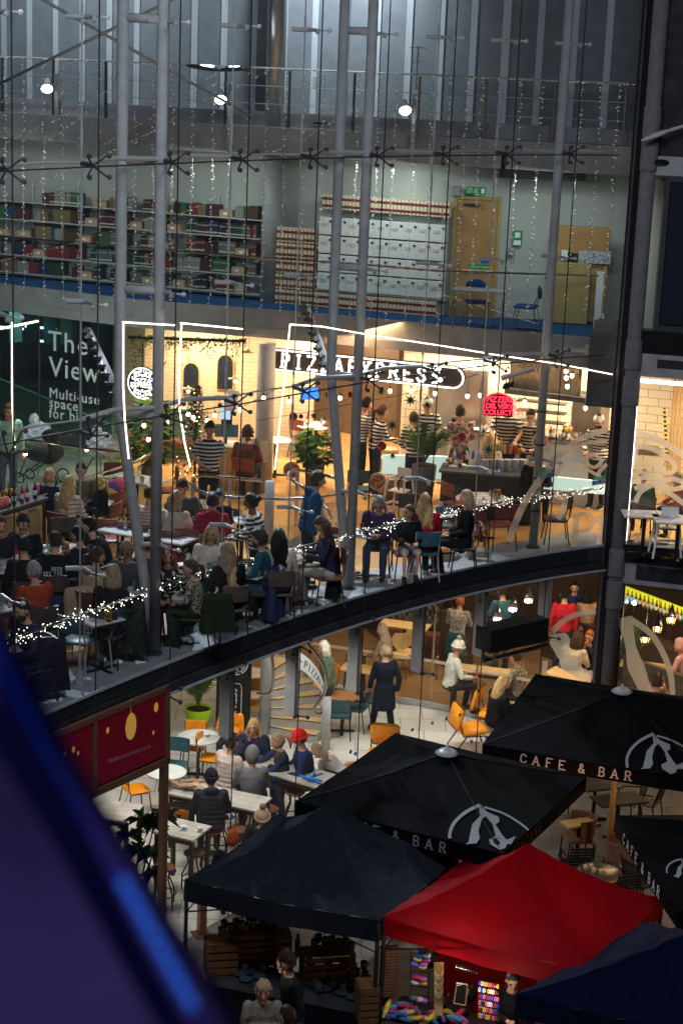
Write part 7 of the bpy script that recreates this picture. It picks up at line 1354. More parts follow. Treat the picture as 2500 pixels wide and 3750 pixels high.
# spiral stair
c = G(968, 2686, 0); t = thing('spiral_stair', 'spiral stair with pale wood treads and grey risers round a grey column', 'stair', c); mb = MB(); mb.tube([(0, 0, 0), (0, 0, 3.9)], .115, 20); mb.build('column', 'steel', t, True)
RO_ = 1.12
for k in range(13):
 a0, a1 = rad(-24+15*k), rad(-24+15*(k+1)+2); z = .175*(k+1); mb = MB(); P3 = lambda r_, a: (r_*cos(a), r_*sin(a)); mb.slab([P3(.10, a0), P3(RO_, a0), P3(RO_, (a0+a1)/2), P3(RO_, a1), P3(.10, a1)], z-.03, z); mb.build('tread', 'wood_pale', t)
 mb = MB(); a_, b_ = P3(.10, a0), P3(RO_, a0); mb.wall([a_, b_], z-.175, z-.03, .015); mb.build('riser', 'steel', t); mb = MB(); mb.tube([(a_[0], a_[1], z-.012), (b_[0], b_[1], z-.012)], .014, 6); mb.build('nosing', 'inox', t)
 mb = MB(); mb.wall([P3(RO_+.01, a0), P3(RO_+.01, a1)], z-.2, z+.03, .03); mb.build('stringer', 'steel', t)
p = G(1190, 2745, 0); mb = MB(); mb.tube([(p.x-c.x, p.y-c.y, 0), (p.x-c.x, p.y-c.y, 1.05)], .085, 14); mb.build('newel', 'steel', t, True)
R3 = lambda pts, y: [GY(x, yy, y)-c for x, yy in pts]
mb = MB(); mb.tube(R3(sm([(1092, 2330), (1140, 2375), (1180, 2430), (1194, 2490), (1185, 2545), (1152, 2590), (1150, 2608), (1168, 2615), (1196, 2602)]), c.y-.45), .028, 8); mb.build('handrail', 'inox', t, True); mb = MB(); mb.tube(R3(sm([(989, 2380), (1000, 2440), (1000, 2500), (990, 2535), (962, 2543), (940, 2538)]), c.y-.3), .028, 8); mb.build('handrail', 'inox', t, True)
top_ = sm([(1080, 2375), (1130, 2412), (1165, 2455), (1186, 2505)]); bot_ = sm([(1078, 2436), (1120, 2465), (1155, 2500), (1182, 2540)]); A_ = R3(top_, c.y-.42); B_ = R3(bot_, c.y-.42); mb = MB(); mb.add(A_+B_, [(i, i+1, len(A_)+i+1, len(A_)+i) for i in range(len(A_)-1)]); mb.build('curved_sign', 'print_white', t)
mb = MB(); n_ = len(A_)-1
def TC(x, y):
 u = max(0, min(.999, x))*n_; i = int(u); f_ = u-i; a = A_[i].lerp(A_[i+1], f_); b = B_[i].lerp(B_[i+1], f_); return b.lerp(a, y)+V((0, -.006, 0))
ribbon(mb, [(.03, .5), (.2, .5)], .05, TC); ribbon(mb, [(.09, .68), (.03, .5), (.09, .32)], .04, TC)
for k, ch in enumerate('PIZZAEX'):
 for s_ in GL[ch]: ribbon(mb, [(.26+k*.105+a*.10, .25+b*.5) for a, b in s_], .022, TC)
mb.build('lettering', 'print_black', t)
# tables and seats on the tiles
def gr(px, py, dia, label, h=.75, top='metal_top'): return table('round', G(px, py, h), 0, dia, dia, .002, label, top=top, h=h, group=None)
g1 = gr(728, 2698, .78, 'round grey-topped cafe table with a cup and papers', top='white_box'); item('cup', g1, .14, .02, 'white cup on the round grey cafe table', 'cup'); item('napkin', g1, -.1, .1, 'white papers on the round grey cafe table', 'papers'); item('pot', g1, -.02, .0, 'small pot on the round grey cafe table', 'pot')
g2 = gr(610, 2825, .7, 'round pale table partly behind the copper post', top='white_box'); g3 = gr(1256, 2547, .62, 'round striped-wood table beside the spiral stair', top='wood_top'); g4 = gr(1052, 2437, .7, 'round wood table behind the stair treads', top='wood_top'); item('cup', g4, -.1, 0, 'cup on the round wood table behind the stair', 'cup'); g5 = gr(1310, 2808, .55, 'low round wood table before the orange lounge chair', h=.5, top='wood_top'); g6 = gr(1910, 2620, .5, 'small wood table beside the woman in the black puffer', h=.5, top='wood_top')
def lcg(kind, px, py, face, label, sh=.45): return lc(kind, px, py, face, label, .002, sh)
lcg('orange', 708, 2735, 175, 'orange canteen chair behind the round grey table'); lcg('orange', 775, 2775, -100, 'orange canteen chair right of the round grey table'); lcg('orange', 498, 2890, -60, 'orange canteen chair seen below the red screen'); lcg('orange', 1185, 2510, 120, 'orange canteen chair against the curved stair sign'); lcg('orange', 928, 2575, 200, 'orange canteen chair beside the black banner'); lcg('orange', 1070, 2410, 190, 'orange canteen chair behind the far wood table')
lcg('tealplain', 1243, 2620, 0, 'dark teal canteen chair nearest, at the striped-wood table'); lcg('tealplain', 1308, 2592, 70, 'dark teal canteen chair right of the striped-wood table'); lcg('tealplain', 640, 2800, 170, 'dark teal canteen chair behind the copper post')
lcg('lounge', 1722, 2668, -75, 'orange lounge chair facing right, empty on the tiles', .4); lcg('lounge', 1800, 2610, -110, 'orange lounge chair of the woman in the black puffer', .4); lcg('lounge', 1398, 2762, 170, 'orange lounge chair with its back square to us', .4)
for i, (x, y, l) in enumerate(((602, 3175, 'beside the copper post'), (712, 3122, 'under the near high table'), (868, 3035, 'right of the near high table'), (800, 2990, 'under the man in the hooded coat'), (985, 2960, 'behind the bobble hat'), (925, 2950, 'between the two high tables'), (1080, 2900, 'under the far group table'))): lcg('stool', x, y, 30*i, 'round brown-seated bar stool '+l, .66)
def hq(a, b, c_, label, h=1.0): cen, ang, L, Wd = quad_frame(a, b, c_, h); return table('bar', cen, ang, L, Wd, .002, label, top='plank_grey', h=h, legs='four')
h1 = hq((613, 2905), (939, 2971), (1022, 2926), 'high grey plank table in the middle with gloves on it', .98); h2 = hq((560, 3045), (707, 3079), (796, 3029), 'near high grey plank table with two coffee cups', .98); h3 = hq((870, 2800), (1158, 2884), (1241, 2839), 'far high grey plank table of the big family group', .98); h4 = hq((330, 2990), (470, 3010), (590, 2955), 'high plank table half hidden under the red screen', .98)
item('cup', h2, .28, .05, 'coffee cup on the near high table, right one', 'cup', None, .98); item('cup', h2, .03, -.02, 'coffee cup on the near high table, left one', 'cup', None, .98); item('cup', h3, -.1, .1, 'white mug in front of the grey hood', 'cup', None, .98); bundle('tan leather gloves and scarf on the middle high table', 'scarf', 690, 2885, .99, (.42, .3, .09), [(.38, .22, .14), (.42, .28, .2)], 8, 9, 'scarf')
bundle('bright blue knitted gloves hanging off the far high table', 'gloves', 1118, 2858, .99, (.3, .2, .06), [(.03, .20, .55)], 6, 10, 'gloves'); bundle('burgundy and yellow knitted hat lying among the mugs', 'hat', 985, 2760, .99, (.2, .14, .08), [(.22, .02, .04), (.6, .3, .03)], 4, 11, 'hat')
p = G(668, 2990, .62); t = thing('shopping_bag', 'black shopping bag printed with orange carrots under the middle table', 'bag', (p.x, p.y, .45), rad(-20)); mb = MB(); mb.rbox((0, 0, .2), (.4, .16, .4), .03); mb.build('bag_body', 'black', t); mb = MB()
for k in range(9): mb.tube([(-.12+.03*k, -.085, .06), (-.14+.036*k, -.088, .33)], [.004, .014], 6)
mb.build('carrot_print', 'orange', t); mb = MB(); mb.box((-.02, -.095, .2), (.08, .006, .08)); mb.build('patch', 'black', t)
# dragon-leaved plant by the copper post
t = thing('spiky_plant', 'dark spiky-leaved plant standing at the foot of the copper post', 'plant', G(480, 3330, 0)); mb = MB(); r = random.Random(4); o = t.location.copy()
for (x, y) in ((520, 3000), (565, 3020), (470, 3060), (600, 2990), (510, 3120), (560, 3130), (450, 3180), (560, 3200)):
 q = GY(x, y, 25.0)-o
 for k in range(34): a = r.uniform(0, 2*pi); e = V((cos(a), sin(a), r.uniform(-.5, .9))).normalized()*.3*r.uniform(.6, 1); s_ = e.cross(UP).normalized()*.017; mb.m(r.random() < .15); mb.add([q-s_, q+s_, q+e*.6+s_+UP*.03, q+e-UP*.06, q+e*.6-s_+UP*.03], [(0, 1, 2, 3, 4)])
 mb.tube([q, (q.x*.3, q.y*.3, .3)], .012, 5)
mb.build('leaves', ['leaf_dark', 'leaf'], t); mb = MB(); mb.lathe([(.16, 0), (.22, .4), (.19, .4), (.01, .36)], (0, 0, 0), 16); mb.build('pot', 'pot_grey', t, True)
# glass doors of the bar
dl = [G(1130, 2520, .01), G(1310, 2549, .01), G(1575, 2590, .01), G(1735, 2625, .01), G(1960, 2672, .01)]; dl[0].z = 0; t = thing('glass_doors', 'frameless glass doors and screens between the white tiles and the wood floor', 'door', dl[2]); OD = dl[2].copy()
for a, b in zip(dl[:-1], dl[1:]):
 a = a-OD; b = b-OD; mb = MB(); mb.quad(a, b, b+UP*3.7, a+UP*3.7); mb.build('pane', 'glass_clear', t); mb = MB(); mb.box(tuple((a+b)/2+UP*.06), ((b-a).length, .05, .12), atan2((b-a).y, (b-a).x)); mb.build('bottom_rail', 'steel', t)
 mb = MB(); mb.box(tuple((a+b)/2+UP*1.0), ((b-a).length, .012, .06), atan2((b-a).y, (b-a).x)); mb.build('frosted_band', 'frost', t); mb = MB(); mb.box(tuple(a+UP*1.85), (.04, .04, 3.7)); mb.build('jamb', 'inox_brushed', t)
for x, y0, y1 in ((1323, 2330, 2445), (1598, 2380, 2490)): a = GY(x, y0, OD.y+.35)-OD; b = GY(x, y1, OD.y+.35)-OD; mb = MB(); mb.tube([a+V((0, .1, 0)), a, b, b+V((0, .1, 0))], .022, 8); mb.build('handle', 'inox', t, True)
for k, (x, y, z0, l) in enumerate(((1820, 2630, .55, 'purple no entry notice on the chrome gate, nearer one'), (1936, 2582, .55, 'purple no entry notice on the chrome gate, farther one'))):
 p = GY(x, y, G(x, y+90, 0).y); t = thing('entry_notice', l, 'notice', p, rad(-8)); mb = MB(); mb.box((0, 0, 0), (.2, .012, .3 if k == 0 else .2)); mb.build('panel', 'sign_purple', t); mb = MB(); text_at(mb, 'NO ENTRY', (-.09, -.008, .09 if k == 0 else .02), (1, 0, 0), UP, .042, ext=.001)
 text_at(mb, 'Please use\ncentre doors', (-.085, -.008, .01 if k == 0 else -.04), (1, 0, 0), UP, .034, ext=.001, line=1.2); mb.build('lettering', 'print_white', t)
 mb = MB(); q = [V((.22, .1, -.62)), V((.22, .1, .22)), V((.36, .14, .22)), V((.36, .14, -.62))]; mb.tube(q, .018, 8); mb.build('gate_hoop', 'inox', t, True)
# dark heater box above the entrance and its rail
a, b = GF(1768, 2345, .1), GF(1978, 2292, .1); mb = MB(); d_ = b-a; mb.box(tuple((a+b)/2), (d_.length, .4, .42), atan2(d_.y, d_.x)); mb.build('heater_box', 'black_metal', None, False, 'long black air heater box hung under the slab at the right', 'heater')
a, b = GF(1770, 2422, .1), GF(2002, 2362, .1); mb = MB(); mb.tube([a, b], .045, 4); mb.build('door_rail', 'black_metal', None, False, 'black rail below the long heater box', 'rail')
for i, (x, y) in enumerate(((1283, 2753), (1513, 2737), (1459, 2690), (1509, 2672), (1582, 2648), (1633, 2632), (1683, 2617), (1725, 2715), (1782, 2701), (1725, 2769), (1962, 2528), (2002, 2510), (2055, 2510), (2104, 2497), (1150, 2838), (1003, 2850), (950, 2862), (1300, 2760), (640, 3190), (848, 2990))):
 c_ = GF(x, y, -.01); mb = MB(); mb.prism([c_+V((.7, .72, 0))*.03*cos(a*pi/6)+UP*.035*sin(a*pi/6) for a in range(12)], (.004, -.004, 0)); mb.build('dot_marker', 'sign_blue', None, False, 'small blue warning dot stuck on the lower glass', 'sticker', 'blue warning dots on the glass')
# bar interior
def fb(nm, m_, x0, x1, y, z0, z1, dep, l, cat): a = GY(x0, 2300, y[0]); b = GY(x1, 2300, y[1]); mb = MB(); mb.wall([(a.x, a.y), (b.x, b.y)], z0, z1, dep); return mb.build(nm, m_, None, label=l, cat=cat)
t = fb('booth_bench', 'leather_dark', 1385, 1600, (39.2, 38.6), .45, 1.3, .15, 'tufted dark leather booth bench behind the wood table', 'bench'); mb = MB()
for i in range(18):
 for j in range(3): q = GY(1392+i*12, 2300, 39.15-i*.035); mb.ell((q.x, q.y-.02, .62+j*.24+(i % 2)*.1), (.07, .06, .1), None, 8, 6)
mb.build('tufts', 'leather_dark', t, True); fb('bench_seat', 'leather_brown', 1385, 1600, (38.8, 38.2), .002, .45, .4, 'leather seat of the tufted booth bench', 'bench')
p = G(1482, 2287, .75); table('rect', p, rad(-16), 1.1, .5, .004, 'pale wood table in front of the tufted bench', top='wood_pale'); p = G(1330, 2448, .75); table('rect', p, rad(-16), .9, .5, .004, 'wood table beside the woman in the trench coat', top='wood_pale'); fb('wood_cabinet', 'dark_wood', 1612, 1700, (37.6, 37.2), 0, 1.25, .4, 'dark wood cabinet right of the tufted booth', 'cabinet')
p = G(1790, 2455, .95); table('bar', p, rad(-14), 1.5, .45, .004, 'long pale wood ledge table of the woman in cream', top='wood_pale', h=.95, legs='four'); lc('wooden', 1460, 2400, 170, 'pale bent wood chair left of the pair before the booth', .004); lc('wooden', 1490, 2385, 150, 'pale bent wood chair right of the pair before the booth', .004)
lc('darkseat', 1300, 2450, 0, 'dark chair behind the glass door beside the trench coat', .004); p = G(2090, 2470, .75); table('rect', p, rad(-30), 1.0, .6, .004, 'pale table behind the frosted silhouette', top='wood_pale'); p = G(2130, 2380, .75); table('rect', p, rad(-20), .8, .5, .004, 'table of the two women with auburn and dark hair', top='wood_pale')
p = G(2390, 2440, .75); table('rect', p, rad(-18), 1.4, .5, .004, 'pale table with plates behind the bar window', top='wood_pale'); fb('bar_counter', 'dark_wood', 1990, 2225, (38.5, 37.0), 0, 1.1, .5, 'dark bar counter where the varsity jacket stands', 'counter'); fb('bar_counter', 'dark_wood', 2225, 2520, (37.4, 35.6), 0, 1.1, .5, 'dark bar counter behind the right-hand window', 'counter'); fb('leather_screen', 'leather_dark', 2290, 2520, (35.6, 34.4), .45, 1.05, .12, 'dark leather booth back seen through the bar window', 'bench')
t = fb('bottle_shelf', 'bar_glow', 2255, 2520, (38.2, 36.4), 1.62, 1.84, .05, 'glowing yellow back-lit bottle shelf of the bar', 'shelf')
for i in range(16): q = GY(2262+i*15.5, 2170, 38.0-i*.1); item(['amber', 'dark', 'red', 'green'][i % 4], None, 0, 0, IL[['amber', 'dark', 'red', 'green'][i % 4]][0]+' on the glowing yellow bar shelf', 'bottle', 'bottles on the glowing bar shelf', base=(q.x, q.y-.15, 1.62))
for i, (x, y, m_) in enumerate(((2283, 2195, 'blue_tv'), (2311, 2195, 'blue_tv'), (2320, 2207, 'bulb_cool'), (2292, 2203, 'kitchen_glow'))): q = GY(x, y, 36.2); mb = MB(); mb.tube([(0, 0, 0), (0, -.03, 0)], .045, 14); o = mb.build('tap_badge', m_, None, True, 'round lit tap badge on the beer pump, '+['upper left', 'upper right', 'lower right', 'lower left'][i], 'beer tap', 'lit tap badges', loc=tuple(q)); mb = MB(); mb.tube([(0, 0, 0), (0, .02, -.2)], .012, 6); mb.build('spout', 'inox', o)
for i, (x, y, d, m_, l) in enumerate(((2455, 2270, 33.5, 'bulb', 'topmost at the right edge of the bar window'), (2405, 2303, 33.2, 'bulb', 'middle one of three in the bar window'), (2360, 2342, 33.0, 'bulb', 'lowest of three in the bar window'), (1820, 2268, 35.0, 'bulb_cool', 'left one over the cream bobble hat'), (1876, 2232, 35.0, 'bulb_cool', 'middle one above the heater box'), (1934, 2200, 35.2, 'bulb_cool', 'right one above the heater box'))):
 q = GY(x, y, d); t = thing('cage_lamp', 'caged pendant lamp, '+l, 'lamp', q, 0, 'caged pendant lamps'); mb = MB(); mb.ell((0, 0, 0), (.045, .045, .055), None, 12, 8); mb.build('bulb', m_, t, True); mb = MB()
 for a in range(6): mb.tube([(.03*cos(a), .03*sin(a), .09), (.085*cos(a), .085*sin(a), .02), (.06*cos(a), .06*sin(a), -.08)], .005, 4)
 mb.build('cage', 'gold' if m_ == 'bulb' else 'inox', t); mb = MB(); mb.lathe([(.1, .07), (.05, .2), (.02, .3), (.0, .32)], (0, 0, 0), 14); mb.build('lamp_shade', 'black_metal' if m_ == 'bulb' else 'inox_brushed', t, True); mb = MB(); mb.tube([(0, 0, .3), (0, 0, .9)], .006, 4); mb.build('flex', 'black', t)
p = G(2290, 2560, 0); plant('bushy_plant', 'tall feathery plant inside the bar window beside the column', p, fronds(MB(), (0, 0, .3), 34, .3, 14, 1.3, .1), (.15, .2, .35)); lp = lamp('POINT', (6.6, 33.2, 2.4), 60, WARM, .05, name='bar_window_lamp')
# people of the ground floor
g0 = .004
P(1185, 2372, g0, 'stand', 85, (.10, .14, .09), 'white', 'bob', 'white-haired woman in a green parka with a patterned shoulder bag', arms='down', puff=1, bottom=(.05, .05, .06), nod=6); P(845, 2585, g0, 'sit', 170, (.80, .26, .02), 'dark', 'crop', 'boy in an orange jacket with folded arms before the banner', h=.85, kid=1, arms='fold', glasses=1, zseat=.62)
P(928, 2663, g0, 'sit', 172, (.025, .03, .06), 'blond', 'long', 'blonde woman in a dark puffer eating, hand at her mouth', arms='face', puff=1, zseat=.64, nod=4); P(850, 2722, g0, 'sit', -40, (.52, .42, .38), 'brown', 'bun', 'woman in a long pale pink quilted coat seen from behind', arms='table', puff=1, coat=.5, zseat=.64, chair='stool')
P(924, 2765, g0, 'sit', 5, (.13, .13, .145), 'dark', 'short', 'person in a grey sweatshirt with the hood up', hood='up', zseat=.64, chair='stool', h=1.02); P(1017, 2716, g0, 'sit', 110, (.025, .035, .08), 'ash', 'pony', 'girl with windswept light hair in a navy coat', h=.88, kid=1, arms='reach', nod=24, zseat=.66)
P(1020, 2776, g0, 'stand', 0, (.02, .02, .026), 'brown', 'short', 'small child in a black puffer standing at the table', h=.70, kid=1, puff=1, arms='table', bottom=(.015, .015, .02)); P(1095, 2705, g0, 'sit', 100, (.018, .03, .09), 'dark', 'short', 'man in a red beanie and navy jacket leaning on the table', hat=('beanie', (.62, .02, .025)), glasses=1, arms='table', puff=1, zseat=.64, h=1.05, nod=12)
P(1160, 2750, g0, 'sit', 60, (.55, .50, .47), 'ash', 'long', 'child in white slumped over the end of the family table', h=.8, kid=1, lean=58, nod=30, arms='reach', zseat=.62); P(773, 2850, g0, 'sit', 8, (.025, .03, .04), 'black', 'crop', 'person in a black beanie and dark hooded puffer at the middle table', hat=('beanie', (.015, .015, .02)), hood='down', puff=1, zseat=.64, chair='stool', lean=16)
P(961, 2994, g0, 'sit', 180, (.02, .02, .022), 'dark', 'short', 'person in a beige ribbed bobble hat peeking over the black tent', hat=('pom', (.55, .36, .24)), nod=20, zseat=.5); P(853, 3072, g0, 'sit', 0, (.014, .014, .018), 'ginger', 'short', 'person with auburn hair in a black puffer behind the black tent', puff=1, zseat=.5)
P(1409, 2388, g0, 'walk', 22, (.010, .013, .024), 'ash', 'crop', 'man in a long dark navy overcoat walking across the white tiles', arms='walk', coat=.40, bottom=(.010, .010, .012), yaw=35, lean=2, nod=4, h=1.02); P(1399, 2308, g0, 'stand', 60, (.20, .14, .09), 'ash', 'vlong', 'woman with long grey-blonde hair in a brown trench coat', coat=.55, arms='table', bottom=(.03, .03, .03))
P(1677, 2372, g0, 'sit', -75, (.60, .62, .55), 'ash', 'short', 'woman in a fluffy white jumper and cream bobble hat', hat=('pom', (.62, .58, .46)), arms='table', zseat=.64, bottom=(.03, .03, .035), nod=10); P(1838, 2503, g0, 'sit', -60, (.014, .014, .018), 'blond', 'long', 'blonde woman in a black puffer reading her phone on an orange chair', puff=1, arms='phone', nod=28, bottom=(.02, .02, .025), zseat=.42)
P(1886, 2408, g0, 'sit', 60, blotch('leopard', (.42, .36, .28), (.04, .035, .03), 42, .47), 'brown', 'short', 'person in a leopard print top behind the glass', zseat=.5, nod=20); P(1685, 2204, g0, 'stand', -20, blotch('greypat', (.3, .27, .24), (.16, .14, .12), 20, .5), 'ginger', 'short', 'woman in a patterned top and teal skirt at the back of the bar', bottom=(.02, .09, .11), dress=1)
P(1838, 2166, g0, 'stand', 20, (.04, .11, .14), 'dark', 'short', 'man in a teal shirt standing behind the cage lamps', arms='table', h=1.05); pv = P(2066, 2178, g0, 'stand', 0, (.42, .02, .03), 'black', 'crop', 'person in a red varsity jacket with arched letters on the back', arms='down', h=1.05)
mb = MB(); vs, fs = textmesh('CHICAGO', .11, ext=.001); mb.add([(-x+.24, -.155, 1.28+y+.02*cos((x-.24)*6)) for x, y, z in vs], fs); mb.build('back_print', 'print_cream', pv); P(2103, 2152, g0, 'stand', 170, (.02, .03, .07), 'black', 'short', 'bar worker in navy behind the varsity jacket', arms='table'); P(2148, 2178, g0, 'stand', 10, (.30, .19, .12), 'black', 'bob', 'dark-haired woman in a tan top and floral skirt at the bar', arms='table', bottom=blotch('floral2', (.03, .03, .05), (.4, .38, .35), 30, .42), dress=1)
P(2111, 2340, g0, 'sit', -30, (.52, .46, .32), 'brown', 'bob', 'woman with a dark bob in cream seen from behind at the table', chair='darkseat'); P(2157, 2334, g0, 'sit', 150, (.02, .02, .022), 'ginger', 'long', 'woman with auburn hair resting her chin on her hand', arms='face', chair='darkseat'); P(2410, 2480, g0, 'sit', -50, (.30, .14, .10), 'dark', 'bob', 'small girl eating behind the bar window', h=.8, kid=1, arms='face', zseat=.55)
P(2487, 2365, g0, 'sit', 60, (.55, .28, .26), 'brown', 'short', 'person in a pink headscarf at the right edge of the bar window', hood='up', arms='table'); P(1445, 2737, g0, 'sit', 60, (.05, .05, .055), 'dark', 'short', 'person in a light grey beanie low in front of the orange lounge chair', hat=('beanie', (.42, .40, .42)), zseat=.35); P(2095, 2520, g0, 'sit', 80, (.03, .03, .04), 'black', 'short', 'dark-haired person leaning back just above the far parasol', zseat=.45, nod=-20)
# ================================================================== PLAZA
def roof_faces(C4, peak, n=7, sag=.05, lift=None):   # draped square roof
 vs = []; fs = []
 for s in range(4):
  a, b = V(C4[s]), V(C4[(s+1) % 4]); base = len(vs)
  for i in range(n+1):
   u = i/n
   for j in range(n+1): w = j/n; e = a.lerp(b, w); p = V(peak).lerp(e, u); k = u*(1-u)*4; p.z -= sag*k*(1+.9*(1-abs(2*w-1))); p.z -= sag*.5*(1-abs(2*w-1))*u; vs.append(tuple(p))
  for i in range(n):
   for j in range(n): q = base+i*(n+1)+j; fs.append((q, q+1, q+n+2, q+n+1))
 return vs, fs
def parasol(label, hub, corners, val=.24, logo=None, text=None, mastlab=None, side=None):
 hub = V(hub); c4 = [V(c) for c in corners]; t = thing('parasol', label, 'parasol', (hub.x, hub.y, 0)); O = V((hub.x, hub.y, 0)); vs, fs = roof_faces(c4, hub, 6, .035); mb = MB(); mb.add([V(v)-O for v in vs], fs); o = mb.build('canopy', 'umbrella', t); fixn(o)
 for i in range(4):
  a, b = c4[i]-O, c4[(i+1) % 4]-O; m_ = (a+b)/2-UP*.018; mb = MB(); mb.prism([a, m_, b, b-UP*val, m_-UP*(val), a-UP*val], ((b-a).cross(UP)).normalized()*-.004); v = mb.build('valance', 'umbrella', t)
  mb = MB(); mb.tube([(0, 0, hub.z-.05), a-UP*.03], .014, 5); mb.build('rib', 'black_metal', t); mb = MB(); mb.tube([hub-O+UP*.006]+[(hub-O).lerp(a, u)+UP*(.008-.035*4*u*(1-u)*1.0) for u in (.25, .5, .75)]+[a+UP*.004], .006, 5); mb.build('seam', 'print_black', t)
 mb = MB(); mb.lathe([(.15, -.02), (.17, .0), (.1, .05), (.02, .07), (.025, .12), (.0, .13)], (0, 0, hub.z), 18); mb.build('finial', 'steel', t, True); mb = MB(); mb.tube([(0, 0, .02), (0, 0, hub.z)], .045, 14); mb.build('pole', 'wood_pale', t, True); mb = MB(); mb.box((0, 0, .03), (.5, .5, .06)); mb.build('base', 'steel_dark', t)
 return t, O
from mathutils.bvhtree import BVHTree
from mathutils.geometry import tessellate_polygon
EA = [(500, 985), (497, 940), (520, 890), (570, 845), (635, 812)]; EB = [(655, 822), (740, 850), (820, 897), (885, 952)]
EP = [[(630, 812), (662, 862), (643, 880), (628, 930), (634, 965), (605, 1012), (555, 1002), (582, 983), (590, 945), (600, 900), (636, 862)], [(636, 808), (665, 843), (722, 868), (724, 890), (706, 902), (737, 950), (762, 978), (752, 1010), (725, 1018), (682, 992), (675, 970), (708, 955), (692, 900), (660, 862)], [(750, 975), (800, 955), (870, 953), (888, 968), (860, 985), (800, 992), (757, 992)]]
def logo(t, O, F):     # grey emblem printed on the canopy
 me = [c for c in S.objects if c.parent == t and c.name.startswith('canopy')][0].data; bv = BVHTree.FromPolygons([v.co for v in me.vertices], [p.vertices for p in me.polygons]); o0 = V((0, 0, CZ))
 def hit(x, y):
  x, y = F(x, y); d = ray(x/1.254+1250, y/1.254+2300).normalized(); h, n, _, _ = bv.ray_cast(o0-O, d); return None if h is None else h-d*.03
 mb = MB()
 for pts, w in ((EA, 15), (EB, 9)):
  L_ = []
  ps = sm(pts, 4)
  for i, (x, y) in enumerate(ps):
   a, b = ps[max(0, i-1)], ps[min(len(ps)-1, i+1)]; l = hypot(b[0]-a[0], b[1]-a[1]); nx, ny = -(b[1]-a[1])/l*w/2, (b[0]-a[0])/l*w/2; p, q = hit(x+nx, y+ny), hit(x-nx, y-ny)
   if p and q: L_.append((p, q))
  for (p, q), (p2, q2) in zip(L_[:-1], L_[1:]): mb.quad(p, q, q2, p2)
 for pg in EP:
  v2 = []
  for a, b in zip(pg, pg[1:]+pg[:1]): v2 += [a, ((a[0]+b[0])/2, (a[1]+b[1])/2)]
  v2 = [p for p in v2 if hit(*p)]; h = [hit(*p) for p in v2]
  if len(h) > 3: mb.add(h, [tuple(f) for f in tessellate_polygon([[V((x, y, 0)) for x, y in v2]])])
 if mb.v: mb.build('emblem', 'print_grey', t)
def val_text(t, O, txt, a, b, m_, h=.13, u0=.1, pitch=1.55, val=.24, rev=False):
 a, b = V(a)-O, V(b)-O; e = (b-a).normalized(); n = V((e.y, -e.x, 0)); mb = MB(); L = (b-a).length; sg = 1
 if n.dot(V((0, 0, CZ))-a-O) < 0: n = -n
 def T(x, y): u = x/L; return a+e*x+UP*(y-val+.055-.018*(1-abs(2*u-1)))+n*.012
 slabtext(mb, txt, lambda x, y: T(x+u0*L, y), h, h*.15, pitch); mb.build('lettering', m_, t)
ze, zh = 2.7, 3.25
def sqr(L_, F_): L_, F_ = V(L_), V(F_); d = F_-L_; pr = V((-d.y, d.x, 0)); return [L_, F_, F_+pr, L_+pr]
# parasol 1 upper right, 2 middle, 3 right
L1 = G(1765, 2725, ze); H1 = G(2275, 2532, zh); F1 = V((H1.x, H1.y, ze)); d = L1-F1; F1c = F1+V((-d.y, d.x, 0)); c1_ = [L1, F1c, F1-d, F1-V((-d.y, d.x, 0))]
t, O = parasol('far black square parasol at the upper right with a grey figure emblem', H1, c1_); val_text(t, O, 'CAFE & BAR', L1, F1c, 'print_cream', .14, .17, 1.42); logo(t, O, lambda x, y: (1430+(x-635)*.88, 485+(y-812)*.9))
L2_ = G(1080, 2990, ze); H2 = G(1635, 2757, zh); F2 = V((H2.x, H2.y, ze)); d = (G(2165, 2895, ze)-L2_)/2*-1; d.z = 0; c2_ = [F2+d, F2+V((-d.y, d.x, 0)), F2-d, F2-V((-d.y, d.x, 0))]
t, O = parasol('middle black square parasol half behind the two big tents', H2, c2_); val_text(t, O, 'CAFE & BAR', c2_[0], c2_[1], 'print_grey', .14, .2, 1.42); val_text(t, O, 'MARZANO', c2_[1], c2_[2], 'print_dim', .15, .1, 1.05); logo(t, O, lambda x, y: (x, y))
L3 = G(2250, 2985, ze); F3 = G(2478, 3330, ze); d3 = (F3-L3).normalized(); pr = V((-d3.y, d3.x, 0)); c3_ = [L3, L3+d3*2.95, L3+d3*2.95+pr*2.95, L3+pr*2.95]; H3 = (c3_[0]+c3_[2])/2; H3.z = zh
t, O = parasol('near black square parasol cut off by the right edge', H3, c3_); val_text(t, O, 'CAFE & BAR', c3_[0], c3_[1], 'print_white', .14, .16, 1.42); logo(t, O, lambda x, y: (1493+(x-500)*.5, 1125+(y-985)*.45+(x-500)*.1))
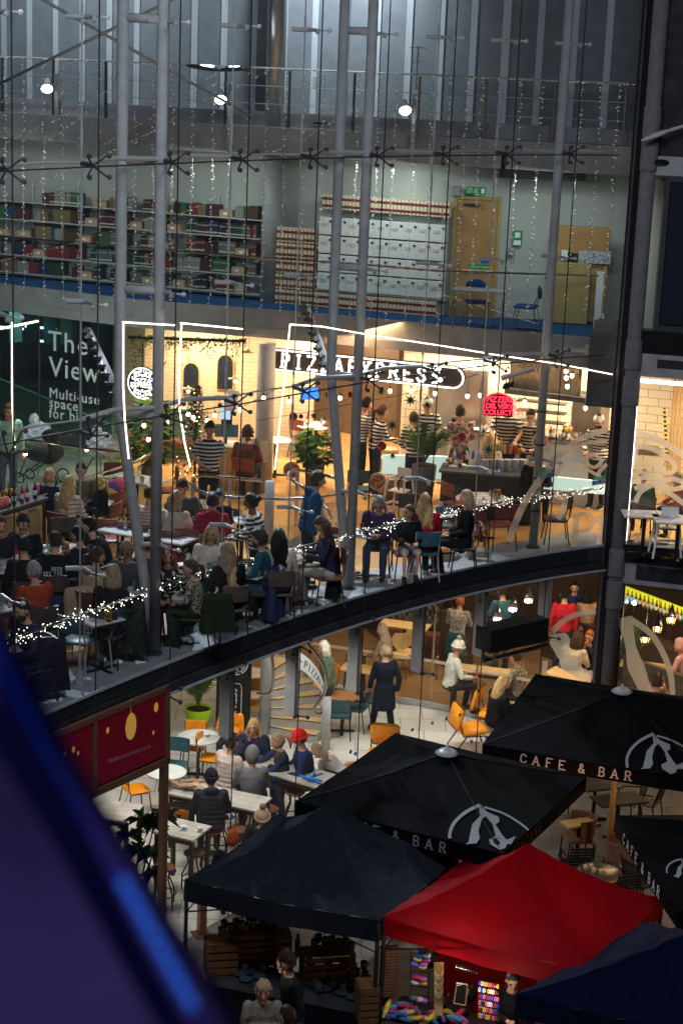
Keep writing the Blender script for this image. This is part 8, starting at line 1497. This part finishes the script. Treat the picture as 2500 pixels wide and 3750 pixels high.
# tents
def tent(label, pts, peak, mm, val=.26, zt=2.3, sag=.07, nm='market_tent', legz=None):
 c4 = [G(x, y, zt) for x, y in pts]; cen = sum(c4, V())/4; pk = G(*peak, zt+1.0) if isinstance(peak, tuple) else V((cen.x, cen.y, peak)); O = V((cen.x, cen.y, 0)); t = thing(nm, label, 'tent', O); vs, fs = roof_faces(c4, pk, 16, sag); r = random.Random(int(pts[0][0]))
 mb = MB(); mb.add([V(v)-O+UP*(.009*sin(v[0]*17+v[1]*9)+.006*sin(v[1]*31-v[0]*13)) for v in vs], fs); o = mb.build('canopy', mm, t, True); fixn(o)
 for i in range(4):
  a, b = c4[i]-O, c4[(i+1) % 4]-O; n = 14; vv = []; out = (b-a).cross(UP).normalized(); ft = []
  for k in range(n+1): u = k/n; p = a.lerp(b, u)-UP*(sag*.5*(1-abs(2*u-1))); w = out*(.012*sin(k*1.9)); vv += [p, p+w-UP*val]
  for k in range(n): ft.append((2*k, 2*k+1, 2*k+3, 2*k+2))
  mb = MB(); mb.add(vv, ft); mb.build('valance', mm, t, True)
  mb = MB(); q = c4[i]-O; mb.box((q.x*.985, q.y*.985, zt/2-.02), (.04, .04, zt-.04), rad(30)); mb.build('leg', 'black_metal', t)
  mb = MB(); m_ = (a+b)/2; mb.tube([a*.98-UP*.08, m_*.98+UP*.0-UP*.05, b*.98-UP*.42], .012, 4); mb.tube([a*.98-UP*.42, m_*.98-UP*.05], .012, 4); mb.build('scissor_brace', 'black_metal', t)
 mb = MB(); mb.tube([(pk.x-O.x, pk.y-O.y, pk.z-.7), (pk.x-O.x, pk.y-O.y, pk.z-.02)], .02, 6); mb.build('centre_post', 'black_metal', t); return t, c4
t_b, cb_ = tent('big black canvas market tent with its peak right of centre', ((676, 3222), (1388, 3372), (1680, 3135), (1020, 2982)), (1203, 2936), 'tent_black', .3, 2.25, .11); t_r, cr_ = tent('bright red canvas market tent in front of the parasols', ((1400, 3355), (2150, 3560), (2428, 3290), (1714, 3132)), (1936, 3086), 'tent_red', .26, 2.25, .10)
tent('navy blue canvas tent in the lower right corner', ((1890, 3640), (2600, 3800), (2900, 3560), (2370, 3370)), (2560, 3395), 'tent_navy', .3, 2.25, .06)
# outdoor furniture
def ot(kind, px, py, L, W_, ang, label, h=.74, top='metal_top'): return table(kind, G(px, py, h), rad(ang), L, W_, 0, label, top=top, h=h)
o1 = ot('rect', 2180, 2862, .72, .7, 20, 'dark square outdoor table on a steel pedestal'); o2 = ot('round', 2190, 3195, .74, .74, 0, 'round metal outdoor table with small pots of sauce')
for k, (x, y) in enumerate(((-.2, .08), (-.1, .13), (-.08, -.02), (.03, -.06))): item('pot', o2, x, y, 'small cream condiment pot on the round metal table', 'pot', 'condiment pots on the round metal table', .74)
ot('rect', 2120, 3010, .6, .3, 25, 'pale wood table end lit between the parasols', top='wood_pale'); ot('rect', 2265, 2925, .9, .5, 20, 'wood outdoor table with black legs behind the parasol pole', top='dark_wood', h=.7)
def lco(kind, px, py, face, label, sh=.45): return lc(kind, px, py, face, label, 0.0, sh)
lco('slat', 2030, 2880, -70, 'black slatted chair peeking out between the two upper parasols'); lco('slat', 2300, 2935, 80, 'black slatted chair left of the pair behind the pole'); lco('slat', 2365, 2935, 60, 'black slatted chair right of the pair behind the pole'); lco('slat', 2108, 3165, 10, 'black slatted chair at the round metal table, back to us'); lco('slat', 2350, 3230, -60, 'black slatted chair under the near parasol edge'); lco('slat', 2265, 3265, 20, 'black slatted chair nearest, behind the red tent')
lco('wicker', 2115, 3065, 100, 'brown wicker armchair between the parasols, facing left'); lco('wicker', 2275, 3150, -60, 'brown wicker armchair holding a dark bag')
bundle('dark red coat slung on the wicker armchair', 'coat', 2285, 3110, .5, (.3, .2, .2), [(.12, .01, .02), (.02, .02, .02)], 4, 15)
p = G(2225, 2965, 0); mb = MB(); mb.tube([(p.x+.05, p.y+.1, 0), (p.x+.05, p.y+.1, 1.0)], .03, 8);
# stall under the black tent: cloth-covered tables, crates and mugs
def stallt(label, a, b, dep, h, m_, col=None): A, B = G(*a, h), G(*b, h); d = (B-A); n = V((-d.y, d.x, 0)).normalized(); t = thing('stall_table', label, 'table', (A+B)/2-UP*h, atan2(d.y, d.x)); mb = MB(); mb.rbox((0, dep/2, h-.015), (d.length, dep, .03), .01); mb.build('tabletop', 'fascia_dark', t); mb = MB(); mb.box((0, dep/2, (h-.03)/2), (d.length-.02, dep-.02, h-.04)); mb.build('cloth_skirt', m_, t); return t
mat('skirt', (.008, .008, .012), .9); s1 = stallt('black-draped stall table crowded with dark pottery', (745, 3600), (1370, 3720), .75, .8, 'skirt'); s2 = stallt('draped jewellery table under the red tent', (1390, 3745), (1960, 3890), .8, .8, 'skirt')
def crate(label, px, py, z, sx, sy, sz, ang, seed=0):
 p = G(px, py, z+sz); t = thing('wooden_crate', label, 'crate', (p.x, p.y, z), rad(ang)); mb = MB(); n = max(3, int(sz/.1))
 for y in (-1, 1):
  for k in range(n): mb.box((0, y*sy/2, (k+.5)*sz/n), (sx, .015, sz/n*.72))
 for x in (-1, 1):
  for k in range(3): mb.box((x*sx/2, (k-1)*sy*.33, sz/2), (.015, sy*.24, sz))
 mb.box((0, 0, sz-.006), (sx-.03, sy-.03, .012)); mb.box((0, 0, .01), (sx-.03, sy-.03, .012)); mb.build('slats', mat('crate_wood', (.11, .055, .024), .7, noise=.3) if 'crate_wood' not in M else 'crate_wood', t); return t
crate('wooden slatted crate at the left of the pottery stall', 810, 3440, .8, .42, .35, .45, 12); crate('long wooden crate shelf carrying the mugs', 945, 3400, .8, .75, .32, .5, 12); crate('tall wooden crate end right of the mug shelf', 1035, 3410, .8, .2, .35, .52, 12); crate('wooden crate under the right half of the black tent', 1200, 3480, .8, .7, .35, .4, 12); crate('narrow wooden crate beside the tent leg', 1345, 3600, .8, .25, .35, .5, 12)
mat('mug_dark', (.05, .05, .055), .25, coat=.5); mat('mug_blue', (.03, .05, .08), .25, coat=.5); MG = None; r = random.Random(31)
def mug(px, py, z, lab, k=1.0, bowl=0):
 global MG
 p = G(px, py, z); key = 'MG%d' % bowl
 if key not in CH:
  if bowl: mb = MB(); mb.lathe([(.04, 0), (.07, .015), (.09, .03), (.08, .03), (.03, .008)], (0, 0, 0), 16); o = mb.build('pottery_dish', 'mug_blue', None, True, lab, 'dish', 'dark pottery dishes')
  else:
   o = thing('pottery_mug', lab, 'mug', (0, 0, 0), 0, 'dark pottery mugs'); mb = MB(); mb.lathe([(.04, 0), (.05, .02), (.05, .11), (.045, .12), (.04, .02)], (0, 0, 0), 14); mb.build('cup', 'mug_dark', o, True); mb = MB(); mb.tube([(.045, 0, .09), (.08, 0, .08), (.078, 0, .04), (.045, 0, .03)], .009, 6); mb.build('mug_handle', 'mug_dark', o)
  CH[key] = o; o.location = p; return
 dup(CH[key], p, r.uniform(0, 6), lab, group='dark pottery dishes' if bowl else 'dark pottery mugs')
for (x, y) in ((810, 3425), (820, 3400), (845, 3412), (865, 3395), (885, 3402), (910, 3385), (925, 3398), (930, 3375), (945, 3368), (960, 3385), (975, 3380), (990, 3395), (1010, 3390), (1020, 3405)): mug(x, y, 1.32, 'dark glazed pottery mug on top of the crates')
for k in range(30): mug(830+(k*37) % 200, 3440+(k*53) % 120, .82, 'dark glazed pottery mug crowded on the cloth before the crates')
for k in range(22): mug(1130+(k*41) % 220, 3540+(k*29) % 100, .82, 'dark glazed pottery mug crowded on the right half of the cloth')
for (x, y) in ((1165, 3450), (1190, 3462), (1215, 3458), (1240, 3468), (1265, 3465), (1285, 3480), (1150, 3470)): mug(x, y, 1.22, 'dark glazed pottery mug on the right-hand crate')
for (x, y) in ((880, 3570), (920, 3562), (900, 3590), (950, 3580), (1150, 3610), (1190, 3625), (1250, 3640), (1290, 3655), (1120, 3590), (1330, 3660)): mug(x, y, .815, 'dark shining pottery dish on the black cloth', bowl=1)
p = G(1089, 3465, .95); t = thing('water_bottle', 'tall clear blue water bottle behind the pottery crates', 'bottle', (p.x, p.y, .8)); mb = MB(); mb.lathe([(.04, 0), (.042, .24), (.02, .28), (.02, .3), (0, .3)], (0, 0, 0), 12); mb.build('bottle_body', mat('blue_plastic', (.01, .16, .35), .15), t, True); mb = MB(); mb.lathe([(.022, .3), (.022, .34), (0, .34)], (0, 0, 0), 10); mb.build('cap', 'black', t)
# craft and jewellery stall
t = thing('yarn_rack', 'black wire rack of bright knitted hats under the red tent', 'rack', G(1530, 3690, .8)); o = t.location.copy(); r = random.Random(6)
for k, (x, y) in enumerate(((1535, 3500), (1560, 3498), (1530, 3512), (1560, 3515), (1520, 3530), (1548, 3530), (1545, 3540), (1525, 3580), (1545, 3585), (1520, 3597), (1548, 3600), (1515, 3655), (1535, 3660), (1550, 3665))):
 q = GY(x, y, 20.9)-o; mb = MB(); mb.ell(q, (.06, .05, .032), None, 12, 8, lambda p: 1+.05*sin(p.x*30)); mb.build('knitted_hat', cloth([(.02, .1, .35), (.3, .5, .42), (.7, .5, .05), (.35, .05, .3), (.15, .15, .6), (.4, .1, .35), (.6, .5, .3), (.4, .03, .08), (.35, .1, .3), (.5, .55, .6), (.4, .2, .05), (.1, .1, .14), (.5, .3, .3), (.15, .08, .25)][k]), t, True)
mb = MB()
for x in (1505, 1572): mb.tube([GY(x, 3485, 20.95)-o, GY(x-5, 3700, 20.95)-o], .006, 5)
for y in (3525, 3555, 3610, 3640, 3680): mb.tube([GY(1505, y, 20.95)-o, GY(1570, y+8, 20.95)-o], .006, 5)
mb.build('wire_frame', 'black_metal', t)
t = thing('necklace_stand', 'tall wooden board hung with many looped necklaces', 'display stand', G(1602, 3720, .8)); o = t.location.copy(); mb = MB(); mb.prism([GY(1588, 3525, 20.9)-o, GY(1624, 3528, 20.9)-o, GY(1620, 3720, 20.9)-o, GY(1590, 3715, 20.9)-o], (0, .02, 0)); mb.build('board', 'wood_pale', t);
for k in range(10): y = 3540+k*11; mb = MB(); mb.tube([GY(1590+2, y, 20.86)-o, GY(1597, y+18, 20.86)-o, GY(1606, y+24, 20.86)-o, GY(1615, y+18, 20.86)-o, GY(1621, y, 20.86)-o], .004, 5); mb.build('necklace', ['inox', 'gold', 'print_white'][k % 3], t)
t = thing('pendant_board', 'framed dark board with rows of hanging pendants', 'display stand', G(1685, 3690, .8)); o = t.location.copy(); mb = MB(); q = [GY(*a, 20.6)-o for a in ((1672, 3600), (1710, 3605), (1703, 3680), (1660, 3672))]; mb.prism(q, (0, .02, 0)); mb.build('board', 'print_black', t)
mb = MB(); mb.tube([p-V((0, .01, 0)) for p in q], .009, 5, True); mb.build('frame', 'wood_pale', t); mb = MB()
for k in range(7): a = GY(1677+k*4.5, 3608, 20.56)-o; mb.tube([a, a-UP*(.12+.03*(k % 3))], .002, 4); mb.ell(a-UP*(.14+.03*(k % 3)), (.009,)*3, None, 5, 4)
mb.build('pendants', 'inox', t)['kind'] = 'stuff'
t = thing('bead_rack', 'rack of rows of coloured bead bracelets', 'display stand', G(1790, 3740, .8)); o = t.location.copy(); r = random.Random(9)
for j in range(6):
 mb = MB(); mb.tube([GY(1750, 3590+j*24, 20.3)-o, GY(1825, 3605+j*24, 20.3)-o], .006, 5); mb.build('bar', 'black_metal', t)
 for i in range(9): q = GY(1754+i*8.4, 3600+j*24+i*1.6, 20.27)-o; mb = MB(); mb.tube([q+V((0, .0, .03*cos(a)))+V((.011*sin(a), 0, 0)) for a in [k*pi/4 for k in range(8)]], .004, 4, True); mb.build('bracelet', ['inox', 'pink', 'yellow', 'blue_led_dim', 'print_white', 'red'][r.randrange(6)], t)
for k, (x, y) in enumerate(((1850, 3650), (1893, 3680), (1862, 3700), (1722, 3650), (1635, 3680), (1660, 3710), (1695, 3705))):
 p = G(x, y+20, .8); t = thing('necklace_bust', 'black bust wearing a necklace, '+['top of the right three', 'right of the right three', 'bottom of the right three', 'beside the bead rack', 'left of the front row', 'middle of the front row', 'right of the front row'][k], 'display bust', p, 0, 'black necklace busts'); mb = MB(); mb.lathe([(.05, 0), (.06, .02), (.085, .1), (.075, .15), (.03, .2), (.03, .25), (.0, .255)], (0, 0, 0), 14, 1, .6); mb.build('bust', 'black', t, True)
 mb = MB(); mb.tube([(.04, -.02, .2), (.045, -.055, .14), (0, -.06, .09), (-.045, -.055, .14), (-.04, -.02, .2)], .006, 5); mb.build('necklace', 'inox', t)
for k in range(9): q = GY(1668+k*9.5, 3545+k*2.4, 20.7); mb = MB(); mb.tube([q+UP*.06, q], .0015, 4); mb.ell(q, (.012,)*3, None, 6, 4); mb.build('hanging_pendant', 'inox', None, False, 'small silver pendant hanging in a row under the red tent', 'pendant', 'silver pendants hanging in a row')
t = thing('striped_pouch', 'pink and white striped pouch on the craft table', 'pouch', G(1585, 3730, .82)); mb = MB(); mb.rbox((0, 0, .06), (.2, .1, .1), .02, .2); mb.build('pouch_body', stripes('candy', (.7, .5, .48), (.5, .04, .08), .03, .5, 0), t, True)
bundle('heap of knitted red, blue and teal squares on the craft table', 'knitting', 1500, 3735, .81, (.45, .3, .08), [(.03, .12, .25), (.4, .02, .03), (.25, .4, .5), (.2, .05, .25)], 9, 16, 'knitted_squares')
for k, (x, y, l) in enumerate(((1450, 3712, 'left'), (1560, 3738, 'middle'), (1640, 3745, 'right'))): bundle('bright folded knitwear at the '+l+' of the craft table front', 'knitting', x, y, .82, (.3, .25, .1), [(.4, .05, .1), (.05, .25, .4), (.5, .4, .05), (.3, .1, .4)], 7, 20+k, 'folded_knitwear')
p = G(1433, 3470, 1.6); t = thing('knitted_shawl', 'striped yellow, pink and grey knitted shawl hanging at the tent corner', 'shawl', p); mb = MB(); mb.rbox((0, 0, -.35), (.2, .04, .75), .02, .3); mb.build('cloth_body', stripes('shawl', (.22, .17, .05), (.13, .06, .09), .045, .5), t)
a = G(1640, 3700, .9); b = G(1860, 3750, .9); mb = MB(); mb.wall([(a.x-.1, a.y+1.2), (b.x+.5, b.y+1.2)], .2, 2.0, .03); mb.build('backdrop_cloth', mat('red_backdrop', (.22, .008, .01), .85), None, False, 'dark red cloth hanging behind the jewellery display', 'cloth')
# people at the stalls
P(696, 3552, 0, 'stand', -100, (.02, .025, .035), 'brown', 'crop', 'man in dark clothes standing left of the pottery stall', arms='down'); P(1046, 3523, 0, 'stand', 110, (.014, .014, .018), 'dark', 'curly', 'young man in black with curly quiff behind the blonde woman', arms='down', h=1.06, yaw=20); P(964, 3632, 0, 'stand', 185, (.20, .17, .13), 'ash', 'curly', 'woman with curly blonde hair in a pale coat and checked scarf', arms='fold', coat=.4, nod=4)
P(1051, 3722, 0, 'stand', 60, (.02, .02, .03), 'dark', 'short', 'dark-haired person whose head shows at the bottom edge', arms='down'); P(765, 3716, 0, 'stand', 20, (.02, .015, .03), 'brown', 'short', 'person with brown hair dim in the purple shadow at the bottom', arms='down'); P(1877, 3590, 0, 'stand', 180, (.014, .014, .016), 'black', 'short', 'stallholder dressed in black behind the necklace busts', arms='phone', nod=24)
q = G(964, 3632, 1.5); mb = MB(); mb.tube([(q.x-.1, q.y-.15, 1.42), (q.x, q.y-.2, 1.38), (q.x+.1, q.y-.15, 1.42)], .055, 8); mb.tube([(q.x+.03, q.y-.22, 1.4), (q.x+.05, q.y-.26, .95)], [.05, .07], 6); mb.build('scarf', stripes('scarf_check', (.35, .3, .3), (.06, .05, .08), .08, .5, 0), None, True, 'checked grey and pink scarf round the curly blonde woman', 'scarf')
# ------------------------------------------------------------------ big purple cone beside the camera, out of focus
def near(px, py, d): q = ray(px, py); return V((0, 0, CZ))+q*(d/q.y)
D_ = 1.9; edge = [near(x-205, y+50, D_) for x, y in ((-160, 2010), (-60, 2190), (10, 2370), (130, 2620), (330, 2980), (540, 3300), (700, 3560), (860, 3820), (1080, 4150))]
ap = edge[0]; cone = thing('fabric_cone', 'huge blurred purple fabric cone close to the camera with a blue light rope', 'fabric cone', (ap.x-.5, D_+.1, edge[-1].z)); O = cone.location.copy()
def ring(e, dx): c_ = V((ap.x-.34, D_+.25, e.z)); rr_ = (e.x-c_.x+dx); return [V((c_.x+rr_*cos(a), c_.y-rr_*.22*sin(a), e.z))-O for a in [i*pi*2/40 for i in range(40)]]
mb = MB(); vs = []; [vs.extend(ring(e, 0)) for e in edge]; fs = [(k*40+i, k*40+(i+1) % 40, (k+1)*40+(i+1) % 40, (k+1)*40+i) for k in range(len(edge)-1) for i in range(40)]; mb.add(vs, fs); mb.build('fabric', 'purple_cloth', cone, True)
def onc(e, a, out): c_ = V((ap.x-.34, D_+.25, e.z)); rr_ = (e.x-c_.x)+out; return V((c_.x+rr_*cos(a), c_.y-rr_*.22*sin(a), e.z))-O
for a_, w_, m_, nm in ((rad(26), .035, 'navy_trim', 'seam_band'), (rad(9), .03, 'navy_trim', 'seam_band')):
 mb = MB(); vs = []; [vs.extend([onc(e, a_-w_/max(.12, (e-ap).length)*1.2, .006), onc(e, a_+w_/max(.12, (e-ap).length)*1.2, .006)]) for e in edge]; mb.add(vs, [(2*i, 2*i+1, 2*i+3, 2*i+2) for i in range(len(edge)-1)]); mb.build(nm, m_, cone)
mb = MB(); mb.tube([onc(e, rad(20), .012) for e in edge[2:]], .0025, 6); mb.build('light_rope', 'blue_led_dim', cone, True)
for i in range(8): e = edge[5].lerp(edge[7], .3+i/8); e2 = edge[5].lerp(edge[7], .3+(i+.7)/8); mb = MB(); mb.tube([onc(e, rad(20), .015), onc(e2, rad(20), .015)], .0055, 8); mb.build('rope_segment', 'blue_led', cone, True)
flush_people()
